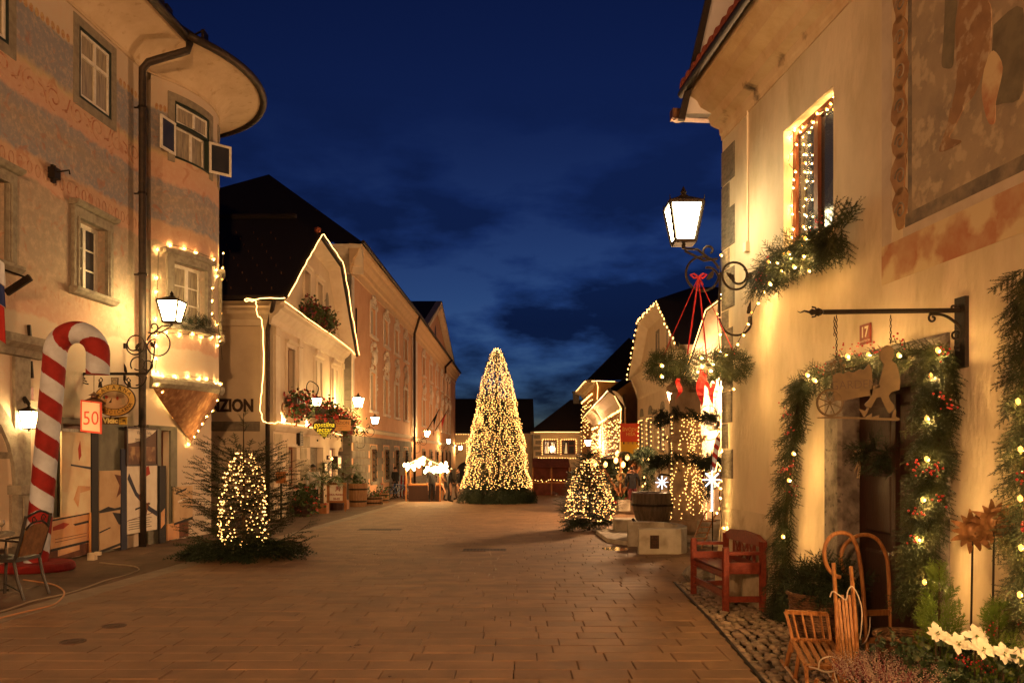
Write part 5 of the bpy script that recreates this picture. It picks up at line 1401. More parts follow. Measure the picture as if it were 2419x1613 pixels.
# lower orange houses with curtains of lights
M_ORANGE = mat('ochre_plaster', (.52, .28, .10), .88, (.44, .22, .08), 2)
HH = T('ochre_house', 'low ochre house hung with curtains of light, beyond the market stall', 'house', (6.5, 54, gz(54)))
FH = Fac((6.15, 43.6), (7.3, 72.0), (-1, 0))
wH = [(FH.s(u) - .6, FH.s(u) + .6, 2.3, 3.9) for u in (1462, 1440, 1420)] + [(FH.s(u) - .7, FH.s(u) + .7, 2.1, 3.6) for u in (1398,)]
MB(FH).wall([(0, -2.2), (FH.L, -2.2), (FH.L, 5.0), (0, 5.0)], [recthole(*w) for w in wH], .2).build('wall', M_ORANGE, HH)
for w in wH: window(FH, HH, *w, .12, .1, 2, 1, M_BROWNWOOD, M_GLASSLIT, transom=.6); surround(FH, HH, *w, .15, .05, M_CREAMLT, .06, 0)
sfH = MB(FH); sfH.extr([(0, 4.2), (.08, 4.3), (.2, 4.75), (.55, 5.1), (.8, 5.15)], -.3, FH.L); sfH.build('coved_eave', M_CREAMLT, HH)
rH = MB(FH); rH.add([(-.4, 5.22, .9), (FH.L, 5.22, .9), (FH.L, 9.5, -5), (-.4, 9.5, -5)], [(0, 1, 2, 3)]); rH.build('roof', M_ROOF, HH)
gH = MB(FH); gH.tube([(-.4, 5.2, .92), (FH.L, 5.2, .92)], .09, 6); gH.tube([(-.3, 5.15, .9), (-.1, 4.9, .5), (.1, 4.3, .12), (.1, -1, .12)], .09, 6); gH.build('gutter', M_GUTTER, HH)
HI = T('tall_corner_house', 'tall ochre house with a dark hipped roof, farthest of the right-hand row', 'house', (7.8, 82, gz(82)))
FI = Fac((7.7, 75.0), (7.9, 90.5), (-1, 0)); FIS = Fac((7.7, 75), (14, 75), (0, -1))
wI = [(2 + i * 3.4, 3.4 + i * 3.4, 4.8, 6.8) for i in range(4)]
MB(FI).wall([(0, -2.2), (FI.L, -2.2), (FI.L, 8.5), (0, 8.5)], [recthole(*w) for w in wI], .2).build('wall', M_ORANGE, HI)
MB(FIS).wall([(0, -2.2), (6.3, -2.2), (6.3, 8.5), (0, 8.5)], [], .2).build('side_wall', M_ORANGE, HI)
for w in wI: window(FI, HI, *w, .12, .12, 2, 1, M_BROWNWOOD, M_GLASSLIT, transom=.6)
rI = MB(); rI.raw([(6.9, 74.2, 8.6), (6.9, 91.5, 8.6), (11.5, 87, 13.2), (11.5, 79, 13.2)], [(0, 1, 2, 3)]); rI.raw([(6.9, 74.2, 8.6), (16, 74.2, 8.6), (11.5, 79, 13.2)], [(0, 1, 2)]); rI.build('roof', M_ROOF, HI)
eI = MB(FI); eI.extr([(0, 8.0), (.2, 8.3), (.8, 8.5), (.85, 8.62), (0, 8.65)], -.5, FI.L); eI.build('eave', M_CREAMLT, HI)
ropelight('rope light edging the eave and corner of the farthest ochre house', [FI.P(12, 8.55, .95), FI.P(0, 8.5, .95), tuple(FIS.P(.2, 8.5, .9)), tuple(FIS.P(1.8, 8.45, .9))], .05, 0)
ropelight('rope light down the corner pipe of the farthest ochre house', [FIS.P(.1, 8.4, .8), FIS.P(.3, 8.0, .2), FIS.P(.15, 5.4, .1)], .045, 0)
def curtain(label, fac, s0, s1, zt, cols, n, d=.12, r=.045, gap=.34, seed=0):
 """lights hung in strands from a line along the eave"""
 rr = np.random.default_rng(seed)
 root = T('light_curtain', label, 'string lights', fac.P((s0 + s1) / 2, zt, d), 'light curtains on the ochre houses')
 mb = MB(); cb = MB()
 for i in range(cols):
  s = s0 + (s1 - s0) * i / (cols - 1) + rr.normal() * .06
  m = int(n * rr.uniform(.3, 1.1)); z_ = zt - rr.uniform(.05, .3)
  cb.tube([fac.P(s, zt, d), fac.P(s, zt - m * gap, d)], .012, 3)
  for j in range(m):
   z_ -= gap * rr.uniform(.6, 1.5); mb.ball(fac.P(s + rr.normal() * .05, z_, d), r * rr.uniform(.7, 1.1), OCTA)
 for i in range(int((s1 - s0) / .22)): mb.ball(fac.P(s0 + i * .22, zt + rr.normal() * .03, d), r, OCTA)
 kind(mb.build('bulbs', M_BULBFAR, root), 'stuff'); cb.build('cable', M_CABLE, root)
curtain('curtain of lights on the ochre wall nearest the tall gable', FH, .4, 9.5, 4.15, 15, 9, .2, .05, .36, 1)
curtain('curtain of lights on the middle of the ochre house', FH, 11, 19, 4.1, 14, 9, .2, .055, .36, 2)
curtain('curtain of lights on the far end of the ochre house', FH, 20, 28, 3.9, 15, 9, .2, .06, .36, 3)
curtain('curtain of lights on the tall ochre corner house', FI, .3, 14, 7.4, 9, 12, .2, .065, .4, 4)
ropelight('rope light edging the low eave of the ochre house', [FH.P(-.3, 5.12, 1.0), FH.P(10, 5.05, 1.0), FH.P(20, 5.0, 1.0), FH.P(28, 4.9, 1.0)], .032, 3)
ropelight('upright rope light on the downpipe of the ochre house', [FH.P(.1, 4.9, .6), FH.P(.25, 4.2, .25), FH.P(.25, 1.4, .25)], .03, 0)
ropelight('upright rope light halfway along the ochre house', [FH.P(13.5, 4.9, .7), FH.P(14, 4.2, .25), FH.P(14, .8, .25)], .04, 0)
wl_ = []
for i, w in enumerate(wG[2:]):
 light_string(['lights framing the first window of the tall gabled house, behind the fountain', 'lights framing the second window of the tall gabled house', 'lights framing the third window of the tall gabled house', 'lights framing the last window of the tall gabled house by the red banner'][i], [tuple(FG.P(w[0] - .15, w[2], .1)), tuple(FG.P(w[0] - .15, w[3] + .15, .1)), tuple(FG.P(w[1] + .15, w[3] + .15, .1)), tuple(FG.P(w[1] + .15, w[2], .1))], .22, .032, M_BULBFAR, cable=False, stuff=True)
for i, w in enumerate(wF):
 light_string(['lights framing the farther window of the vine-clad house', 'lights framing the middle window of the vine-clad house', 'lights framing the nearer window of the vine-clad house'][i], [tuple(FF.P(w[0] - .15, w[2], .1)), tuple(FF.P(w[0] - .15, w[3] + .15, .1)), tuple(FF.P(w[1] + .15, w[3] + .15, .1)), tuple(FF.P(w[1] + .15, w[2], .1))], .16, .022, M_BULBFAR, cable=False, stuff=True)
light_string('thick line of bulbs along the ledge of the tall gabled house', [tuple(FG.P(0, 1.45, .12)), tuple(FG.P(6, 1.5, .12)), tuple(FG.P(12, 1.42, .12))], .08, .032, M_BULBFAR, cable=False, stuff=True, jit=.05)
# red and yellow banner
bn = MB(View(at(1490, 1030, 42.5))); w, z0, z1 = .56, -.3, .68
bn.box(-w, w, z0, z1, -.01, .01); BN = T('castle_banner', 'red cloth banner with a yellow castle edge hanging by the ochre house', 'banner', at(1490, 1030, 42.5))
bn.build('red_cloth', mat('orange_red_cloth', (.55, .06, .02), .7), BN)
yb = MB(View(at(1490, 1030, 42.5)))
for i in range(5): yb.box(-w + i * .235, -w + i * .235 + .15, z0 - .12, z0, -.012, .012)
yb.box(-w, w, z0 - .8, z0 - .121, -.012, .012); yb.build('yellow_cloth', mat('yellow_cloth', (.65, .38, .03), .7), BN)
lt = MB(View(at(1490, 1030, 42.5))); letters(lt, text_tmpl('ŠIVČEVA', .24, .004), 0, .34, .014); letters(lt, text_tmpl('HIŠA', .24, .004), 0, .1, .014); lt.build('lettering', mat('banner_letters', (.65, .35, .08), .7), BN)
# ================================================================ LAMPS ON THE WALLS
def wall_lantern(label, fac, s, zb, reach, h, gm, drop, name='wall_lantern', w=None, group='scrolled wall lanterns'):
 nrm = fac.n; base = fac.P(s, zb, reach)
 root = T(name, label, 'lantern', fac.P(s, zb - drop, 0), group)
 pl = View(fac.P(s, zb, 0.0), math.atan2(nrm[1], nrm[0]))
 bracket(root, pl, reach, drop)
 lantern_body(root, base, h, gm, w)
 return root
wall_lantern('lit lantern on a scrolled iron arm beside the round oriel', FA, sA(15.55), 4.14, .95, .66, M_LANTGLASS, 1.05)
wall_lantern('large bright lantern on the corner of the yellow house, wreath hung below', FE, sE(9.25), 4.0, .80, .70, M_LANTWHITE, .85, w=.37)
wall_lantern('cool white lantern above the inn arch, next to the salmon wall', FB, 8.2, EYE + (V0 - 966) / FPX * 33.2, 1.05, .66, M_LANTFAR, .8)
wall_lantern('lantern with a wide scrolled arm at the near corner of the salmon palace', FC, .9, EYE + (V0 - 1004) / FPX * 36, .85, .52, M_LANTFAR, .9)
for u, v, lab in ((1009, 1033, 'lantern under the flags on the pedimented house'), (1060, 1049, 'lantern near the far corner of the pedimented house')):
 s = FD.s(u, .9); wall_lantern(lab, FD, s, EYE + (V0 - v) / FPX * FD.y(s), .9, .62, M_LANTFAR, .9)
p = at(1088, 1064, 89); r_ = T('wall_lantern', 'small far lantern at the corner of the low house', 'lantern', p, 'scrolled wall lanterns'); lantern_body(r_, p, .7, M_LANTFAR)
MB().tube([p, p + Vector((-.5, .3, -.4)), p + Vector((-1.1, .6, -.2))], .03, 5).build('scroll_bracket', M_IRON, r_)
p = at(1389, 1055, 62); r_ = T('wall_lantern', 'small lantern among the light curtains of the ochre house', 'lantern', p, 'scrolled wall lanterns'); lantern_body(r_, p, .7, M_LANTBIG)
MB().tube([p, p + Vector((.4, .1, -.3)), p + Vector((1.0, .1, -.1))], .03, 5).build('scroll_bracket', M_IRON, r_)
wall_lantern('lantern on the vine-clad house, glimpsed under the hanging wreath', FF, 7.0, 3.2, 1.4, .62, M_LANTBIG, .8)
# unseen fill lanterns added behind the camera for the near walls and street
wall_lantern('added fill lantern on the yellow house front, unseen behind the viewer', FE, sE(-16), 5.4, .85, .72, emit('fill_lamp_glass', (1.0, .50, .20), 9500), .85)
wall_lantern('added fill lantern on the frescoed house front, unseen behind the viewer', FA, sA(-15), 5.4, .95, .72, emit('fill_lamp_glass_dim', (1.0, .50, .20), 4600), 1.0)
# swan-neck lantern over the inn ledge
r_ = T('swan_neck_lantern', 'small lantern hanging from a swan-neck iron arm over the inn flower boxes', 'lantern', FB.P(2.55, 3.4))
b = at(748, 961, 27.6); lantern_body(r_, (b.x, b.y, b.z), .42, M_LANTGLASS, .30)
sw = MB(); w0 = FB.P(2.3, 3.15, .02); top = Vector((b.x, b.y, b.z + .38))
sw.tube(smoothpath([w0 + Vector((0, 0, -.1)), w0 + Vector((.25, .05, 0)), w0 + Vector((.5, .1, .35)), w0 + Vector((.38, .1, .8)), w0 + Vector((.5, .12, 1.02)), Vector((b.x + .05, b.y, top.z + .32)), top], 5), .018, 6)
sw.tube([w0 + Vector((0, 0, -.4)), w0 + Vector((0, 0, .75))], .02, 5); sw.build('swan_neck', M_IRON, r_)
# sconce by the portal
r_ = T('portal_sconce', 'glowing sconce on the wall behind the candy cane', 'lamp', FA.P(FA.s(70), 2.3))
s, z = FA.px(68, 1000, .16); q = FA.P(s, z, .16)
lantern_body(r_, (q.x, q.y, z - .12), .44, M_LANTGLASS, .2)
MB().tube([FA.P(s + .1, z + .28, 0), FA.P(s + .02, z + .40, .08), FA.P(s, z + .30, .16)], .03, 6).build('sconce_arm', M_IRON, r_)
# ================================================================ LEFT FOREGROUND
# candy cane
CY = 12.2
def cane_path():
 b, t = at(84, 1345, CY), at(130, 840, CY); b.z = gz(CY) + .02
 c = at(181, 838, CY); R = (c - t).length
 pts = [b.lerp(t, i / 40) for i in range(41)]
 a0 = math.atan2(t.z - c.z, t.x - c.x) % (2 * PI)
 for i in range(1, 27):
  a = a0 - (a0 + .12) * i / 26
  pts.append(Vector((c.x + R * math.cos(a), CY, c.z + R * math.sin(a) * 1.05)))
 e = at(231, 885, CY)
 for i in range(1, 5): pts.append(pts[66].lerp(e, i / 4))
 return pts
def cane(root, pts, r, m1, m2, period, phase=0.0):
 P = resample(pts, .01); n = 60; mb = MB(); m = len(P); V = []; N = np.array([0, 1.0, 0])
 for i in range(m):
  t = P[min(i + 1, m - 1)] - P[max(i - 1, 0)]; t /= np.linalg.norm(t)
  B = np.cross(t, N); B /= np.linalg.norm(B); f = 1.0
  for k in range(n):
   a = 2 * PI * k / n; V.append(P[i] + r * f * (math.cos(a) * N + math.sin(a) * B))
 mb.raw(V, []);
 for i in range(m - 1):
  for k in range(n):
   ph = (i * .01 / period + k / n + phase) % 1
   mb.f.append((i * n + k, i * n + (k + 1) % n, (i + 1) * n + (k + 1) % n, (i + 1) * n + k)); mb.mi.append(0 if ph < .5 else 1)
 mb.f.append(tuple(range(n))); mb.mi.append(0); mb.f.append(tuple((m - 1) * n + k for k in range(n))); mb.mi.append(0)
 return mb.build('striped_cane', [m1, m2], root, smooth=True)
M_CANER = mat('candy_red_felt', (.28, .018, .015), .8, (.20, .013, .011), 6, bump=.5, bscale=9); M_CANEW = mat('candy_white_felt', (.56, .61, .70), .85, (.44, .47, .54), 4, bump=.5, bscale=9)
cp = cane_path()
CN = T('candy_cane', 'giant red and white striped candy cane standing on a red disc', 'decoration', cp[0])
cane(CN, cp, .165, M_CANER, M_CANEW, .56, .3)
bs = MB(); b = gnd(88, 1346); bs.lathe([(.50, 0), (.52, .03), (.50, .10), (.47, .12), (0, .12)], (b.x, b.y, b.z), 36); bs.build('base_disc', M_CANER, CN)
# flag at the edge, with its slanted pole plate
FL = T('tricolour_flag', 'white, blue and red flag hanging at the edge by the first-floor window', 'flag', at(5, 700, 11.6))
fv = View(at(-22, 0, 11.6)); fz = lambda v: EYE + (V0 - v) / FPX * 11.6 - fv.o.z
W = .19
def flagstrip(nm, va, vb, m):
 mb = MB(); n = 8; V = []
 for j, v in enumerate((va, vb)):
  for i in range(n + 1):
   t = i / n; x = fv.o.x + t * (W + (.02 if j else 0)); y = 11.6 + .03 * math.sin(t * 9); z = EYE + (V0 - v) / FPX * 11.6 - t * .18 + .1
   V.append((x, y, z))
 mb.raw(V, [(i, i + 1, n + 2 + i, n + 1 + i) for i in range(n)]); return mb.build(nm, m, FL)
flagstrip('white_band', 610, 665, M_CANEW); flagstrip('blue_band', 665, 715, mat('flag_blue', (.015, .03, .14), .7)); flagstrip('red_band', 715, 800, mat('flag_red', (.35, .02, .015), .7))
MB().tube([at(-25, 625, 11.6), at(60, 655, 12.0)], .015, 6).build('flag_pole', M_IRON, FL)
a, z = FA.px(48, 672); pp = MB(); pp.beam(at(15, 692, 12.1), at(72, 655, 12.1), .05, .10);
tag(pp.build('slanted_flag_holder', M_IRON, None, at(15, 692, 12.1)), 'dark slanted flag holder jutting from the wall under the window', 'flag holder')
# number plates
def plate(label, fac, u, v, w, h, txt, sub, size, flip):
 s, z = fac.px(u, v); root = T('number_plate', label, 'house number', fac.P(s, z))
 MB(fac).bbox(s - w, s + w, z - h, z + h, .004, .018, .006).build('enamel_plate', M_ENAMEL, root)
 lt = MB(fac); letters(lt, text_tmpl(txt, size, .004), s, z + h * .15, .0195, flip)
 if sub: letters(lt, text_tmpl(sub, h * .28), s, z - h * .7, .0195, flip)
 lt.build('lettering', M_CREAMLT, root)
 return root
M_ENAMEL = mat('red_enamel', (.26, .04, .02), .35, (.17, .028, .016), 18, spec=.5)
plate('small red enamel house number 3 beside the portal', FA, 66, 929, .115, .1, '3', None, .16, 1)
plate('red enamel house number 17 above the fir-wreathed door', FE, 2047, 789, .085, .085, '17', 'LINHARTOV TRG', .12, -1)
# cafe sign on its bracket
SY = 14.25
SG = T('cafe_sign', 'oval yellow cafe sign hanging from an iron bar by the downpipe', 'sign', at(200, 882, SY))
sv = View(at(271, 945, SY)); q = SY / FPX
ir = MB(sv); ir.box(-74 * q, 75 * q, 59 * q, 65 * q, -.02, .02)
ir.tube([(p[0], p[1], 0) for p in spiral((55 * q, 85 * q), 18 * q, 14 * q, PI * 1.2, -PI * .7)], .012, 5); ir.tube([(p[0], p[1], 0) for p in spiral((78 * q, 82 * q), 12 * q, 11 * q, -PI * .9, PI * 1.0)], .012, 5)
ir.tube([(75 * q, 62 * q, 0), (85 * q, 75 * q, 0), (93 * q, 105 * q, 0), (95 * q, 140 * q, 0)], .014, 5); ir.tube([(p[0], p[1], 0) for p in spiral((50 * q, 47 * q), 12 * q, 12 * q, PI * .5, -PI * .5)], .012, 5)
for sx in (-1, 1): ir.tube([(p[0], p[1], 0) for p in spiral((sx * 34 * q, 47 * q), 6 * q, 2 * q, PI * .5, PI * .5 + sx * PI * 2)], .009, 5); ir.prism([(sx * 34 * q - .02, 42 * q), (sx * 34 * q + .02, 42 * q), (sx * 34 * q + .035, 30 * q), (sx * 34 * q - .035, 30 * q)], -.012, .012)
for i in range(3): ir.tube([(-72 * q, 62 * q, 0), (-76 * q - i * .02, (62 - 6 - i * 7) * q, 0), (-70 * q + i * .03, (50 - i * 6) * q, 0)], .014, 5)
ir.build('iron_bar', M_IRON, SG)
ell = lambda a, b, n=40: [(a * math.cos(t), b * math.sin(t)) for t in np.linspace(0, 2 * PI, n + 1)[:-1]]
bd = MB(sv); bd.prism(ell(49.5 * q, 38.5 * q), -.02, .012); so = bd.build('sign_rim', M_BROWNLET, SG)
MB(sv).prism(ell(47.5 * q, 36.5 * q), .0, .018).build('oval_board', mat('sign_yellow', (.62, .40, .10), .6, (.56, .34, .08), 9), SG)
MB(sv).prism(ell(34.5 * q, 22 * q), .0, .021).build('inner_rim', M_BROWNLET, SG)
MB(sv).prism(ell(33 * q, 20.5 * q), .0, .024).build('inner_board', mat('sign_cream', (.50, .36, .21), .6), SG)
lt = MB(sv)
for txt, a0, a1, flip in (('KAVARNA', 152, 30, 1), ('SLAŠČIČARNA', 205, 340, -1)):
 for i, ch in enumerate(txt):
  a = math.radians(a0 + (a1 - a0) * i / (len(txt) - 1)); x, y = 41 * q * math.cos(a), 29.5 * q * math.sin(a)
  tang = math.atan2(y / (29.5 ** 2), x / (41 ** 2)) - PI / 2 * flip
  letters(lt, text_tmpl(ch, 13 * q if flip == 1 else 11.5 * q, .001), x, y, .021, 1, tang if flip == 1 else tang)
lt.build('lettering', M_BROWNLET, SG)
em = MB(sv); em.prism([(-26 * q, 2 * q), (-16 * q, 2 * q), (-20 * q, -11 * q)], .02, .028); em.build('cone_picture', mat('wafer', (.36, .20, .08), .7), SG)
em = MB(sv); em.ball((-23 * q, 6 * q, .024), 4.5 * q, ICO1, (1, 1, .2)); em.build('scoop_picture', mat('scoop_green', (.10, .13, .07), .7), SG)
em = MB(sv); em.ball((-18 * q, 7 * q, .024), 4.8 * q, ICO1, (1, 1, .2)); em.ball((8 * q, 4 * q, .024), 3.6 * q, ICO1, (1, 1.4, .2)); em.build('scoop_picture', mat('scoop_red', (.40, .07, .04), .7), SG)
em = MB(sv); em.prism([(-11 * q, -4 * q), (-5 * q, 5 * q), (-6 * q, -6 * q), (-13 * q, -7 * q)], .02, .027); em.build('cake_picture', M_BROWNLET, SG)
em = MB(sv); em.prism([(17 * q, 4 * q), (28 * q, 3 * q), (26 * q, -8 * q), (19 * q, -8 * q)], .02, .027); em.prism(ell(10 * q, 2 * q, 12) and [(23 * q + 10 * q * math.cos(t), -9 * q + 2 * q * math.sin(t)) for t in np.linspace(0, 2 * PI, 13)[:-1]], .02, .026); em.build('cup_picture', mat('cup_cream', (.40, .33, .20), .7), SG)
em = MB(sv); em.prism([(-8 * q, 53 * q), (9 * q, 53 * q), (8 * q, 36 * q), (-6.5 * q, 36 * q)], -.01, .015); eo = em.build('crest_tablet', M_BROWNLET, SG)
MB(sv).prism([(-6.5 * q, 51.5 * q), (7.5 * q, 51.5 * q), (6.6 * q, 37.5 * q), (-5.2 * q, 37.5 * q)], .014, .018).build('crest_face', MATS['sign_cream'], eo)
MB(sv).tube([(p[0] + .5 * q, p[1] + 44.5 * q, .02) for p in ell(4.5 * q, 4.5 * q, 14)], .008, 4, True).build('crest_mark', M_GREYFRAME, eo)
# little hanging lantern, 50 board, hotel sign
r_ = T('hanging_lantern', 'small unlit copper lantern hanging on a chain before the 50 board', 'lantern', at(222, 985, SY - .15)); q = at(222, 983, SY - .15)
lv = MB(); lv.lathe([(.075, 0), (.15, .22)], (q.x, q.y, q.z), 6); lvo = lv.build('lantern_glass', mat('milky_glass', (.50, .42, .24), .3, (.42, .34, .18), 8, spec=.6), r_)
lv = MB(); lv.lathe([(.185, .215), (.19, .23), (.13, .29), (.05, .33), (.05, .36), (.09, .37), (.02, .41), (.012, .43)], (q.x, q.y, q.z), 12); lv.lathe([(.02, -.05), (.04, -.03), (.09, -.01), (.085, .01), (.07, .01)], (q.x, q.y, q.z), 12)
for i in range(6): a = PI / 3 * i; lv.tube([(q.x + .077 * math.cos(a), q.y + .077 * math.sin(a), q.z), (q.x + .152 * math.cos(a), q.y + .152 * math.sin(a), q.z + .22)], .007, 4)
lv.build('lantern_cap', M_COPPER, r_, smooth=False)
ch = MB()
for i in range(9): c = (q.x, q.y, q.z + .44 + i * .035); ch.tube([(c[0] + .008 * math.cos(t) * (i % 2), c[1] + .008 * math.cos(t) * (1 - i % 2), c[2] + .02 * math.sin(t)) for t in np.linspace(0, 2 * PI, 9)[:-1]], .003, 3, True)
kind(ch.build('chain', M_IRON, r_), 'stuff')
FV = T('fifty_board', 'red framed white board with a hand-painted 50', 'sign', at(215, 985, 13.7)); v5 = View(at(215, 986, 13.7)); q = 13.7 / FPX
MB(v5).prism([(-25 * q, 42 * q), (25 * q, 36 * q), (25 * q, -39 * q), (-25 * q, -33 * q)], -.02, .0).build('frame', mat('board_red', (.50, .045, .02), .6), FV)
MB(v5).prism([(-21 * q, 38 * q), (20.5 * q, 33 * q), (20.5 * q, -34 * q), (-21 * q, -29 * q)], -.01, .004).build('panel', mat('board_pale', (.62, .44, .31), .6), FV)
lt = MB(v5); letters(lt, text_tmpl('50', 46 * q, .0, 0, .0, 'CENTER', .85), 0, -3 * q, .006); lt.build('lettering', MATS['board_red'], FV)
MB().beam(FA.P(FA.s(216), EYE + (V0 - 950) / FPX * 13.7, 0), at(216, 950, 13.7), .02, .02).build('bracket', M_IRON, FV)
HS = T('guesthouse_sign', 'small brown and yellow lodging sign with a bed symbol', 'sign', at(270, 994, 14.6)); vh = View(at(270, 994, 14.6)); q = 14.6 / FPX
MB(vh).box(-30 * q, 11 * q, -8 * q, 9 * q, -.015, 0).build('brown_panel', mat('sign_brown', (.10, .045, .015), .6), HS); MB(vh).box(11 * q, 30 * q, -9 * q, 10 * q, -.015, .001).build('yellow_panel', mat('sign_bright_yellow', (.72, .50, .08), .6), HS)
lt = MB(vh); letters(lt, text_tmpl('Vidic', 17.5 * q, .006), -9 * q, .5 * q, .003); lt.build('lettering', mat('sign_letter', (.75, .58, .22), .6), HS)
b_ = MB(vh); b_.box(13 * q, 14 * q, -7 * q, 6 * q, .001, .004); b_.box(27 * q, 28 * q, -7 * q, 3 * q, .001, .004); b_.box(14 * q, 27 * q, -3 * q, -2 * q, .001, .004); b_.box(19 * q, 26 * q, -1 * q, 3.5 * q, .001, .004); b_.ball((16.5 * q, 1 * q, .002), 1.5 * q, ICO1, (1, 1, .3)); b_.build('bed_symbol', M_BROWNLET, HS)
MB().beam(FA.P(FA.s(262), EYE + (V0 - 984) / FPX * 14.6, 0), at(262, 984, 14.6), .02, .02).build('bracket', M_IRON, HS)
# painted boards in front of the shop
def board(name, label, cat, u0, u1, vt, vb, m, d=.12, strokes=(), tilt=0, frame=None):
 s0, s1 = FA.s(u0, d), FA.s(u1, d); z1, z0 = EYE + (V0 - vt) / FPX * FA.y(s0), EYE + (V0 - vb) / FPX * FA.y(s0)
 root = T(name, label, cat, FA.P((s0 + s1) / 2, z0, d))
 MB(FA).box(s0, s1, z0, z1, d - .03, d).build('panel', m, root)
 if frame:
  f = .04; fb = MB(FA); fb.box(s0 - f, s0, z0 - f, z1 + f, d - .04, d + .015); fb.box(s1, s1 + f, z0 - f, z1 + f, d - .04, d + .015); fb.box(s0, s1, z1, z1 + f, d - .04, d + .015); fb.box(s0, s1, z0 - f, z0, d - .04, d + .015); fb.build('frame', frame, root)
 for pts, mm in strokes:
  MB(FA).prism([(s0 + (s1 - s0) * x, z0 + (z1 - z0) * y) for x, y in pts], d, d + .004 + .001 * RNG.random()).build('paint_stroke', mm, root)
 return root, s0, s1, z0, z1
mc = mat('mural_cream', (.78, .66, .44), .8, (.70, .55, .34), 3, col3=(.72, .44, .24), scale3=1.6); mo_ = mat('mural_orange', (.64, .32, .14), .8, (.68, .44, .26), 4, col3=(.42, .16, .08), scale3=2)
mk = mat('mural_black', (.016, .014, .016), .7); mb_ = mat('mural_darkblue', (.022, .025, .05), .7); mr_ = mat('mural_red', (.38, .05, .025), .8); mt = mat('mural_tan', (.56, .39, .23), .8, (.47, .31, .17), 3); mw = mat('poster_white', (.78, .70, .57), .7, (.72, .62, .49), 6); mbr = mat('mural_brown', (.16, .06, .03), .8, (.10, .035, .02), 5)
board('painted_board', 'cream abstract painted board, tallest one beside the candy cane', 'mural', 146, 214, 1019, 1222, mc, .16, [([(.3, .62), (.62, .6), (1, .58), (1, .55), (.6, .58), (.3, .6)], mb_), ([(.55, .8), (.62, .9), (.66, .72), (.58, .66)], mr_), ([(.4, .2), (.55, .36), (1, .34), (1, .3), (.62, .27), (.55, .1)], mo_)])
board('painted_board', 'orange painted board with a red pouch, lowest one behind the chair', 'mural', 120, 213, 1224, 1298, mo_, .18, [([(0, .96), (1, 1.04), (1, 1.0), (0, .9)], mk), ([(.05, .72), (.3, .82), (.45, .75), (.3, .62), (.05, .6)], mr_), ([(.55, .72), (.95, .78), (.95, .7), (.6, .66)], mk), ([(.1, .32), (.9, .36), (.9, .345), (.1, .30)], mbr), ([(.1, .22), (.9, .27), (.9, .255), (.1, .2)], mbr), ([(.0, .02), (1, .1), (1, .02), (0, -.06)], mk)])
board('painted_board', 'dark brick-painted board at the foot of the shopfront', 'mural', 100, 214, 1299, 1330, mbr, .17, [([(.3, .3), (.75, .5), (.75, .9), (.3, .8)], mo_)])
board('shop_post', 'dark post left of the tan painted board', 'post', 217, 233, 1022, 1312, mk, .14)
board('painted_board', 'tan rounded painted board between the two dark posts', 'mural', 235, 285, 1112, 1206, mt, .13, [([(.7, .9), (1, .86), (1, .4), (.8, .3), (.95, .6)], mbr), ([(0, 0), (.4, .08), (.7, .02), (1, .04), (1, -.03), (0, -.06)], mk)])
board('painted_board', 'lower tan board between the two dark posts', 'mural', 235, 285, 1209, 1302, mt, .12, [([(0, .5), (.5, .58), (.5, .55), (0, .46)], mk), ([(.6, .95), (1, .9), (1, .6), (.9, .62)], mk), ([(0, .02), (1, .12), (1, .05), (0, -.04)], mk)])
board('shop_post', 'dark post beside the white poster', 'post', 287, 300, 1060, 1300, mb_, .14)
r_, s0, s1, z0, z1 = board('cup_poster', 'white poster with a wine-glass drawing and small print', 'poster', 301, 371, 1098, 1262, mw, .15, [([(.25, .36), (.75, .42), (.75, .40), (.25, .335)], mk), ([(.42, .4), (.5, .41), (.48, .2), (.42, .19)], mbr), ([(.62, .42), (.72, .43), (.6, .22), (.56, .22)], mbr), ([(0, .2), (.85, .27), (.85, .26), (0, .19)], mbr), ([(.05, .88), (.3, .6), (.75, .36), (1, .28), (1, .2), (.7, .3), (.25, .55), (.0, .8)], mb_), ([(.55, .95), (.7, .98), (.75, .86), (.6, .82)], mr_)])
for i in range(5): MB(FA).box(s0 + .04, s0 + (s1 - s0) * (.8 - .06 * (i % 2)), z0 + .08 + i * .045, z0 + .095 + i * .045, .15, .153).build('print_line', M_GREYFRAME, r_)
MB(FA).tube([(p[0], p[1], .155) for p in spiral((s0 + (s1 - s0) * .45, z0 + (z1 - z0) * .53), .09, .04, 0, PI * 2.4)], .01, 4).build('paint_stroke', mbr, r_)
r_, s0, s1, z0, z1 = board('cafe_poster', 'brown framed cafe poster with a photo of a vaulted room', 'poster', 301, 369, 1012, 1096, mat('poster_brown', (.10, .045, .025), .6), .15, [], 0, M_DARKWOOD)
zm = z0 + (z1 - z0) * .60
MB(FA).prism([(s0, z1), (s1, z1)] + [(s1 - (s1 - s0) * t, z1 - (z1 - z0) * (.42 * math.sin(t * 1.45) ** .8)) for t in np.linspace(0.12, 1, 9)], .15, .154).build('pale_field', mw, r_)
MB(FA).box(s0 + .05, s1 - .05, z0 + .05, z0 + (z1 - z0) * .5, .15, .155).build('room_photo', mat('room_photo', (.20, .09, .045), .6, (.09, .035, .02), 3.5, col3=(.42, .26, .12), scale3=5), r_)
lt = MB(FA);
for t, sz, y, x in (('Vidičeva hiša', .105, .90, .56), ('Vidic house', .075, .80, .58), ('Kavarna in slaščičarna', .058, .71, .5), ('Café & Confectionery', .055, .635, .46)): letters(lt, text_tmpl(t, sz, .001), s0 + (s1 - s0) * x, z0 + (z1 - z0) * y, .156)
lt.build('lettering', M_BROWNLET, r_)
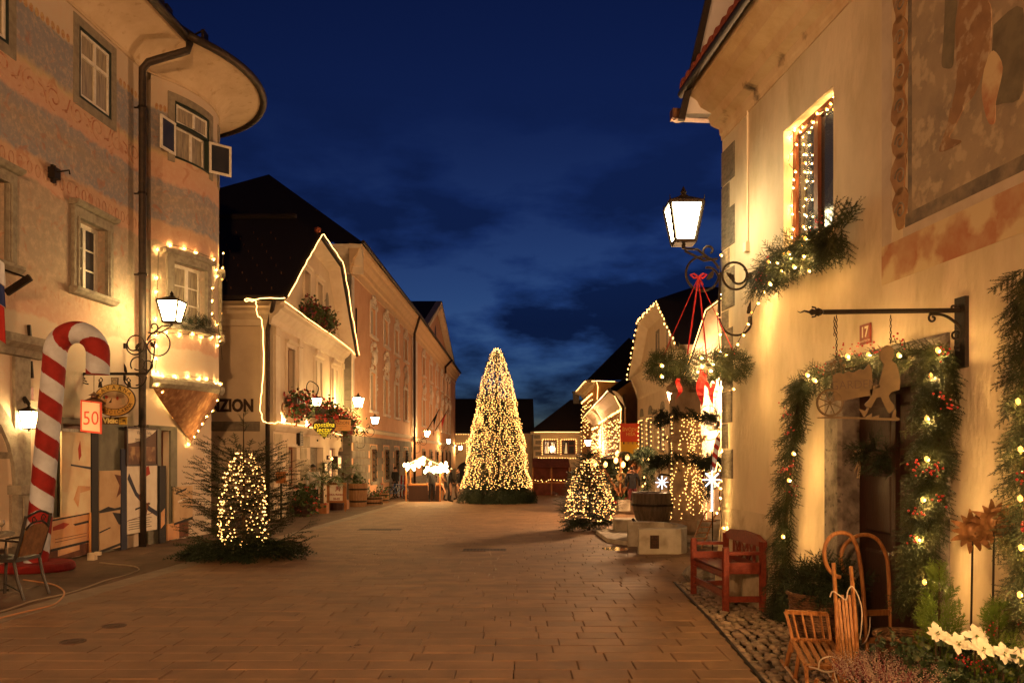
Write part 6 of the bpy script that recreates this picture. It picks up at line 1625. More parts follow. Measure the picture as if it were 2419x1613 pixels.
board('shop_post', 'dark painted post right of the white poster', 'post', 377, 392, 1100, 1285, mk, .14, [([(.2, .2), (.8, .25), (.8, .45), (.2, .4)], mo_)])
board('painted_board', 'pale painted board with dark strokes, farthest along the shopfront', 'mural', 411, 455, 1150, 1235, mt, .13, [([(.1, .85), (.7, .95), (.6, .88), (.1, .8)], mk), ([(.2, .6), (.8, .7), (.7, .64), (.2, .55)], mw), ([(0, .0), (1, .1), (1, .02), (0, -.06)], mk)])
board('painted_board', 'red-brown board leaning at the far foot of the shopfront', 'mural', 396, 445, 1238, 1276, mo_, .12, [([(.55, 1), (1, 1), (1, 0), (.55, 0)], mbr)])
rd = MB(); p0, p1 = at(213, 1210, 14.1), at(213, 1320, 14.1); p1.z = gz(14.1); rd.tube([p0, p1], .018, 6); tag(rd.build('orange_cable_rod', mat('orange_plastic', (.55, .25, .07), .5), None, p1), 'thin orange rod standing at the foot of the boards', 'rod')
bx = MB(); c = gnd(218, 1322); bx.box(c.x - .06, c.x + .06, c.y - .05, c.y + .05, c.z, c.z + .12); bx.box(c.x + .05, c.x + .14, c.y - .03, c.y + .03, c.z + .08, c.z + .14); tag(bx.build('socket_box', M_CREAMLT, None, c), 'small white socket box at the foot of the boards', 'socket')
# chair and table
def rchair(label, x, y):
 root = T('bistro_chair', label, 'chair', (x, y, gz(y)), None); z = gz(y); md = M_CHAIR
 for yy in (y - .25, y + .25):
  MB().tube([(x - .04, yy, z + .46), (x + .0, yy, z + .24), (x + .08, yy, z)], .018, 6).build('leg', md, root)
  MB().tube([(x - .44, yy, z + .46), (x - .46, yy, z)], .018, 6).build('leg', md, root)
  MB().tube([(x - .04, yy, z + .44), (x + .04, yy, z + .7), (x + .10, yy, z + .98)], .018, 6).build('back_post', md, root)
  MB().tube([(x + .03, yy, z + .68), (x - .2, yy, z + .70), (x - .44, yy, z + .66), (x - .46, yy, z + .46)], .015, 6).build('armrest', md, root)
 MB().tube(smoothpath([(x + .1, y - .25, z + .96), (x + .11, y - .12, z + 1.0), (x + .11, y, z + 1.02), (x + .11, y + .12, z + 1.0), (x + .1, y + .25, z + .96)], 4), .014, 6).build('top_rail', md, root)
 sc_ = MB()
 for k in (-1, 1): sc_.tube([(x + .1, y + p[0], z + p[1]) for p in spiral((k * .09, .93), .05, .015, 0, k * PI * 2.2)], .008, 4)
 sc_.build('back_scroll', md, root)
 MB().tube(smoothpath([(x + .085, y - .23, z + .82), (x + .09, y - .1, z + .89), (x + .09, y + .1, z + .89), (x + .085, y + .23, z + .82)], 4), .012, 6).build('middle_rail', md, root)
 bk = MB(); bk.raw([(x - .02, y - .22, z + .5), (x - .02, y + .22, z + .5), (x + .07, y + .22, z + .8), (x + .085, y + .1, z + .87), (x + .085, y - .1, z + .87), (x + .07, y - .22, z + .8), (x - .0, y - .22, z + .5), (x - .0, y + .22, z + .5), (x + .09, y + .22, z + .8), (x + .1, y + .1, z + .87), (x + .1, y - .1, z + .87), (x + .09, y - .22, z + .8)], [(0, 1, 2, 3, 4, 5), (11, 10, 9, 8, 7, 6), (0, 6, 7, 1), (1, 7, 8, 2), (2, 8, 9, 3), (3, 9, 10, 4), (4, 10, 11, 5), (5, 11, 6, 0)]); bk.build('cane_back', M_RATTAN, root)
 MB().box(x - .48, x - .02, y - .25, y + .25, z + .44, z + .48).build('seat', M_CHAIR, root)
 MB().tube([(x + .05, y - .25, z + .1), (x - .46, y + .25, z + .12)], .01, 5).build('stretcher', md, root)
 return root
M_CHAIR = mat('dark_bronze_frame', (.014, .010, .008), .5)
def rattan():
 m = mat('woven_cane', (.26, .12, .045), .55, (.15, .065, .025), 14)
 nt = m.node_tree; N, Lk = nt.nodes, nt.links; b = N['Principled BSDF']; g_ = N.new('ShaderNodeNewGeometry'); w_ = N.new('ShaderNodeTexWave'); w_.bands_direction = 'Y'; w_.inputs['Scale'].default_value = 22; w2 = N.new('ShaderNodeTexWave'); w2.bands_direction = 'Z'; w2.inputs['Scale'].default_value = 22
 Lk.new(g_.outputs['Position'], w_.inputs[0]); Lk.new(g_.outputs['Position'], w2.inputs[0]); m_ = N.new('ShaderNodeMath'); m_.operation = 'MULTIPLY'; Lk.new(w_.outputs['Fac'], m_.inputs[0]); Lk.new(w2.outputs['Fac'], m_.inputs[1]); bp = N.new('ShaderNodeBump'); bp.inputs['Distance'].default_value = .01; Lk.new(m_.outputs[0], bp.inputs['Height']); Lk.new(bp.outputs[0], b.inputs['Normal']); return m
M_RATTAN = rattan()
rchair('bistro chair with a woven cane back beside the candy cane', -5.72, 9.55)
TB = T('cafe_table', 'small cafe table at the edge, crowded with glasses', 'table', (-6.45, 9.75, gz(9.75))); z = gz(9.75)
MB().lathe([(.34, .70), (.36, .71), (.36, .74), (0, .745)], (-6.45, 9.75, z), 24).build('table_top', M_STONE, TB)
MB().tube([(-6.45, 9.75, z + .02), (-6.45, 9.75, z + .70)], .03, 8).build('table_stem', M_GUTTER, TB); ft = MB()
for i in range(4): a = PI / 4 + PI / 2 * i; ft.beam((-6.45, 9.75, z + .05), (-6.45 + .3 * math.cos(a), 9.75 + .3 * math.sin(a), z + .02), .04, .03)
ft.build('table_foot', M_GUTTER, TB)
M_CLEAR = mat('drinking_glass', (.32, .28, .22), .1, spec=.8, metal=.3)
gt_ = MB().lathe([(.028, 0), (.03, .004), (.006, .012), (.006, .06), (.035, .10), (.032, .15)], (0, 0, 0), 10).mesh('glass', M_CLEAR)
for i, (dx, dy, lab) in enumerate(((.02, -.2, 'wine glass nearest the edge of the cafe table'), (.12, -.05, 'wine glass in the middle of the cafe table'), (.2, .1, 'wine glass on the far side of the cafe table'), (.05, .12, 'wine glass behind the others on the cafe table'), (.24, -.12, 'wine glass on the street side of the cafe table'))):
 o = bpy.data.objects.new('wine_glass', gt_); COL.objects.link(o); o.location = (-6.45 + dx, 9.75 + dy, z + .745); tag(o, lab, 'glass')
o = MB().lathe([(.05, 0), (.06, .02), (.055, .05), (.03, .055)], (-6.3, 9.6, z + .745), 12).build('ashtray', M_IRON, None, (-6.3, 9.6, z + .745)); tag(o, 'dark ashtray on the small cafe table', 'ashtray')
# cables lying on the ground
for nm, pts in (('long pale cable snaking over the stones to the shop wall', [(-20, 1452), (30, 1438), (69, 1424), (110, 1414), (149, 1406), (193, 1393), (245, 1374), (290, 1362), (318, 1352), (329, 1347), (322, 1341), (304, 1337), (270, 1334), (235, 1330)]), ('orange cable curling off the picture edge near the chair', [(-20, 1468), (40, 1452), (90, 1440), (127, 1430), (145, 1416), (152, 1403), (145, 1392), (124, 1382), (90, 1376), (55, 1371)])):
 P = smoothpath([gnd(u, v) + Vector((0, 0, .014)) for u, v in pts], 5); tag(MB().tube(P, .010, 5).build('ground_cable', mat('pale_cable' + nm[:4], (.30, .22, .14) if nm[0] == 'l' else (.50, .24, .10), .6), None, P[0]), nm, 'cable')
# lights round the oriel
def orp(u, v, d=.06):
 k = (u - U0) / FPX; best = None
 for i in range(400):
  al = -math.radians(50) + math.radians(75) * i / 399; p = OR.P(al * 2.2, 0, d); e = abs(p.x / p.y - k)
  if best is None or e < best[0]: best = (e, p)
 p = best[1]; return Vector((p.x, p.y, EYE + (V0 - v) / FPX * p.y))
OS = T('oriel_lights', 'string of warm bulbs round the oriel window, its ledge and the cone below', 'string lights', orp(440, 890))
bmesh_ = bulb_mesh(.028, M_BULBSOFT, -1)
grp = [[(366, 878), (371, 845), (371, 815), (371, 790), (371, 752), (372, 688), (373, 655), (374, 588), (404, 578), (438, 586), (466, 596), (507, 612), (503, 625), (513, 637), (515, 652), (504, 680), (503, 710), (502, 740), (515, 765), (519, 795), (516, 815)],
  [(395, 785), (428, 789), (458, 788), (478, 796), (503, 795)], [(366, 878), (376, 882), (387, 888), (417, 890), (447, 888), (474, 893), (491, 894), (512, 904), (521, 905)]]
for pts in grp:
 P = [orp(u, v) for u, v in pts]; MB().tube(P, .005, 4).build('cable', M_CABLE, OS)
 for p in P: inst('bulb', bmesh_, OS, p)
cone_pts = [(374, 908), (385, 925), (392, 940), (396, 955), (400, 967), (408, 985), (414, 996), (424, 1012), (434, 1030), (448, 1048)], [(524, 906), (515, 945), (504, 970), (490, 983), (480, 1000), (470, 1017), (460, 1031), (448, 1048)]
for k, pts in enumerate(cone_pts):
 n = len(pts); P = []
 for i, (u, v) in enumerate(pts):
  t = i / (n - 1); a = orp(u, v, .16); Y = a.y + (tip.y - .1 - a.y) * t
  P.append(at(u, v, Y))
 MB().tube(P, .005, 4).build('cable', M_CABLE, OS)
 for p in P: inst('bulb', bmesh_, OS, p)
pts = [(528, 598), (526, 625), (525, 660), (526, 706), (523, 740), (523, 775), (521, 805), (525, 850)]
P = [at(u, v, 18.6) for u, v in pts]; MB().tube(P, .005, 4).build('cable', M_CABLE, OS)
for p in P[::2] + [at(527, 632, 18.5)]: inst('bulb', bmesh_, OS, p)
gr = MB(); pth = [OR.P(-math.radians(a) * 2.2, 4.42, .1) for a in (30, 24, 18, 12, 6)]
greenery(gr, pth, .08, 46, SPR_NEAR, (.7, 1.1), (0, 0, .1), (.7, -.5, .3), .9); tag(gr.build('fir_sprigs', M_NEEDLE2, None, tuple(pth[0])), 'fir sprigs laid on the oriel window ledge', 'fir sprigs')
# ================================================================ CHRISTMAS TREES
def fir_tree(label, loc, h, w, n_wh, tm, lights, pile, seed, bare=.12, lr=.02, lm=None, col=None, name='christmas_tree', nb=6, tp=.85, ct=1.0):
 global RNG
 RNG = np.random.default_rng(seed)
 root = T(name, label, 'christmas tree', loc); x, y, z = loc
 MB().tube([(x, y, z), (x + .01, y, z + h * .5), (x, y, z + h)], [.035 * h / 2.4, .022 * h / 2.4, .004], 7).build('trunk', M_BARK, root)
 cr = MB(); br = MB()
 for i in range(n_wh):
  t = bare + (ct - bare) * (i / n_wh) ** .95; zz = z + h * t; Lb = w * (1 - t) ** tp * RNG.uniform(.75, 1.15) + .06
  k0 = RNG.uniform(0, 6.28)
  for k in range(nb if t < .8 else 4):
   a = k0 + 2 * PI * k / nb + RNG.normal() * .18; L = Lb * RNG.uniform(.7, 1.12)
   dr = np.array([math.cos(a), math.sin(a), 0]); rise = RNG.uniform(-.1, .3) + t * .5
   pts = [np.array([x, y, zz]) + dr * L * q + np.array([0, 0, rise * L * q * .6 + .10 * L * q * q - .12 * L * math.sin(q * PI)]) for q in np.linspace(0, 1, 6)]
   br.tube(pts, [.012, .010, .008, .006, .005, .003], 4)
   ns = max(3, int(L / .10))
   for q in range(ns):
    f = .25 + .75 * (q + .5) / ns; j = min(4, int(f * 5)); p = pts[j] + (pts[j + 1] - pts[j]) * (f * 5 - j)
    sd = np.cross(dr, [0, 0, 1.0]) * (1 if q % 2 else -1)
    cr.put(tm[q % len(tm)], p, dr * .8 + sd * RNG.uniform(.3, .8) * (1 - f * .5) + np.array([0, 0, rise * .5 + RNG.normal() * .12]), (0, 0, 1), RNG.uniform(.6, .95) * (1.15 - .5 * f))
   cr.put(tm[0], pts[-1] - dr * .05, dr + np.array([0, 0, rise + .1]), (0, 0, 1), .6)
 for i in range(4): cr.put(tm[i % len(tm)], (x, y, z + h * (.86 + .035 * i)), (math.cos(i * 2.0), math.sin(i * 2.0), 1.6), (0, 0, 1), .42)
 br.build('branches', M_BARK, root)
 cr.build('crown', col or M_NEEDLE, root)
 if pile:
  pm = MB()
  for i in range(pile[1]):
   a = RNG.uniform(0, 2 * PI); r = pile[0] * math.sqrt(RNG.uniform(0, 1)) * RNG.uniform(.45, .85)
   pm.put(tm[i % len(tm)], (x + r * math.cos(a), y + r * math.sin(a) * .8, z + .06 + .22 * (1 - r / pile[0]) + RNG.uniform(0, .10)), (math.cos(a + RNG.normal() * .5), math.sin(a + RNG.normal() * .5), -.22 + RNG.normal() * .22), (0, 0, 1), RNG.uniform(.7, 1.15))
  pm.build('branch_skirt', M_NEEDLE2, root)
 lb = MB(); lights(lb, np.array(loc)); kind(lb.build('bulbs', lm or M_BULBFAR, root), 'stuff')
 return root
def net_lights(n, r0, r1, z0, z1, br, seed):
 def f(mb, c):
  rr = np.random.default_rng(seed); strands = 13
  for k in range(strands):
   a = 2 * PI * k / strands + rr.normal() * .12; m = n // strands
   for j in range(m):
    t = (j + rr.uniform(-.3, .3)) / m; a2 = a + .25 * math.sin(t * 7 + k) + rr.normal() * .16; r = (r0 + (r1 - r0) * t if r1 else r0 * (1 - t ** 3) ** .5) * rr.uniform(.85, 1.15)
    if r1 and t > .85: r *= 1 - (t - .85) * 4.5
    mb.ball(c + np.array([r * math.cos(a2), r * math.sin(a2), z0 + (z1 - z0) * t]), br * rr.uniform(.75, 1.25), OCTA)
 return f
p = gnd(575, 1318)
fir_tree('fir tree with a column of tiny lights, on a heap of branches before the oriel', (p.x, p.y, p.z), 2.5, 1.32, 13, SPR_MID, net_lights(330, .39, 0, .2, 1.85, .0135, 2), (1.12, 420), 21, lm=M_BULBFAR, nb=6, tp=.9, ct=.74)
p = gnd(1392, 1252)
fir_tree('small bushy lit fir tree standing near the stone fountain', (p.x, p.y, p.z), 1.95, .92, 15, SPR_MID, net_lights(300, .62, .22, .3, 1.85, .014, 3), (.85, 90), 33, bare=.16, nb=7)
# the great tree: a tall cone of boughs dressed in thousands of lights
RNG = np.random.default_rng(5)
GX, GY = (1173 - U0) / FPX * 38.0, 38.0; GZ = gz(GY); GH = 7.35
GT = T('great_christmas_tree', 'tall cone-shaped christmas tree covered in thousands of lights in the middle of the square', 'christmas tree', (GX, GY, GZ))
MB().tube([(GX, GY, GZ), (GX, GY, GZ + GH)], [.16, .02], 8).build('trunk', M_BARK, GT)
def gr_(t): return 1.66 * (1.002 - t) ** .64 + .03
cr = MB()
for i in range(1500):
 t = RNG.uniform(0, 1) ** 1.25 * .98; a = RNG.uniform(0, 2 * PI); r = gr_(t) * .72
 cr.put(SPR_FAR[i % 3], (GX + r * math.cos(a), GY + r * math.sin(a), GZ + .5 + t * (GH - .55)), (math.cos(a), math.sin(a), -.55 + RNG.normal() * .2), (0, 0, 1), RNG.uniform(.55, .85) * (1 - .45 * t))
cr.build('crown', M_NEEDLE2, GT)
sk = MB()
for i in range(330):
 a = RNG.uniform(0, 2 * PI); r = RNG.uniform(1.0, 1.75); sk.put(SPR_FAR[i % 3], (GX + r * math.cos(a), GY + r * math.sin(a), GZ + RNG.uniform(.2, .7)), (math.cos(a) * .5, math.sin(a) * .5, -1), (0, 0, 1), RNG.uniform(.7, 1.0))
sk.build('branch_skirt', M_NEEDLE2, GT)
lb = MB(); strands = 76
for k in range(strands):
 a = 2 * PI * k / strands + RNG.normal() * .03; t = .02 + RNG.uniform(0, .02); ph = RNG.uniform(0, 6)
 top = 1.0 if k % 3 == 0 else RNG.uniform(.5, .99)
 while t < top:
  r = gr_(t) * (.97 + .07 * math.sin(a * 4 + t * 13) * math.sin(t * 31 + a * 2)) + RNG.normal() * .035; aa = a + .07 * math.sin(t * 16 + ph) + RNG.normal() * .05
  if math.sin(aa * 9 + t * 21) + math.sin(aa * 5 - t * 34) + RNG.normal() * .7 > -.85: lb.ball((GX + r * math.cos(aa), GY + r * math.sin(aa), GZ + .55 + t * (GH - .6)), RNG.uniform(.012, .021), OCTA); t += RNG.uniform(.011, .020)
kind(lb.build('bulbs', emit('tree_bulb', (1.0, .49, .12), 7.0), GT), 'stuff')
# ================================================================ RIGHT FOREGROUND
RNG = np.random.default_rng(17)
def fe(u, v, d=0.0):
 s, z = FE.px(u, v, d); return FE.P(s, z, d)
OUT = np.array([FE.n[0], FE.n[1], 0])
BSF = bulb_mesh(.016, M_BULBSOFT); BM = bulb_mesh(.021, M_BULB); BMS = bulb_mesh(.014, M_BULB)
# fir box under the window
WG = T('window_fir_swag', 'thick hanging fir swag with berries and bulbs under the lit upper window', 'fir swag', fe(1890, 640))
g_ = MB()
pth = [fe(1800, 655, .12), fe(1835, 610, .16), fe(1880, 590, .2), fe(1930, 560, .2), fe(1985, 540, .14)]
greenery(g_, pth, .16, 330, SPR_NEAR, (.6, 1.05), (0, 0, -1.2), OUT * .6, .6); greenery(g_, pth, .1, 60, SPR_NEAR, (.5, .8), (0, 0, .2), OUT * .7, .8)
greenery(g_, [fe(1990, 540, .1), fe(1965, 545, .1)], .05, 10, SPR_NEAR, (.8, 1.1), (0, -1, .6), (0, 0, 0), .3)
g_.build('fir_sprigs', M_NEEDLE, WG)
berries(WG, [fe(1802, 650, .3), fe(1795, 665, .25), fe(1930, 525, .3), fe(1815, 612, .3)], 10, .03, .008, M_BERRY)
for u, v in ((1895, 578), (1867, 609), (1835, 621), (1875, 630), (1898, 605), (1815, 618), (1863, 598), (1846, 640), (1902, 563), (1818, 670), (1910, 640), (1852, 600)): inst('bulb', BMS if (u % 3) else BM, WG, fe(u, v, .34))
# bulbs round the upper window
WS = T('window_lights', 'string of bulbs up the reveal and across the top of the lit upper window', 'string lights', fe(1873, 560))
left = [(1869, 560), (1872, 540), (1870, 505), (1868, 485), (1872, 443), (1873, 424), (1878, 405), (1862, 385), (1868, 363), (1880, 341), (1866, 322), (1875, 307)]
P = [fe(u, v, -.05) for u, v in left]; MB().tube(P, .004, 4).build('cable', M_CABLE, WS)
for p in P: inst('bulb', BSF, WS, p)
inn = [(1896, 560), (1897, 535), (1904, 510), (1903, 470), (1905, 427), (1900, 406), (1902, 385), (1903, 365), (1897, 341)]
P = [fe(u, v, -.085) for u, v in inn]; MB().tube(P, .004, 4).build('cable', M_CABLE, WS)
for p in P: inst('bulb', BSF, WS, p)
P = [fe(u, v, -.07) for u, v in ((1875, 307), (1889, 311), (1895, 299), (1918, 288), (1929, 267), (1952, 258), (1961, 245), (1967, 228), (1969, 259))]; MB().tube(P, .004, 4).build('cable', M_CABLE, WS)
for p in P: inst('bulb', BSF, WS, p)
# string running down to the wreath
light_string('short string of bulbs sloping from the fir swag to the hanging wreath', sag(fe(1801, 690, .15), at(1730, 832, 9.05), .02), .13, .015, M_BULB)
light_string('string of bulbs hanging down the corner of the yellow house', [tuple(at(u, v, 9.95)) for u, v in ((1703, 603), (1699, 652), (1697, 706), (1695, 757), (1699, 810), (1701, 870), (1699, 960), (1701, 1050), (1703, 1122), (1699, 1176), (1705, 1227), (1701, 1281))], .24, .020, M_BULBSOFT)
# advent wreath hung under the lantern
WC = Vector((2.09, 9.05, 2.66)); WR = T('hanging_wreath', 'big horizontal fir wreath hung on red ribbons under the corner lantern', 'wreath', WC)
g_ = MB()
for i in range(560):
 a = RNG.uniform(0, 2 * PI); b = RNG.uniform(0, 2 * PI); R = .42; c = np.array(WC) + np.array([math.cos(a) * R, math.sin(a) * R, 0])
 o = np.array([math.cos(a) * math.cos(b), math.sin(a) * math.cos(b), math.sin(b)])
 g_.put(SPR_NEAR[i % 3], c + o * .05, o * .9 + np.array([-math.sin(a), math.cos(a), 0]) * .7 + np.array([0, 0, -.35]), rvec(), RNG.uniform(.42, .72))
g_.build('fir_ring', M_NEEDLE, WR)
hang = at(1650, 655, 9.08); rb = MB()
for i in range(4):
 a = PI / 4 + PI / 2 * i + .3; rb.beam(hang, WC + Vector((.42 * math.cos(a), .42 * math.sin(a), .08)), .016, .006)
rb.build('ribbon', M_RED, WR)
bw = MB();
for k in (-1, 1): bw.tube([hang + Vector((p[0] * k, 0, p[1])) for p in ((0, 0), (.05, .04), (.09, .03), (.05, -.01), (0, 0))], .012, 5)
bw.tube([hang, hang + Vector((.05, 0, -.09))], .012, 4); bw.tube([hang, hang + Vector((-.02, 0, -.12))], .012, 4); bw.build('ribbon_bow', M_RED, WR)
for u0, v0, u1, v1, w in ((1660, 870, 1654, 965, .042), (1606, 893, 1600, 945, .024), (1685, 900, 1680, 965, .022), (1668, 885, 1672, 935, .02)):
 p, q = at(u0, v0, 8.62), at(u1, v1, 8.62); t = MB(); V = []
 for j in range(7):
  f = j / 6; c = p.lerp(q, f); ww = w * (1 - .9 * max(0, f - .6) / .4); ox = .018 * math.sin(f * 7 + u0); V += [c + Vector((ox - ww, .03 * math.sin(f * 6), 0)), c + Vector((ox + ww, .03 * math.cos(f * 6), 0))]
 t.raw([tuple(v) for v in V], [(2 * j, 2 * j + 1, 2 * j + 3, 2 * j + 2) for j in range(6)]); t.build('ribbon_tail', M_RED, WR)
for u, v in ((1562, 863), (1562, 889), (1647, 878), (1656, 845), (1656, 865), (1692, 840), (1699, 829), (1715, 838), (1683, 860), (1683, 902), (1677, 875), (1732, 918), (1702, 915)): inst('bulb', BM if v % 2 else BMS, WR, at(u, v, 8.55 if u < 1690 else 8.7))
# door garlands
def garland(label, pts, n, bulbs, bspots, d=.13, rad=.10, along=(0, 0, -1.2), sc=(.5, .8), bn=8, w=.7):
 root = T('fir_garland', label, 'garland', fe(*pts[len(pts) // 2], 0), 'fir garlands round the doorway')
 g_ = MB(); P = smoothpath([fe(u, v, d) for u, v in pts], 4); greenery(g_, P, rad, n, SPR_NEAR, sc, along, OUT * .7, w); g_.build('fir_sprigs', M_NEEDLE, root)
 MB().tube(P, .02, 5).build('rope_core', M_BARK, root)
 for u, v in bulbs: inst('bulb', BM, root, fe(u, v, d + .15))
 berries(root, [fe(u, v, d + .2) for u, v in bspots], bn, .028, .008, M_BERRY)
 return root
garland('fir garland down the jamb nearer the bench, bulbs and berries in it', [(1895, 895), (1885, 960), (1872, 1050), (1862, 1150), (1855, 1250), (1850, 1340), (1840, 1430)], 380, [(1906, 885), (1924, 898), (1874, 1071), (1863, 1134), (1849, 1267)], [(1855, 975), (1865, 1020), (1872, 1095), (1850, 1110), (1870, 1155)])
garland('thick fir garland on the jamb under the sign plate, many berries', [(2235, 820), (2230, 900), (2215, 1000), (2210, 1100), (2195, 1200), (2185, 1300), (2175, 1400)], 520, [(2215, 827), (2198, 887), (2189, 988), (2189, 1084), (2180, 1180), (2167, 1273), (2184, 1374)], [(2232, 835), (2225, 940), (2245, 965), (2160, 1095), (2185, 1115), (2215, 1105), (2165, 1210), (2220, 1180), (2160, 1270)], rad=.13, sc=(.55, .9), bn=8)
garland('fir garland arching over the door head behind the garden sign', [(1890, 915), (1930, 893), (1990, 872), (2060, 855), (2140, 842), (2235, 832)], 260, [(2001, 841), (2051, 836), (2123, 839)], [(1990, 830), (2020, 825), (2055, 820), (2125, 805), (1945, 870), (2080, 835)], along=(0, .2, -.45), rad=.07, sc=(.4, .65), bn=8)
garland('fir garland hanging at the very edge beyond the sun faces', [(2425, 640), (2425, 760), (2420, 900), (2420, 1050), (2420, 1200), (2430, 1330), (2425, 1450)], 300, [(2405, 948), (2411, 1061), (2410, 1177), (2412, 1293), (2409, 1404)], [(2418, 1240), (2415, 1130)], rad=.08, sc=(.45, .75))
# heap of fir at the foot of the bench-side jamb
hp = MB(); pth = [fe(1900, 1390, .3), fe(1940, 1380, .36), fe(1985, 1370, .3)]
greenery(hp, pth, .12, 190, SPR_NEAR, (.6, 1.0), (0, -.3, .15), OUT * .3, .9); greenery(hp, [fe(1855, 1380, .1), fe(1862, 1450, .12)], .1, 150, SPR_NEAR, (.6, .9), (0, -.1, -1), OUT * .3, .5)
tag(hp.build('fir_heap', M_NEEDLE2, None, fe(1880, 1450, .2)), 'dark heap of fir branches stuffed into the wicker basket by the door', 'fir branches')
# sign bar and wheelbarrow sign
SBY = 5.45; BRK = T('sign_bracket', 'long black iron sign bar with a scrolled brace on the yellow house', 'bracket', fe(2276, 785))
pl_ = MB(FE); s0, z1 = FE.px(2264, 706); s1, z0 = FE.px(2289, 866); pl_.box(min(s0, s1), max(s0, s1), z0, z1, 0, .03); pl_.build('wall_plate', M_IRON, BRK)
b0, b1 = fe(2270, 733, .02), at(1945, 737, SBY); b1.y = b0.y; b1 = at(1945, 737, b0.y)
sb = MB(); sb.tube([b0, b1], .017, 8); sb.build('bar', M_IRON, BRK)
fn = MB(); fn.lathe([(.0, 0), (.018, .01), (.03, .035), (.018, .06), (.024, .08), (.008, .10), (0, .1)], (0, 0, 0), 8); Vf = fn.v[0]; f2 = MB(); f2.raw(np.column_stack([-Vf[:, 2], Vf[:, 0], Vf[:, 1]]) + np.array(b1), fn.f)
f2.tube([b1 + Vector((-.1, 0, 0)), b1 + Vector((-.13, 0, .008)), b1 + Vector((-.16, 0, -.004)), b1 + Vector((-.18, 0, .006))], [.009, .007, .005, .002], 5)
for k in (-1, 1): f2.tube([b1 + Vector((-.04, 0, 0)), b1 + Vector((-.055, 0, .03 * k)), b1 + Vector((-.08, 0, .035 * k))], .006, 4)
f2.build('finial', M_IRON, BRK)
vp = View((b0.x, b0.y, 0), 0); br = MB(); k = b0.y / FPX
def bp(u, v): return at(u, v, b0.y)
br.tube(smoothpath([bp(2195, 742), bp(2230, 745), bp(2260, 765), bp(2275, 790), bp(2274, 803)], 5), .010, 6)
for c, r, a0, a1 in (((2203, 752), 10, PI * .6, PI * 2.6), ((2258, 793), 12, 0, PI * 2.3), ((2263, 822), 10, 0, PI * 2.2), ((2252, 727), 6, 0, PI * 2), ((2262, 724), 6, 0, PI * 2)):
 br.tube([bp(c[0] + p[0], c[1] - p[1]) for p in spiral((0, 0), r, r * .35, a0, a1, 16)], .008, 5)
br.build('scroll_brace', M_IRON, BRK)
ch = MB()
for u0, v0, v1 in ((1976, 744, 852), (1971, 748, 800), (2104, 744, 812)):
 for i in range(int((v1 - v0) / 7.5)):
  c = bp(u0, v0 + i * 7.5 + 4); ch.tube([(c.x + (.006 * math.cos(t) if i % 2 else 0), c.y + (0 if i % 2 else .006 * math.cos(t)), c.z + .013 * math.sin(t)) for t in np.linspace(0, 2 * PI, 8)[:-1]], .0028, 3, True)
kind(ch.build('chain', M_IRON, BRK), 'stuff')
GS = T('garden_sign', 'cut-out sheet metal sign of a child pushing a wheelbarrow, hanging on chains', 'sign', bp(2030, 990)); M_SHEET = mat('brown_sheet_metal', (.10, .065, .03), .6, (.075, .048, .022), 12, metal=.2)
def cr_(x, y): p = bp(1820 + x / 3.335, 680 + y / 3.335); return (p.x, p.z)
gv = View((0, b0.y, 0))
def cut(nm, pts): return MB(gv).prism([cr_(*p) for p in pts], -.004, .004).build(nm, M_SHEET, GS)
cut('barrow_body', [(488, 690), (540, 668), (575, 680), (610, 655), (650, 668), (700, 640), (735, 645), (775, 598), (795, 640), (800, 700), (806, 800), (800, 845), (700, 862), (560, 890), (500, 885)])
cut('child_figure', [(862, 560), (858, 510), (880, 470), (915, 452), (950, 460), (972, 490), (970, 540), (955, 570), (990, 600), (1010, 660), (1022, 740), (1015, 800), (950, 822), (930, 850), (940, 880), (970, 920), (975, 950), (940, 985), (925, 980), (900, 930), (880, 890), (868, 860), (835, 865), (815, 900), (790, 945), (760, 935), (738, 920), (775, 880), (790, 845), (780, 800), (815, 795), (850, 770), (862, 720), (880, 650), (893, 600)])
cut('boot', [(690, 950), (712, 955), (745, 970), (765, 940), (776, 946), (745, 1012), (732, 1018), (715, 985)]); cut('boot', [(955, 1015), (965, 970), (975, 955), (990, 970), (985, 1010), (1000, 1020), (960, 1030)])
cut('ground_strip', [(365, 1020), (480, 1012), (700, 1018), (740, 1022), (800, 985), (795, 1018), (860, 1000), (850, 1022), (940, 1025), (1010, 1022), (1022, 1035), (1000, 1047), (700, 1032), (500, 1028), (375, 1026)])
cut('handle', [(795, 770), (860, 765), (860, 782), (800, 800)])
for x, y, r in ((478, 600, 14), (505, 582, 13), (552, 572, 15), (580, 610, 12), (640, 640, 10)): cut('flower_cutout', [(x + r * math.cos(t) * (1 + .2 * math.sin(5 * t)), y + r * math.sin(t)) for t in np.linspace(0, 2 * PI, 13)[:-1]]);
st = MB(gv)
for x, y in ((478, 600), (505, 582), (552, 572), (580, 610)): a, b = cr_(x, y), cr_(x + 8, 690); st.beam((a[0], a[1], 0), (b[0], b[1], 0), .004, .004)
st.build('flower_stems', M_SHEET, GS)
wh = MB(gv); c = cr_(468, 905); R = 100 / 3.335 * b0.y / FPX
wh.tube([(c[0] + R * math.cos(t), c[1] + R * math.sin(t), 0) for t in np.linspace(0, 2 * PI, 33)[:-1]], .008, 5, True); who = wh.build('wheel_rim', M_SHEET, GS)
sp_ = MB(gv).beam((0, 0, 0), (R, 0, 0), .006, .006)
for i in range(8):
 t = PI / 8 + PI / 4 * i; MB(gv).beam((c[0], c[1], 0), (c[0] + R * math.cos(t), c[1] + R * math.sin(t), 0), .007, .005).build('spoke', M_SHEET, who)
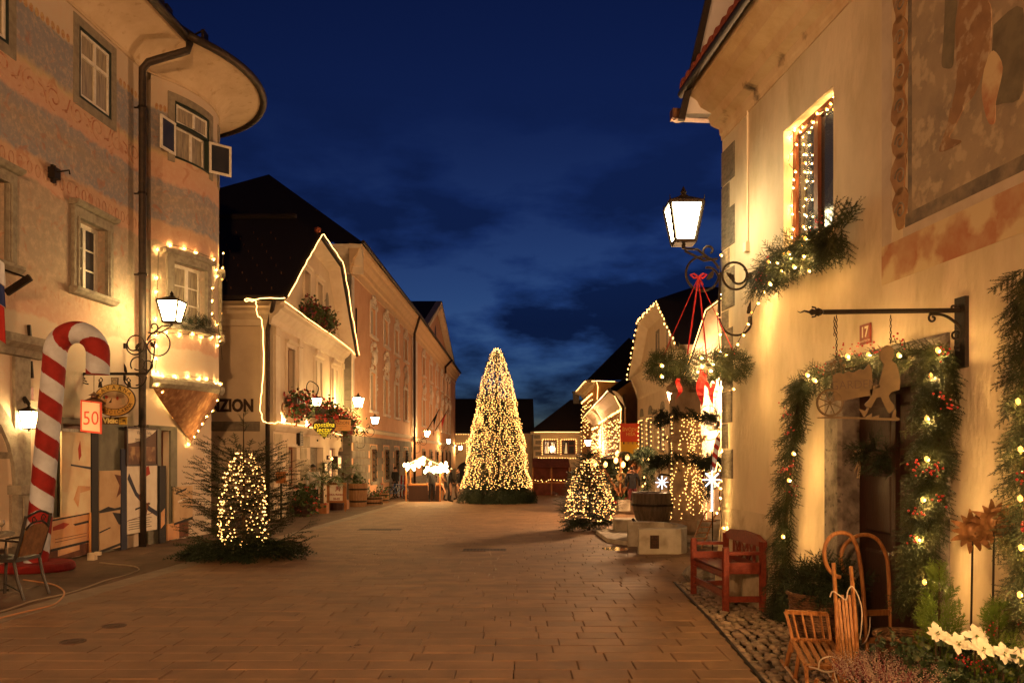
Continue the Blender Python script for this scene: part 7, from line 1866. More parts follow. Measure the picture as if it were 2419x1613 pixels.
lt = MB(gv); q = cr_(655, 765); letters(lt, text_tmpl('GARDEN', .085, -.0012, 0, 0, 'CENTER', .95), q[0], q[1], .0055, 1, .05); lt.build('lettering', M_BROWNLET, GS)
# things on the door
# bow
DB = T('door_bow', 'white ribbon bow hanging on the dark door', 'bow', fe(2030, 1090, -.2)); rb_ = MB(FE); s, z = FE.px(2030, 1075, -.08)
M_RIB = mat('cream_ribbon', (.55, .45, .28), .6)
for pts in ([(0, 0), (.05, .035), (.11, .03), (.11, .0), (.05, -.01), (0, 0)], [(0, 0), (-.03, .05), (-.06, .055), (-.05, .01), (0, 0)], [(0, 0), (.02, -.08), (.07, -.14), (.03, -.2), (.0, -.08)], [(0, 0), (-.02, -.1), (-.0, -.2)], ):
 P = smoothpath([(s + a, z + b, -.08) for a, b in pts], 4); V = [];
 for i, p in enumerate(P): V += [(p[0], p[1] - .009, p[2]), (p[0], p[1] + .009, p[2] + .008)]
 rb_.add(V, [(2 * i, 2 * i + 1, 2 * i + 3, 2 * i + 2) for i in range(len(P) - 1)])
rb_.build('ribbon', M_RIB, DB)
wd = MB(); greenery(wd, [fe(2045, 1060, -.06), fe(2075, 1065, -.06), fe(2095, 1085, -.06)], .07, 46, SPR_NEAR, (.5, .8), (0, -.2, -.3), OUT * .5, .8); tag(wd.build('door_sprigs', M_NEEDLE2, None, fe(2070, 1080, -.2)), 'dark fir sprigs fixed to the door beside the bow', 'fir sprigs')
ct = T('door_planter', 'little wooden heart board hanging on the door below the bow', 'ornament', fe(2035, 1150, -.2)); s, z = FE.px(2035, 1135, -.22); MB(FE).prism([(s - .09, z + .1), (s + .09, z + .1), (s + .1, z - .16), (s - .1, z - .16)], -.12, -.10).build('board', M_DARKWOOD, ct); MB(FE).tube([(s + .05 * math.sin(t) ** 3 * 1, z + .004 * (13 * math.cos(t) - 5 * math.cos(2 * t) - 2 * math.cos(3 * t)) - .02, -.095) for t in np.linspace(0, 2 * PI, 24)[:-1]], .006, 4, True).build('heart', M_SLEDWOOD, ct)
# red bench
BX, BY = 2.247, 8.53; bl = np.array([-.05, 1.0]); bl /= np.linalg.norm(bl); bdv = np.array([bl[1], -bl[0]])
class BF:
 def map(self, V): xy = np.array([BX, BY])[None] + V[:, 0:1] * bl + V[:, 2:3] * bdv; return np.column_stack([xy, V[:, 1] + np.array([gz(y) for y in xy[:, 1]])])
 def P(self, s, z, d): return Vector(self.map(np.array([[s, z, d]]))[0])
bf = BF(); BN_ = T('red_bench', 'small red wooden bench with crossed back slats against the yellow wall', 'bench', bf.P(.65, 0, .22)); BL, BD = 1.30, .44
def bb(nm, *a): return MB(bf).bbox(*a, .004).build(nm, M_BENCHRED, BN_)
for s in (0, BL - .06):
 bb('leg', s, s + .06, 0, .68, 0, .06); bb('leg', s, s + .06, 0, .74, BD - .04, BD + .02)
 bb('armrest', s - .005, s + .065, .60, .635, .061, BD - .041); bb('side_rail', s + .01, s + .05, .40, .46, .061, BD - .041); bb('stretcher', s + .012, s + .048, .10, .16, .061, BD - .041)
 bb('arm_rail', s + .012, s + .048, .46, .52, .062, BD - .042)
bb('front_rail', .061, BL - .061, .35, .42, .01, .045); bb('lower_rail', .061, BL - .061, .14, .22, .012, .045); bb('back_rail', .061, BL - .061, .44, .50, BD - .02, BD + .012)
for i in range(5): bb('seat_slat', .02, BL - .02, .425, .445, .0 + i * .085, .065 + i * .085)
MB(bf).prism([(-.02, .68), (BL + .02, .68), (BL + .02, .74), (BL - .2, .80), (BL / 2, .82), (.2, .80), (-.02, .74)], BD - .02, BD + .02).build('crest_rail', M_BENCHRED, BN_)
for i, s in enumerate((.3, .52, .78, 1.0)): bb('back_slat', s - .015, s + .015, .50, .68, BD - .012, BD + .008)
for a, b in ((.33, .49), (.55, .75), (.81, .97)):
 for z0, z1 in ((.5, .68), (.68, .5)): MB(bf).beam((a, z0, BD), (b, z1, BD), .028, .014).build('cross_slat', M_BENCHRED, BN_)
rk = MB(); V, F = ICO2; r2 = np.random.default_rng(8); W = V * np.array([.30, .24, .17]) * (1 + r2.normal(size=(len(V), 1)) * .06); pr = gnd(1665, 1378); rk.raw(W + np.array([pr.x + .05, pr.y + .15, pr.z + .1]), F); tag(rk.build('corner_boulder', M_OLDSTONE, None, pr), 'rough boulder under the far end of the red bench', 'boulder')
# big sledge standing on end in the doorway
SL = T('upright_sledge', 'large sledge with curled runners standing on end in the doorway', 'sledge', (2.95, 6.5, 0))
def runner(base, top_v, curl, Y):
 P = [Vector(base)] + [at(u, v, Y) for u, v in curl]; mb = MB(); S = smoothpath(P, 6); mb.tube(S, .017, 8); return mb.build('runner', M_SLEDWOOD, SL, smooth=True)
c5 = lambda x, y: (1820 + x / 3.057, 1100 + y / 3.057)
runner(at(2049, 1548, 6.45), 0, [c5(690, 1200), c5(670, 900), c5(650, 720), c5(628, 600), c5(585, 510), c5(520, 482), c5(450, 498), c5(400, 560), c5(390, 650), c5(415, 735), c5(460, 785), c5(505, 803)], 6.45)
runner(at(2103, 1528, 6.62), 0, [c5(868, 1150), c5(858, 900), c5(848, 720), c5(825, 620), c5(775, 535), c5(700, 498), c5(610, 512), c5(535, 575), c5(508, 660), c5(520, 730), c5(550, 785), c5(615, 830)], 6.62)
for v in (1447, 1512): MB().beam(at(2040, v, 6.46), at(2098, v - 2, 6.61), .03, .045).build('crossbar', M_SLEDWOOD, SL)
# slatted sledge leaning in front
S2 = T('slatted_sledge', 'narrow slatted wooden sledge leaning upright before the curled one', 'sledge', (2.5, 5.9, 0))
for (x0, y0), (x1, y1) in (((455, 700), (500, 1420)), ((580, 725), (640, 1400))):
 P = [at(*c5(x0, y0), 6.05), at(*c5((x0 + x1) / 2, (y0 + y1) / 2), 5.95), at(*c5(x1, 1600), 5.8)]; MB().tube(P, .016, 8).build('side_rail', M_SLEDWOOD, S2, smooth=True)
for i in range(6):
 t = i / 5; p, q = at(*c5(468 + 125 * t, 930 + (25 if i % 2 else 0)), 6.0), at(*c5(530 + 115 * t, 1590), 5.8); MB().beam(p, q, .018, .010, (0, -1, 0)).build('slat', M_SLEDWOOD, S2)
def rope(label, pts, r=.005):
 P = smoothpath(pts, 6); return tag(MB().tube(P, r, 5).build('sledge_rope', mat('white_rope' + label[:5], (.52, .43, .34), .8), None, P[0]), label, 'rope')
rope('thin white cord tied across the slatted sledge', [at(*c5(430, 945), 5.96), at(*c5(450, 905), 5.94), at(*c5(500, 935), 5.93), at(*c5(545, 965), 5.92), at(*c5(560, 900), 5.92), at(*c5(590, 870), 5.92), at(*c5(630, 930), 5.92), at(*c5(660, 1040), 5.92), at(*c5(655, 1180), 5.92), at(*c5(645, 1250), 5.92)])
# small sledge with a backrest
S3 = T('child_sledge', 'small child sledge with a spindle backrest, nearest on the cobbles', 'sledge', (2.1, 5.7, 0)); c6 = lambda x, y: (1580 + x / 3.62, 1180 + y / 3.62)
def bar(nm, p, q, w, h): MB().beam(p, q, w, h, (0, -.3, 1)).build(nm, M_SLEDWOOD, S3)
YB, YF = 6.15, 5.55
TL, TR = at(*c6(995, 955), YB + .08), at(*c6(1352, 975), YB + .08); SLb, SRb = at(*c6(1055, 1195), YB), at(*c6(1385, 1210), YB); FLb, FRb = at(*c6(1170, 1425), YF), at(*c6(1495, 1420), YF)
MB().tube(smoothpath([TL, TL.lerp(SLb, .4) + Vector((.005, 0, 0)), SLb, at(*c6(1050, 1300), YB)], 3), .013, 6).build('back_post', M_SLEDWOOD, S3); MB().tube(smoothpath([TR, TR.lerp(SRb, .4), SRb, at(*c6(1395, 1300), YB)], 3), .013, 6).build('back_post', M_SLEDWOOD, S3)
bar('top_rail', TL, TR, .02, .03); bar('lower_back_rail', SLb, SRb, .02, .03); bar('front_bar', FLb, FRb, .03, .03)
for i in range(4): t = .17 + .22 * i; bar('spindle', TL.lerp(TR, t), SLb.lerp(SRb, t), .014, .014)
for i in range(6): t = i / 5; bar('seat_slat', SLb.lerp(SRb, t), FLb.lerp(FRb, t) + Vector((0, 0, .012)), .034, .014)
for a, b in ((SLb, FLb), (SRb, FRb)):
 gA, gB = Vector((a.x - .03, a.y + .05, .02)), Vector((b.x - .02, b.y - .1, .02)); MB().tube(smoothpath([gA + Vector((0, .12, .02)), gA, gA.lerp(gB, .5), gB, gB + Vector((0, -.1, .06)), gB + Vector((0, -.16, .16))], 3), .014, 6).build('runner', M_SLEDWOOD, S3); bar('strut', a, gA, .024, .024); bar('strut', b, gB, .024, .024); bar('strut', a.lerp(b, .55), gA.lerp(gB, .45), .024, .024)
rope('knotted white pull rope on the front of the child sledge', [at(*c6(1200, 1425), 5.5), at(*c6(1260, 1440), 5.45), at(*c6(1350, 1470), 5.45), at(*c6(1440, 1450), 5.45), at(*c6(1400, 1410), 5.45), at(*c6(1470, 1420), 5.42), at(*c6(1420, 1480), 5.42), at(*c6(1440, 1560), 5.42)], .006)
rope('looped white pull rope over the seat of the child sledge', [at(*c6(1280, 1450), 5.47), at(*c6(1290, 1380), 5.5), at(*c6(1340, 1345), 5.5), at(*c6(1420, 1345), 5.5), at(*c6(1500, 1390), 5.45)], .005)
rope('white cord dangling by the sledge crossbar', [at(*c5(655, 1290), 6.3), at(*c5(690, 1260), 6.3), at(*c5(715, 1180), 6.3), at(*c5(720, 1090), 6.3)])
# wicker baskets
def basket(label, c, r0, r1, h):
 root = T('wicker_basket', label, 'basket', c); mb = MB(); n = 12
 for i in range(int(h / .022)):
  t = i * .022 / h; r = r0 + (r1 - r0) * t; mb.tube([(c[0] + (r + (.006 if (k + i) % 2 else -.004)) * math.cos(2 * PI * k / 28), c[1] + (r + (.006 if (k + i) % 2 else -.004)) * math.sin(2 * PI * k / 28), c[2] + i * .022 + .012) for k in range(28)], .011, 4, True)
 kind(mb.build('woven_cane', M_WICKER, root), 'stuff'); st = MB()
 for k in range(14): a = 2 * PI * k / 14; st.tube([(c[0] + r0 * .98 * math.cos(a), c[1] + r0 * .98 * math.sin(a), c[2]), (c[0] + r1 * .98 * math.cos(a), c[1] + r1 * .98 * math.sin(a), c[2] + h)], .008, 4)
 kind(st.build('basket_stakes', M_WICKER, root), 'stuff')
 MB().tube([(c[0] + (r1 + .01) * math.cos(2 * PI * k / 24), c[1] + (r1 + .01) * math.sin(2 * PI * k / 24), c[2] + h) for k in range(24)], .018, 6, True).build('rim', M_WICKER, root)
M_WICKER = mat('brown_wicker', (.16, .085, .042), .7, (.08, .042, .022), 22)
basket('tall wicker basket between the bench and the door, fir branches in it', (2.62, 6.95, -.0), .17, .22, .46)
basket('wicker basket half hidden under the bright cypress', (2.83, 5.75, 0), .17, .21, .36)
# bright cypress bushes
def spray(seed):
 r = np.random.default_rng(seed); V = []; F = []
 def go(p, d, L, lev):
  q = p + d * L; s = np.cross(d, [0, .3, 1.0]); s /= np.linalg.norm(s) + 1e-9; w = .0035 if lev else .005; n = len(V); V.extend([p - s * w, p + s * w, q]); F.append((n, n + 1, n + 2))
  if lev < 2:
   for i in range(6):
    t = .15 + .8 * i / 6; dd = d * .8 + s * (1 if i % 2 else -1) * .6 + r.normal(size=3) * .2; go(p + d * L * t, dd / np.linalg.norm(dd), L * .45 * (1.1 - t * .6), lev + 1)
 go(np.zeros(3), np.array([1.0, 0, 0]), .2, 0); return np.array(V), F
SPY = [spray(i) for i in range(3)]
M_LIME = mat('lime_cypress', (.13, .20, .028), .6, (.075, .13, .02), 6)
for lab, (x, y), h, r in (('bright green little cypress in front of the fir garland', (2.88, 5.42), 1.02, .2), ('bright green little cypress under the sun faces', (3.0, 4.95), .84, .19)):
 root = T('potted_cypress', lab, 'shrub', (x, y, 0)); MB().tube([(x, y, 0), (x, y, h * .9)], [.015, .004], 5).build('stem', M_BARK, root); mb = MB()
 for i in range(240):
  t = RNG.uniform(.1, 1); a = RNG.uniform(0, 2 * PI); rr = r * (1 - t) ** .7; mb.put(SPY[i % 3], (x + rr * .5 * math.cos(a), y + rr * .5 * math.sin(a), h * t * .85), (math.cos(a) * .7, math.sin(a) * .7, 1.0), rvec(), RNG.uniform(.6, 1.0) * (.6 + .5 * (1 - t)))
 mb.build('crown', M_LIME, root); MB().lathe([(.10, 0), (.13, .2), (.14, .22), (.12, .22)], (x, y, 0), 14).build('pot', M_TILE, root)
# sun faces on stakes
M_BRONZE = mat('bronze_metal', (.30, .15, .06), .38, (.20, .095, .04), 14, metal=.35)
for lab, (u, v), Y, r in (('bronze sun face ornament on a stake, nearer the door', (2302, 1254), 5.2, .10), ('bronze sun face ornament on a stake, nearer the picture edge', (2353, 1232), 5.1, .10)):
 c = at(u, v, Y); root = T('sun_face', lab, 'ornament', (c.x, c.y, 0), 'sun faces by the door'); vw = View(c, -.25)
 f = MB(vw); f.ball((0, 0, 0), r * .62, ICO2, (1, 1.12, .45)); f.ball((0, -.005, r * .28), r * .13, ICO1, (.7, 1.6, 1)); f.tube([(-r * .28, r * .16, r * .2), (-r * .16, r * .24, r * .26), (-r * .05, r * .2, r * .26)], r * .04, 4); f.tube([(r * .28, r * .16, r * .2), (r * .16, r * .24, r * .26), (r * .05, r * .2, r * .26)], r * .04, 4)
 f.tube([(-r * .2, -r * .27, r * .2), (0, -r * .33, r * .24), (r * .2, -r * .27, r * .2)], r * .06, 5); f.tube([(-r * .14, -r * .38, r * .2), (0, -r * .42, r * .22), (r * .14, -r * .38, r * .2)], r * .05, 5); f.build('face', M_BRONZE, root, smooth=True)
 for i in range(14):
  a = 2 * PI * i / 14; L = r * (.75 if i % 2 else .95); ca, sa = math.cos(a), math.sin(a); ry = MB(vw); V = []
  for j in range(5):
   t = j / 4; rr = r * .55 + L * t; w = r * .2 * (1 - t ** 2) + .003; ox = .02 * math.sin(t * 4 + i); V += [(rr * ca - w * sa, rr * sa + w * ca, ox), (rr * ca + w * sa, rr * sa - w * ca, ox)]
  ry.add(V, [(2 * j, 2 * j + 1, 2 * j + 3, 2 * j + 2) for j in range(4)]); ry.build('ray', M_BRONZE, root)
 MB().tube([(c.x, c.y + .02, c.z), (c.x - .02, c.y + .02, 0)], .007, 5).build('stake', M_IRON, root)
# poinsettias, heather, ivy in the foreground
M_PETAL = mat('cream_bract', (.74, .70, .58), .6, (.66, .60, .46), 8); M_IVY = mat('ivy_leaf', (.025, .045, .014), .5, (.014, .028, .010), 8, col3=(.10, .11, .05), scale3=12, lo3=.58, hi3=.66)
petal = (np.array([(0, 0, 0), (.3, .2, .05), (.7, .24, .03), (1, 0, -.08), (.7, -.24, .03), (.3, -.2, .05)]), [(0, 1, 2, 5), (5, 2, 3, 4)])
petal = (petal[0], [(0, 1, 5), (1, 2, 4, 5), (2, 3, 4)])
for i, (u, v, Y, lab) in enumerate(((2212, 1500, 5.0, 'white poinsettia nearest the sledges'), (2262, 1522, 4.9, 'white poinsettia leaning over the ivy'), (2305, 1505, 4.95, 'white poinsettia set highest, below the cypress'), (2320, 1535, 4.8, 'white poinsettia in the middle of the foreground'), (2372, 1548, 4.75, 'large white poinsettia, second from the picture edge'), (2408, 1555, 4.7, 'white poinsettia at the picture edge'))):
 c = at(u, v, Y); root = T('poinsettia', lab, 'flower', (c.x, c.y, 0), 'white poinsettias'); mb = MB()
 for k in range(11):
  a = 2 * PI * k / 11 * 2.0 + k * .3; n_ = np.array([.0, -.75, .66]); e2 = np.array([0, .66, .75]); mb.put(petal, c, np.array([math.cos(a), 0, 0]) + e2 * math.sin(a) + n_ * (.1 + .05 * k), n_, RNG.uniform(.06, .095) * (1.1 - .03 * k))
 mb.build('bracts', M_PETAL, root); ce = MB()
 for k in range(5): ce.ball(np.array(c) + RNG.normal(size=3) * .006 + np.array([0, -.01, .012]), .006, OCTA)
 ce.build('flower_centre', M_LIME, root); MB().tube([c, (c.x, c.y + .03, 0)], .006, 5).build('stem', M_BARK, root)
hh = T('heather_plant', 'pale pink heather in full bloom at the bottom of the picture', 'heather', at(2095, 1600, 4.9)); mb = MB(); m2 = MB(); c = at(2095, 1640, 4.95); c.z = .0
for i in range(420):
 a = RNG.uniform(0, 2 * PI); rr = .24 * math.sqrt(RNG.uniform(0, 1)); b = np.array([c.x + rr * math.cos(a), c.y + rr * math.sin(a), .24]); d = np.array([math.cos(a) * rr * 3.2, math.sin(a) * rr * 3.2, 1.0]) + RNG.normal(size=3) * .15; d /= np.linalg.norm(d); L = RNG.uniform(.12, .22)
 tgt = mb if i % 3 else m2
 for k in range(9): tgt.put(OCTA, b + d * L * (.35 + .65 * k / 9) + RNG.normal(size=3) * .004, d, (0, 0, 1), .0065 * (1.2 - .09 * k))
mb.build('pale_spikes', mat('heather_pale', (.42, .33, .26), .7, (.24, .15, .12), 20), hh); m2.build('dark_spikes', mat('heather_rose', (.16, .04, .05), .7), hh); iv = MB()
iv2 = MB()
for i in range(260): a = RNG.uniform(0, 2 * PI); rr = .25 * math.sqrt(RNG.uniform(0, 1)); iv2.put(petal, (c.x + rr * math.cos(a), c.y + rr * math.sin(a), RNG.uniform(.05, .32)), rvec(), rvec(), .04)
iv2.build('leaves', M_IVY, hh)
leaf5 = (np.array([(0, 0, 0), (.25, .5, .05), (.5, .28, .02), (1, 0, -.05), (.5, -.28, .02), (.25, -.5, .05)]), [(0, 1, 2), (0, 2, 3, 4), (0, 4, 5)])
for i in range(1500):
 t = RNG.uniform(0, 1); x = 2.35 + .75 * t + RNG.normal() * .04; y = 4.75 + RNG.uniform(-.15, .5) + (1 - t) * .1; z = RNG.uniform(.05, .42) + .1 * math.sin(t * 9)
 if x > FE.x(sE(y), .05): continue
 iv.put(leaf5, (x, y, z), rvec(), rvec() + np.array([0, -.5, 1]), RNG.uniform(.03, .06))
IV = T('ivy_planter', 'dark trailing ivy with red berries round the white poinsettias', 'ivy', (2.8, 4.9, 0)); iv.build('foliage', M_IVY, IV)
berries(IV, [at(u, v, 4.8) for u, v in ((2268, 1555), (2292, 1565), (2320, 1570), (2335, 1580), (2400, 1470), (2345, 1490))], 8, .02, .007, M_BERRY)
# ================================================================ MIDDLE OF THE STREET, RIGHT: FOUNTAIN AND STALL
RNG = np.random.default_rng(29)
M_WET = mat('wet_dark_stone', (.10, .07, .045), .45, (.05, .033, .022), 5, stretch=(4, 4, .6), bump=.4, bscale=30)
M_PILLAR = mat('fountain_stone', (.36, .26, .17), .85, (.22, .15, .095), 3.5, bump=.5, bscale=40, stretch=(1, 1, .5))
FX, FY = 3.9, 18.15; fz = gz(FY)
FT = T('stone_fountain', 'square stone fountain pillar wrapped in lights, with a round basin', 'fountain', (FX, FY, fz))
def blockc(nm, w, z0, z1, m=M_PILLAR, e=.03):
 return MB(View((FX, FY, 0))).box(-w, w, z0, z1, -w, w).build(nm, m, FT)
blockc('plinth', .42, fz, fz + .42); blockc('lower_shaft', .33, fz + .42, .95); blockc('ledge', .36, .95, 1.03); blockc('shaft', .31, 1.03, 1.95)
MB(View((FX, FY, 0))).box(-.36, .36, 1.95, 2.02, -.36, .36).build('cornice', M_PILLAR, FT); MB(View((FX, FY, 0))).box(-.40, .40, 2.02, 2.09, -.40, .40).build('cornice', M_PILLAR, FT)
blockc('upper_shaft', .29, 2.09, 3.05); MB().lathe([(.36, 0), (.42, .06), (.42, .14), (.2, .3), (.0, .42)], (FX, FY, 3.05), 4).build('cap', M_PILLAR, FT)
BXc = 3.17; mb = MB(); mb.lathe([(.22, .0), (.24, .08), (.38, .2), (.45, .42), (.47, .66), (.48, .8), (.46, .82), (.40, .82), (.38, .7), (0, .68)], (BXc, FY - .05, .0), 24); mb.build('basin', M_WET, FT, smooth=False)
MB().lathe([(.3, fz), (.3, .02), (.24, .02)], (BXc, FY - .05, 0), 16).build('basin_foot', M_WET, FT); MB().lathe([(.485, .52), (.49, .54), (.485, .57)], (BXc, FY - .05, 0), 24).build('basin_band', M_IRON, FT); MB().lathe([(.385, .76), (0, .761)], (BXc, FY - .05, 0), 20).build('water', mat('dark_water', (.02, .02, .02), .05, spec=.8), FT)
MB().tube([(BXc - .5, FY - .3, fz + .45), (BXc - .25, FY - .3, fz + .15)], .03, 5).build('iron_strut', M_IRON, FT); MB().tube([(FX - .3, FY, 1.2), (FX - .55, FY, 1.22), (FX - .6, FY, 1.12)], .022, 6).build('spout', M_IRON, FT)
lights = MB(); rr = np.random.default_rng(4)
for k in range(18):
 fa = k % 2; off = -.34 + .68 * rr.random(); z = 2.55 - .1 * rr.random(); x = off
 stop = -.05 + .5 * rr.random() + (.35 if abs(off) < .12 else 0)
 while z > stop:
  x += rr.normal() * .035; x = max(-.4, min(.4, x)); w = .335 if z < 2.0 else .31
  if 1.95 < z < 2.12: w = .42
  p = (FX + x, FY - w - .03) if fa == 0 or k < 15 else (FX - w - .03, FY + x)
  lights.ball((p[0], p[1], z), rr.uniform(.010, .015), OCTA); z -= rr.uniform(.07, .13)
NT = T('fountain_lights', 'net of tiny lights streaming down the fountain pillar', 'string lights', (FX, FY - .34, 1)); kind(lights.build('bulbs', M_BULBFAR, NT), 'stuff')
def ringgar(label, z, R, n, thick):
 root = T('fountain_garland', label, 'garland', (FX, FY, z)); g_ = MB()
 for i in range(n):
  a = RNG.uniform(0, 2 * PI); c = np.array([FX + R * math.cos(a), FY + R * math.sin(a), z + .05 * math.sin(a * 2)]); g_.put(SPR_MID[i % 3], c + RNG.normal(size=3) * thick, np.array([-math.sin(a), math.cos(a), 0]) * .6 + np.array([math.cos(a), math.sin(a), 0]) * .6 + np.array([0, 0, -.5]), rvec(), RNG.uniform(.4, .65))
 g_.build('fir_ring', M_NEEDLE2, root)
ringgar('fir garland ringing the fountain pillar at half height', 1.58, .60, 300, .07); ringgar('fir garland ringing the top of the fountain pillar', 2.56, .54, 260, .07)
# concrete benches and kerb
cb_ = T('curved_bench', 'curved pale concrete seat wall with a square vent, in front of the fountain', 'bench', (2.7, 14.5, gz(14.5)))
o_ = [(2.29, 14.5), (3.05, 14.5), (3.2, 14.75), (3.3, 15.15), (3.28, 15.55), (3.1, 15.95), (2.8, 16.15), (2.31, 16.15), (2.31, 15.99), (2.75, 15.98), (2.99, 15.82), (3.12, 15.5), (3.14, 15.18), (3.06, 14.85), (2.95, 14.68), (2.29, 14.68)]
z0, n = gz(15.2) - .05, len(o_); mb = MB(); mb.raw([(x, y, z0) for x, y in o_] + [(x, y, z0 + .505) for x, y in o_] + [(x + (2.8 - x) * .02, y + (15.3 - y) * .02, z0 + .52) for x, y in o_], [(i, (i + 1) % n, n + (i + 1) % n, n + i) for i in range(n)] + [(n + i, n + (i + 1) % n, 2 * n + (i + 1) % n, 2 * n + i) for i in range(n)] + [tuple(range(2 * n, 3 * n))]); mb.build('seat_wall', M_CONC, cb_)
vg = View((2.62 - .05, 14.495, .0), 0); vz = gz(14.5); MB(vg).box(-.08, .08, vz + .1, vz + .34, -.01, .006).build('vent_plate', M_RUST, cb_); hm_ = MB(vg)
for i in range(5):
 for j in range(7): hm_.box(-.066 + i * .03, -.052 + i * .03, vz + .12 + j * .03, vz + .134 + j * .03, .004, .009)
kind(hm_.build('vent_holes', M_BLACK, cb_), 'stuff')
def slab(label, x0, x1, y0, y1, h, nm='stone_block', z=None):
 z = gz((y0 + y1) / 2) if z is None else z; mb = MB(); e = .02
 mb.raw([(x0, y0, z - .05), (x1, y0, z - .05), (x1, y1, z - .05), (x0, y1, z - .05), (x0, y0, z + h - e), (x1, y0, z + h - e), (x1, y1, z + h - e), (x0, y1, z + h - e), (x0 + e, y0 + e, z + h), (x1 - e, y0 + e, z + h), (x1 - e, y1 - e, z + h), (x0 + e, y1 - e, z + h)], [(0, 1, 5, 4), (1, 2, 6, 5), (2, 3, 7, 6), (3, 0, 4, 7), (4, 5, 9, 8), (5, 6, 10, 9), (6, 7, 11, 10), (7, 4, 8, 11), (8, 9, 10, 11)])
 return tag(mb.build(nm, M_CONC, None, ((x0 + x1) / 2, y0, z)), label, 'stone block')
slab('low pale stone block behind the curved seat wall', 2.45, 3.15, 18.9, 19.6, .36); slab('pale stone block between the fountain and the yellow corner', 4.05, 4.75, 16.6, 17.6, .42)
kb = MB(); poly_ = [(2.0, 16.9), (2.25, 16.3), (2.9, 15.95), (4.9, 15.9), (5.4, 19.6), (2.3, 19.8), (2.0, 19.2)]
zz = gz(17.5); V = [(x, y, gz(y) - .03) for x, y in poly_] + [(x, y, gz(y) + .085) for x, y in poly_]; n = len(poly_); kb.raw(V, [tuple(range(n, 2 * n))] + [(i, (i + 1) % n, n + (i + 1) % n, n + i) for i in range(n)]); kind(kb.build('fountain_kerb', M_CONC), 'structure')
pd_ = MB(); c = gnd(1455, 1297); pd_.add([(c.x + .25 * math.cos(t) * (1 + .15 * math.sin(3 * t)), c.y + .35 * math.sin(t), c.z + .0065) for t in np.linspace(0, 2 * PI, 25)[:-1]], [tuple(range(24))]); tag(pd_.build('puddle', mat('shallow_water', (.06, .045, .03), .06, (.10, .075, .05), 8, spec=.7), None, c), 'shining puddle on the stones beside the curved seat wall', 'puddle')
# sledge and star decorations by the corner shop
p = at(1660, 1195, 15.5); r_ = T('leaning_sledge', 'wooden sledge leaning by the far corner of the yellow house', 'sledge', (p.x, p.y, gz(15.5)))
for dx in (0, .22): MB().tube([(p.x - .25 + dx, p.y, gz(15.5)), (p.x + .05 + dx, p.y + .15, gz(15.5) + .62), (p.x + .12 + dx, p.y + .15, gz(15.5) + .72)], .018, 5).build('runner', M_SLEDWOOD, r_)
for i in range(5): f = .15 + i * .17; MB().beam((p.x - .27 + .32 * f, p.y - .02, gz(15.5) + .64 * f), (p.x - .02 + .32 * f, p.y - .02, gz(15.5) + .64 * f), .05, .02).build('slat', M_SLEDWOOD, r_)
def snowflake(label, c, r, tail=False):
 root = T('snowflake_light', label, 'light ornament', c, 'white snowflake lights'); mb = MB(View(c))
 for i in range(4): a = PI / 4 * i; mb.beam((-r * math.cos(a), -r * math.sin(a), 0), (r * math.cos(a), r * math.sin(a), 0), .016, .016)
 mb.ball((0, 0, 0), .03);
 if tail: mb.box(-.012, .012, -r - .38, -r + .1, -.01, .01)
 mb.build('glowing_star', M_BULBCOOL, root); MB().tube([Vector(c) + Vector((0, .02, r * .5)), Vector(c) + Vector((0, .02, r + .35))], .008, 4).build('hanger', M_IRON, root)
snowflake('white snowflake light beside the fountain basin', at(1564, 1139, 19.5), .16); snowflake('white shooting-star light by the yellow corner', at(1682, 1133, 14), .16, True)
st = MB(); c = at(1701, 1122, 13.6); P = []
for i in range(10): a = PI / 2 + PI * i / 5 + .2; r = .22 if i % 2 == 0 else .10; P.append((c.x + r * math.cos(a), c.y, c.z + r * math.sin(a)))
tag(st.tube(P, .012, 5, True).build('star_light', M_ROPE, None, c), 'glowing outline star light on the shop corner', 'light ornament')
cn2 = T('small_candy_cane', 'small striped candy cane pole at the far corner of the yellow house', 'decoration', at(1683, 1115, 14.2)); a, b = at(1683, 1115, 14.2), at(1695, 1037, 14.2)
cane(cn2, [a, a.lerp(b, .5), b, b + Vector((.02, 0, .02))], .045, M_CANER, M_CANEW, .16); MB().tube([a, (a.x, a.y, gz(14.2))], .012, 5).build('stake', M_IRON, cn2)
gg = T('shop_corner_garland', 'fir garland round the shop window at the far corner', 'garland', at(1665, 1130, 17)); g_ = MB(); P = smoothpath([at(1640, 1085, 17.5), at(1665, 1090, 17), at(1672, 1130, 17), at(1670, 1170, 17)], 4); greenery(g_, P, .1, 70, SPR_MID, (.35, .55), (0, -.2, -.8), (0, -.5, 0), .7); g_.build('fir_sprigs', M_NEEDLE2, gg)
for i, (u, v) in enumerate(((1700, 1068), (1706, 1085), (1700, 1176), (1677, 1205), (1692, 1211))): inst('bulb', BM, gg, at(u, v, 13.0))
bx = T('shop_shelf', 'brown shelf with goods on the shop wall behind the fountain', 'shelf', at(1652, 1100, 19)); MB(View(at(1652, 1155, 19))).box(-.25, .35, 0, .12, -.2, .2).build('board', M_CONC, bx); MB(View(at(1650, 1150, 19.2))).box(-.05, .0, .05, .75, -.05, .05).build('post', M_BROWNWOOD, bx); MB(View(at(1660, 1150, 19.2))).box(-.06, .02, .05, .7, -.05, .05).build('red_cloth', M_RED, bx)
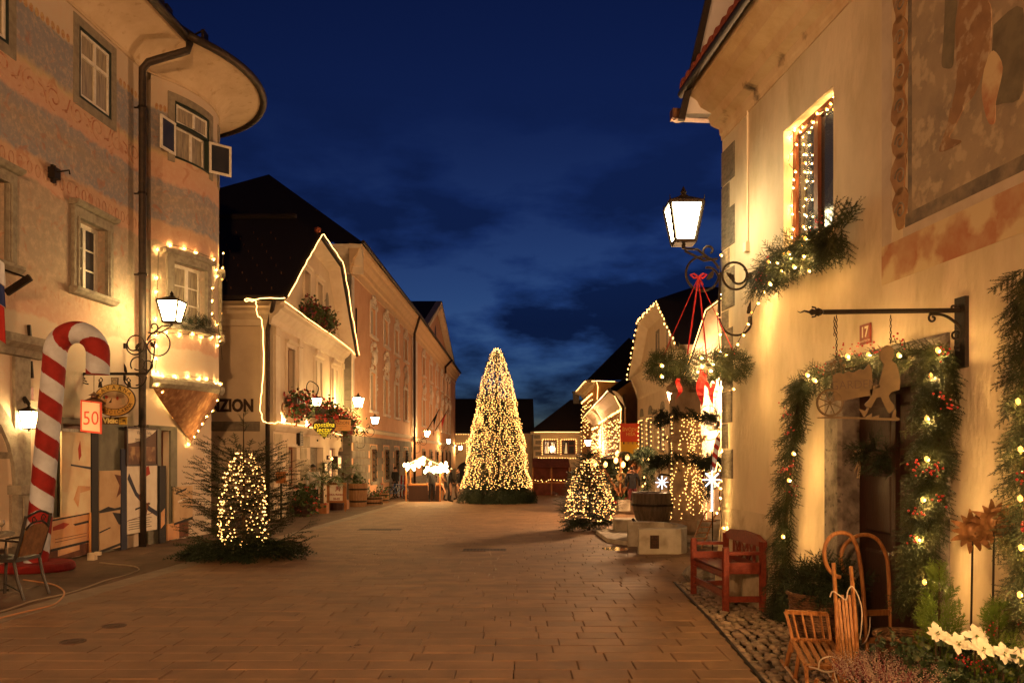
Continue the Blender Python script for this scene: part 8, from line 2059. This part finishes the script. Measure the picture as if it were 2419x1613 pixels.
# garlanded arch doorway behind
gd = T('arch_garland', 'thick fir garland over the arched doorway left of the fountain', 'garland', at(1530, 1110, 27)); g_ = MB(); P = smoothpath([at(1508, 1075, 27), at(1512, 1062, 27), at(1525, 1056, 27), at(1540, 1065, 27), at(1536, 1090, 27), at(1532, 1120, 27), at(1528, 1160, 27)], 4); greenery(g_, P, .2, 150, SPR_MID, (.6, .95), (0, 0, -.9), (-.3, -.4, 0), .6); g_.build('fir_sprigs', M_NEEDLE2, gd)
for u, v in ((1522, 1127), (1524, 1142), (1532, 1085), (1518, 1148)): inst('bulb', bulb_mesh(.035, M_BULBFAR), gd, at(u, v, 26.4))
# market stall, right
M_BEAM = mat('orange_stall_wood', (.36, .15, .05), .7, (.26, .10, .035), 6); M_CANV = mat('striped_canvas', (.42, .33, .25), .8, (.12, .08, .06), 9, stretch=(.2, 6, 6), lo=.48, hi=.52)
SY_ = 32.5; z0 = gz(SY_); RS = T('market_stall', 'wooden market stall with a pitched canvas roof and wreaths, by the fountain', 'market stall', (4.3, SY_, z0))
pk = at(1476, 1066, SY_); el, er = at(1411, 1086, SY_), at(1520, 1098, SY_)
rf = MB()
for y0, y1 in ((SY_ - .8, SY_ + 1.2),):
 rf.raw([(el.x, y0, el.z), (pk.x, y0, pk.z), (pk.x, y1, pk.z), (el.x, y1, el.z)], [(0, 1, 2, 3)]); rf.raw([(er.x, y0, er.z), (pk.x, y0, pk.z), (pk.x, y1, pk.z), (er.x, y1, er.z)], [(0, 1, 2, 3)])
rf.build('canvas_roof', M_CANV, RS)
ft = at(1465, 1172, SY_ - .7)
for a, b in ((at(1421, 1098, SY_ - .7), ft), (at(1516, 1098, SY_ - .7), ft), (at(1467, 1070, SY_ - .7), ft), (at(1496, 1096, SY_ - .3), at(1456, 1170, SY_ - .3))): MB().beam(a, b, .09, .09).build('brace', M_BEAM, RS)
for u in (1418, 1497): a = at(u, 1090, SY_); MB().beam(a, (a.x, a.y, z0), .1, .1).build('post', M_BEAM, RS)
MB().box(at(1425, 0, SY_).x, at(1492, 0, SY_).x, SY_ - .4, SY_ + .5, z0 + .75, z0 + .85).build('counter', M_BEAM, RS); MB().box(at(1425, 0, SY_).x, at(1492, 0, SY_).x, SY_ + .9, SY_ + .95, z0, z0 + 2.0).build('back_cloth', M_NEEDLE2, RS)
gm_ = MB(); P = smoothpath([el, pk, er], 4); greenery(gm_, [p + np.array([0, -.85, 0]) for p in P], .1, 90, SPR_MID, (.4, .7), (0, 0, -.6), (0, -.4, 0), .8); gm_.build('fir_trim', M_NEEDLE2, RS)
for u, v in ((1430, 1097), (1455, 1087), (1472, 1097), (1482, 1080), (1458, 1071), (1397, 1095), (1406, 1095)): inst('lamp_bulb', bulb_mesh(.13, M_BULBFAR), RS, at(u, v, SY_ - .75))
light_string('string of tiny lights at the back of the market stall', smoothpath([at(1422, 1105, SY_ + .5), at(1440, 1120, SY_ + .5), at(1460, 1108, SY_ + .5), at(1480, 1125, SY_ + .5), at(1495, 1105, SY_ + .5)], 5), .09, .022, M_BULBFAR, stuff=True, cable=False, jit=.12)
for i, (u, v, Y) in enumerate(((1468, 1127, 31.6), (1457, 1101, 31.8), (1448, 1130, 32.0))):
 c = at(u, v, Y); mb = MB(View(c)); mb.tube([(.16 * math.cos(t), .16 * math.sin(t), 0) for t in np.linspace(0, 2 * PI, 17)[:-1]], .05, 6, True); tag(mb.build('straw_wreath', mat('straw%d' % i, (.40, .26, .12), .8, (.20, .16, .06), 14) if i < 1 else M_NEEDLE2, None, c), ['pale straw wreath hanging at the front of the market stall', 'small dark wreath hanging under the stall roof', 'dark fir wreath hanging inside the stall'][i], 'wreath')
hy = MB();
for i in range(160): p = at(1430 + 45 * RNG.random(), 1150 - 16 * RNG.random(), SY_ - .3 + RNG.normal() * .15); hy.put(petal, p, rvec(), rvec(), .16)
hy2 = T('white_chrysanthemums', 'mass of white flowers on the market stall counter', 'flowers', at(1452, 1160, SY_)); hy.build('blossom', M_PETAL, hy2)
tb_ = T('stall_planter', 'stone trough with small shrubs in front of the market stall', 'planter', at(1470, 1205, 30.5)); z_ = gz(30.5); MB().box(at(1458, 0, 30.5).x, at(1486, 0, 30.5).x, 30.2, 30.8, z_, z_ + .42).build('trough', M_CONC, tb_); flowers(tb_, [at(1460, 1182, 30.5), at(1484, 1182, 30.5)], .15, 160, M_LEAF, M_REDFLOWER, 6, .08, .05, .1)
lc = T('garden_chair', 'slatted folding chair with a red cushion beside the small lit tree', 'chair', (3.3, 27.5, gz(27.5))); zc = gz(27.5)
for i in range(5): MB().beam((3.05 + i * .05, 27.5 + i * .04, zc + .4), (3.25 + i * .05, 27.6 + i * .04, zc + .95), .03, .012).build('back_slat', M_CREAMLT, lc)
for dx, dy in ((0, 0), (.4, 0), (0, .35), (.4, .35)): MB().tube([(3.1 + dx, 27.4 + dy, zc + .42), (3.05 + dx * 1.1, 27.35 + dy * 1.1, zc)], .016, 5).build('leg', M_IRON, lc)
MB().box(3.05, 3.55, 27.35, 27.8, zc + .41, zc + .47).build('cushion', M_RED, lc)
# a carnival of small lights round the stall foot (dressed shrubs)
for i, (u, v, Y, h, w, lab) in enumerate(((1362, 1200, 29, 1.5, .5, 'lit shrub standing behind the small fir tree'), (1425, 1205, 27, 1.3, .45, 'lit shrub between the small fir tree and the stall'))):
 p = at(u, v, Y); fir_tree(lab, (p.x, p.y, gz(Y)), h, w, 9, SPR_MID, net_lights(150, .4, .15, .1, h * .95, .024, 9 + i), None, 50 + i, name='lit_shrub', nb=5)
# people and crowd
M_COATD = mat('dark_coat', (.014, .013, .015), .85); M_TROUR = mat('wine_trousers', (.09, .015, .014), .85); M_SHIRT = mat('white_shirt', (.60, .56, .50), .8); M_HAIRB = mat('black_hair', (.012, .009, .007), .6); M_HAIRBR = mat('brown_hair', (.06, .03, .015), .6); M_JACK = mat('brown_jacket', (.06, .03, .018), .85); M_ORJ = mat('orange_jacket', (.35, .10, .03), .8)
skin_person('person', 'person in a dark coat and wine-red trousers walking towards the stall', (at(1487, 0, 32).x, 31.2, gz(31.2)), PI * .9, M_COATD, M_TROUR, M_HAIRB, 1.68, 'walk')
skin_person('person', 'person in a white shirt and dark trousers standing in the inn doorway', (at(740, 0, 28.9).x, 28.9, gz(28.9)), .5, M_SHIRT, M_COATD, M_HAIRB, 1.76)
skin_person('person', 'person in black leaning by the bicycles at the palace wall', (at(934, 0, 45).x, 45, gz(45)), .9, M_COATD, M_COATD, M_HAIRB, 1.75)
for i, (u, Y, c, t, lab) in enumerate(((1020, 39.5, M_COATD, M_COATD, 'person in a black coat at the lit stall, nearest the shrub'), (1043, 40.5, M_JACK, M_COATD, 'person in a brown jacket at the lit stall'), (1062, 39.0, M_COATD, M_COATD, 'person in black at the end of the lit stall'), (1082, 42, M_COATD, M_JACK, 'person in a dark coat between the lit stall and the great tree'), (1268, 56, M_JACK, M_COATD, 'person in brown beyond the great tree, nearest to it'), (1332, 57, M_COATD, M_JACK, 'person in a dark coat in the far crowd, nearest the small lit tree'))):
 skin_person('person', lab, ((u - U0) / FPX * Y, Y, gz(Y)), RNG.uniform(-2, 2), c, t, M_HAIRBR if i % 2 else M_HAIRB, RNG.uniform(1.62, 1.8), 'walk' if i % 2 else 'stand', None, 'market visitors')
# ================================================================ MIDDLE OF THE STREET, LEFT: INN FRONT AND PALACE FOOT
HY = 28.7; HSg = T('heart_sign', 'dark heart-shaped inn sign with bright yellow script', 'sign', at(766, 1040, HY)); hv = View(at(766, 1012, HY)); q = HY / FPX
def heart(sc): return [(sc * 16 * math.sin(t) ** 3 / 16, sc * (13 * math.cos(t) - 5 * math.cos(2 * t) - 2 * math.cos(3 * t) - math.cos(4 * t)) / 17 * .95) for t in np.linspace(0, 2 * PI, 41)[:-1]]
MB(hv).prism(heart(27.5 * q), -.04, .03).build('heart_board', mat('dark_brown_board', (.03, .012, .006), .6), HSg)
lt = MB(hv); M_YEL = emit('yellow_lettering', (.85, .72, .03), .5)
for t, sz, y, x, b in (('gostilna', 16 * q, 8.5 * q, 0, .001), ('lectar', 15.5 * q, -3 * q, 0, .001), ('ANDREJKA', 6 * q, -11.5 * q, 0, 0), ('JOŽE', 6 * q, -17.5 * q, 0, 0)): letters(lt, text_tmpl(t, sz, b, .2), x, y, .034)
lt.build('lettering', M_YEL, HSg)
br = MB(); br.tube([at(722, 985, HY), at(787, 985, HY)], .022, 6)
for u in (755, 778): br.tube([at(u, 985, HY), at(u, 995, HY)], .01, 4)
for c, r in (((729, 976), 6), ((739, 975), 5), ((748, 977), 4)): br.tube([at(c[0] + p[0], c[1] - p[1], HY) for p in spiral((0, 0), r, 2, 0, PI * 2, 12)], .014, 4)
br.build('iron_bracket', M_IRON, HSg)
PS = T('penzion_sign', 'orange hanging lodging sign behind the heart sign', 'sign', at(804, 1004, 30.6)); pv = View(at(804, 1004, 30.6)); q = 30.6 / FPX
MB(pv).box(-24 * q, 24 * q, -13 * q, 13 * q, -.02, .02).build('board', mat('orange_board', (.62, .30, .09), .6), PS); lt = MB(pv); letters(lt, text_tmpl('PENZION', 10 * q), 0, 5 * q, .024); letters(lt, text_tmpl('Garni Rooms Zimmer', 3.6 * q), 0, -2.5 * q, .024); letters(lt, text_tmpl('Lectar', 3.6 * q), 0, -8 * q, .024); lt.build('lettering', M_BROWNLET, PS)
br = MB(); br.tube([at(778, 990, 30.6), at(832, 990, 30.6)], .015, 5); br.tube([at(781, 968, 30.6), at(800, 970, 30.6), at(797, 976, 30.6), at(805, 988, 30.6)], .012, 4); br.build('iron_bracket', M_IRON, PS)
def litbox(label, fac, u0, u1, vt, vb, d, em):
 s0, s1, z0, z1 = fac.rect(u0, u1, vt, vb, None, d); root = T('menu_box', label, 'menu box', fac.P(s0, z0, d)); f = MB(fac); f.box(s0, s1, z0, z1, 0, d); f.build('case', M_DARKWOOD, root); MB(fac).box(s0 + .05, s1 - .05, z0 + .06, z1 - .06, d, d + .01).build('lit_menu', em, root); return root
M_LITM = emit('lit_paper', (1, .62, .25), .9)
litbox('narrow lit menu box beside the inn door', FB, 767, 773, 1092, 1116, .08, M_LITM); litbox('dark lit display case beside the arch', FB, 798, 806, 1077, 1108, .25, M_LITM)
inst('lamp_bulb', bulb_mesh(.07, M_BULBFAR), litbox('small lit notice between the inn door and the arch', FB, 776, 779, 1075, 1085, .08, M_LITM), at(784, 1083, 31.5))
mbx = T('letter_box', 'orange letter box on the inn corner', 'letter box', at(668, 1128, 25)); MB(View(at(668, 1127, 25))).box(-.17, .13, -.18, .18, -.05, .15).build('box', mat('orange_metal', (.50, .20, .05), .5), mbx); MB(View(at(668, 1127, 25))).box(.131, .15, -.1, .12, 0, .12).build('front', M_CREAMLT, mbx)
MB().beam(at(664, 1127, 24.9), (at(664, 0, 24.9).x, 24.9, gz(25)), .05, .05).build('post', M_IRON, mbx)
# bush, palms, board, barrels
r_ = T('geranium_tub', 'big tub of red geraniums against the inn wall', 'planter', (-6.95, 26.7, gz(26.7))); MB().lathe([(.25, 0), (.34, .4), (.32, .4)], (-6.95, 26.7, gz(26.7)), 14).build('tub', M_DARKWOOD, r_); flowers(r_, [(-7.0, 26.4, .3), (-6.9, 27.1, .4), (-6.9, 26.7, .1)], .42, 900, M_LEAF, M_REDFLOWER, 45, .10, .07, .5)
def palm(label, c, h, nf, L):
 root = T('potted_palm', label, 'palm', c); x, y, z = c; MB().box(x - .22, x + .22, y - .22, y + .22, z, z + .36).build('planter_box', M_BEAM if True else M_RED, root); MB().tube([(x, y, z + .3), (x + .02, y, z + h)], [.07, .05], 8).build('trunk', M_BARK, root); mb = MB()
 for i in range(nf):
  a = RNG.uniform(0, 2 * PI); el = RNG.uniform(-.3, 1.0); d = np.array([math.cos(a) * math.cos(el), math.sin(a) * math.cos(el), math.sin(el)]); p0 = np.array([x, y, z + h]); tipp = p0 + d * L * .55; mb.tube([p0, tipp], .008, 3); M = frame_of(d)
  for k in range(15):
   t = -1.25 + 2.5 * k / 14; dd = M @ np.array([math.cos(t), math.sin(t), 0]); e = tipp + dd * L * .5 + np.array([0, 0, -.14 * L * (1 + abs(t))]); s = np.cross(dd, [0, 0, 1.0]) * .016; mb.raw([tipp, (tipp + e) / 2 + s + np.array([0, 0, .03]), e, (tipp + e) / 2 - s + np.array([0, 0, .03])], [(0, 1, 2, 3)])
 mb.build('fronds', M_PALM, root)
M_PALM = mat('palm_leaf', (.075, .115, .03), .55, (.045, .07, .02), 4)
p = gnd(760, 1212); palm('fan palm in a red-brown box beside the inn door', (p.x, p.y, gz(p.y)), 1.25, 26, .95); palm('second fan palm behind the notice board', (-6.7, 31.8, gz(31.8)), 1.45, 22, .95)
ab = T('notice_board', 'standing notice board with a cream poster outside the inn', 'notice board', (at(795, 0, 30).x, 30, gz(30))); av = View(at(795, 1165, 30), -.15); q = 30 / FPX; MB(av).box(-24 * q, 24 * q, -22 * q, 25 * q, -.03, .0).build('board', M_BEAM, ab); MB(av).box(-17 * q, 15 * q, -17 * q, 20 * q, 0, .006).build('poster', mw, ab)
for sx in (-22, 20): MB(av).box(sx * q, (sx + 3) * q, -42 * q, -22 * q, -.03, .0).build('leg', M_BEAM, ab)
lt = MB(av); letters(lt, text_tmpl('JEJ', 12 * q, .006), 4 * q, 12 * q, .008); letters(lt, text_tmpl('LOKAL FRANKO', 5 * q, .004), -1 * q, -3 * q, .008); letters(lt, text_tmpl('20-22', 7 * q, .004), 0, -13 * q, .008); lt.build('lettering', mat('poster_red', (.28, .03, .02), .7), ab)
sc = T('small_barrel', 'small dark barrel behind the notice board', 'barrel', (at(795, 0, 31).x, 31, gz(31))); MB().lathe([(.26, 0), (.3, .25), (.27, .5), (.24, .5)], (at(795, 0, 31).x, 31, gz(31)), 14).build('staves', M_DARKWOOD, sc)
M_BARREL = mat('barrel_oak', (.28, .15, .065), .7, (.17, .085, .036), 8, stretch=(6, 6, .5), bump=.3)
def tubb(label, c, r, h, nm='barrel_planter', plants=None):
 root = T(nm, label, 'barrel', c); n = 20
 me = None
 for k in range(n):
  a0, a1 = 2 * PI * k / n, 2 * PI * (k + .94) / n; V = []
  for z, rr in ((0, r * .88), (h * .5, r * .97), (h, r)):
   for a in (a0, a1): V += [(c[0] + rr * math.cos(a), c[1] + rr * math.sin(a), c[2] + z), (c[0] + (rr - .03) * math.cos(a), c[1] + (rr - .03) * math.sin(a), c[2] + z)]
  m = MB(); m.raw(V, [(0, 2, 6, 4), (4, 6, 10, 8), (8, 10, 11, 9), (0, 4, 5, 1), (4, 8, 9, 5), (2, 3, 7, 6), (6, 7, 11, 10)]); m.build('stave', M_BARREL, root)
 for f in (.2, .72): rr = r * (.88 + .12 * f) + .006; MB().lathe([(rr, h * f), (rr + .008, h * f + .01), (rr + .012, h * f + .06), (rr, h * f + .07)], c, 24).build('hoop', M_IRON, root)
 MB().lathe([(r * .93, h * .93), (0, h * .94)], c, 16).build('soil', M_EARTH, root)
 if plants: flowers(root, [(c[0] - r * .5, c[1], c[2] + h), (c[0] + r * .5, c[1], c[2] + h)], r * .7, plants[0], M_LEAF, plants[2], plants[1], .09, .06, .1)
p = gnd(846, 1196); tubb('tall oak barrel tub with dark hoops in front of the palace', (p.x, p.y, gz(p.y)), .40, .98, 'barrel_planter', (180, 4, M_PINKFLOWER))
p = gnd(882, 1192); tubb('half barrel planter with flowers next to the tall barrel', (p.x, p.y, gz(p.y)), .42, .36, 'barrel_planter', (160, 12, M_PINKFLOWER)); p = gnd(903, 1187); tubb('half barrel planter farthest along the palace wall', (p.x, p.y, gz(p.y)), .34, .46, 'barrel_planter', (200, 22, M_REDFLOWER))
for i, (u, v, lab) in enumerate(((907, 1170, 'red plastic tub left of the bicycles'), (916, 1171, 'red plastic tub nearest the bicycles'))): p = gnd(u, v); tag(MB().lathe([(.14, 0), (.18, .4), (.16, .4), (.12, .03)], (p.x, p.y, p.z), 14).build('red_tub', M_RED, None, p), lab, 'tub')
wj_ = MB(); p = gnd(885, 1175); wj_.lathe([(.2, 0), (.3, .3), (.28, .55), (.12, .7), (0, .72)], (p.x, p.y, p.z), 14); tag(wj_.build('white_sack', M_CANEW, None, p, smooth=True), 'round white sack behind the half barrels', 'sack')
def bicycle(label, c, ang, m):
 root = T('bicycle', label, 'bicycle', c, 'bicycles by the palace wall'); v = View(c, ang); R = .33
 hubs = ((-.52, R), (.52, R))
 for hx, hz in hubs:
  w = MB(v); w.tube([(hx + R * math.cos(t), hz + R * math.sin(t), 0) for t in np.linspace(0, 2 * PI, 25)[:-1]], .022, 6, True); wo = w.build('wheel', M_BLACK, root); s = MB(v)
  for k in range(10): t = PI * k / 10; s.tube([(hx + R * math.cos(t), hz + R * math.sin(t), 0), (hx - R * math.cos(t), hz - R * math.sin(t), 0)], .004, 3)
  s.build('spokes', M_GUTTER, wo)
 f = MB(v); bb_, st_, hd_, ht = (-.08, .30), (-.2, .80), (.36, .72), (.38, .86)
 for a, b in ((bb_, st_), (bb_, hd_), (st_, hd_), (hubs[0], bb_), (hubs[0], (-.16, .72)), (hd_, ht), (hd_, hubs[1])): f.tube([(a[0], a[1], 0), (b[0], b[1], 0)], .018, 6)
 f.build('frame', m, root); h = MB(v); h.tube([(.38, .86, 0), (.40, .95, 0)], .014, 5); h.tube([(.34, .98, -.28), (.42, .96, 0), (.34, .98, .28)], .014, 5); h.build('handlebar', M_IRON, root); s = MB(v); s.ball((-.22, .88, 0), .13, ICO1, (1, .3, .5)); s.build('saddle', M_BLACK, root); p = MB(v); p.tube([(bb_[0] + .1 * math.cos(t), bb_[1] + .1 * math.sin(t), .03) for t in np.linspace(0, 2 * PI, 13)[:-1]], .01, 4, True); p.build('chainring', M_GUTTER, root)
p = at(938, 1170, 43.5); bicycle('blue bicycle leaning by the palace wall', (p.x, 43.5, gz(43.5)), .5, mat('blue_frame', (.03, .10, .30), .4)); p = at(944, 1170, 44.1); bicycle('pale bicycle behind the blue one', (p.x, 44.1, gz(44.1)), .45, mat('silver_frame', (.5, .5, .5), .35, metal=.5))
rkk = T('sledge_rack', 'rack of red and white boards leaning by the palace door', 'rack', at(948, 1150, 47))
for i in range(5): p = at(942 + i * 4, 1150, 47); MB().beam((p.x, p.y, gz(47)), (p.x + .05, p.y + .15, gz(47) + 1.25), .08, .03).build('board', M_CANEW if i % 2 == 0 else M_RED, rkk)
# lit stall, left
M_STALL = emit('stall_bulb', (1.0, .62, .24), 60.0)
LY = 40.5; z0 = gz(LY); LS = T('lit_market_stall', 'brilliantly lit market stall with a pitched canopy beside the palace', 'market stall', (at(1005, 0, LY).x, LY, z0)); pk = at(1003, 1078, LY); el, er = at(960, 1100, LY), at(1048, 1100, LY); rf = MB()
rf.raw([(el.x, LY - .9, el.z), (pk.x, LY - .9, pk.z), (pk.x, LY + .9, pk.z), (el.x, LY + .9, el.z)], [(0, 1, 2, 3)]); rf.raw([(er.x, LY - .9, er.z), (pk.x, LY - .9, pk.z), (pk.x, LY + .9, pk.z), (er.x, LY + .9, er.z)], [(0, 1, 2, 3)]); rf.build('canopy', M_CREAMLT, LS)
for p in (el, er):
 for dy in (-.85, .85): MB().beam((p.x * 1.0 + (.1 if p is el else -.1), LY + dy, z0), (p.x + (.1 if p is el else -.1), LY + dy, p.z), .08, .08).build('post', M_BEAM, LS)
MB().box(el.x + .2, er.x - .1, LY - .8, LY - .2, z0 + .8, z0 + .88).build('counter', M_BEAM, LS); MB().box(el.x + .2, er.x - .1, LY - .78, LY - .74, z0, z0 + .8).build('counter_cloth', M_DARKWOOD, LS)
for u, v, n in ((966, 1103, 6), (978, 1101, 6), (990, 1098, 4), (1000, 1088, 5), (1004, 1092, 4), (1020, 1110, 10), (1030, 1109, 12), (1040, 1107, 12), (1050, 1103, 12), (1055, 1107, 8), (1012, 1113, 5)):
 for _ in range(n): inst('lamp_bulb', bulb_mesh(.10, M_STALL), LS, at(u + RNG.normal() * 4, v + RNG.normal() * 3.5, LY - .95 + RNG.normal() * .2))
for a, b in ((el, pk), (pk, er)): ropelight('rope light along the %s canopy edge of the lit stall' % ('near' if a is el else 'far'), [tuple(a + Vector((0, -.93, 0))), tuple(b + Vector((0, -.93, 0)))], .03, 0)
gm_ = T('stall_garland', 'fir garland under the canopy of the lit stall', 'garland', at(1005, 1095, LY - .9)); g_ = MB(); greenery(g_, smoothpath([at(965, 1104, LY - .9), at(1003, 1085, LY - .9), at(1045, 1104, LY - .9)], 4), .1, 60, SPR_MID, (.5, .8), (0, 0, -.6), (0, -.3, 0), .8); g_.build('fir_sprigs', M_NEEDLE, gm_)
r_ = T('potted_shrub', 'small green shrub in a pale pot before the lit stall', 'planter', gnd(988, 1183)); p = gnd(988, 1183); MB().lathe([(.18, 0), (.24, .3), (.22, .3)], (p.x, p.y, p.z), 12).build('pot', M_CONC, r_); flowers(r_, [p + Vector((0, 0, .35)), p + Vector((.1, 0, .6))], .3, 220, M_LEAF, M_LIME, 4, .12, .06, .1)
# flags on the pedimented house
for i, (u0, v0, u1, v1, m1, m2, lab) in enumerate(((1009, 1016, 1038, 966, M_COATD, M_RED, 'dark and red flag on a slanted pole over the far lanterns'), (1027, 1018, 1058, 968, M_RED, M_CANEW, 'red and white flag on a slanted pole, second along'))):
 Y = 54 + i * 5; a, b = at(u0, v0, Y), at(u1, v1, Y); fl = T('pole_flag', lab, 'flag', a); MB().tube([a, b], .03, 5).build('pole', M_DARKWOOD, fl); c = a.lerp(b, .75)
 for k, m in enumerate((m1, m2)): MB().raw([b.lerp(a, .1 + .0 * k) + Vector((0, 0, -.0)), b.lerp(a, .5), b.lerp(a, .5) + Vector((.05, 0, -.7 - .5 * k)), b.lerp(a, .1) + Vector((-.25, 0, -.9 - .4 * k))], [(0, 1, 2, 3)]).build('cloth', m, fl) if k == 0 else MB().raw([b.lerp(a, .5) + Vector((.05, -.02, -.7)), b.lerp(a, .1) + Vector((-.25, -.02, -.9)), b.lerp(a, .1) + Vector((-.35, -.02, -1.5)), b.lerp(a, .45) + Vector((0, -.02, -1.2))], [(0, 1, 2, 3)]).build('cloth', m, fl)
# third stall beyond the great tree
TY = 50.0; z0 = gz(TY); TS = T('far_market_stall', 'long dark red market stall with a row of lights right of the great tree', 'market stall', (2.3, TY, z0)); M_WINE = mat('wine_canvas', (.16, .04, .03), .85, (.10, .028, .02), 3)
x0, x1 = at(1258, 0, TY).x, at(1345, 0, TY).x
MB().raw([(x0, TY - .8, z0 + 1.75), (x1, TY - .8, z0 + 1.75), (x1, TY + .6, z0 + 2.3), (x0, TY + .6, z0 + 2.3)], [(0, 1, 2, 3)]).build('canopy', M_WINE, TS); MB().box(x0, x1, TY - .5, TY + .3, z0 + .75, z0 + .85).build('counter', M_BEAM, TS); MB().box(x0, x1, TY - .46, TY - .42, z0, z0 + .75).build('counter_cloth', M_WINE, TS); MB().box(x0, x1, TY + .5, TY + .55, z0, z0 + 2.2).build('back_cloth', M_WINE, TS)
for x in (x0, (x0 + x1) / 2, x1): MB().beam((x, TY - .75, z0), (x, TY - .75, z0 + 1.75), .08, .08).build('post', M_BEAM, TS)
light_string('row of small lights along the counter of the dark red stall', [(x0, TY - .56, z0 + .92), (x1, TY - .56, z0 + .9)], .16, .03, M_BULBFAR, cable=False, stuff=True, jit=.05)
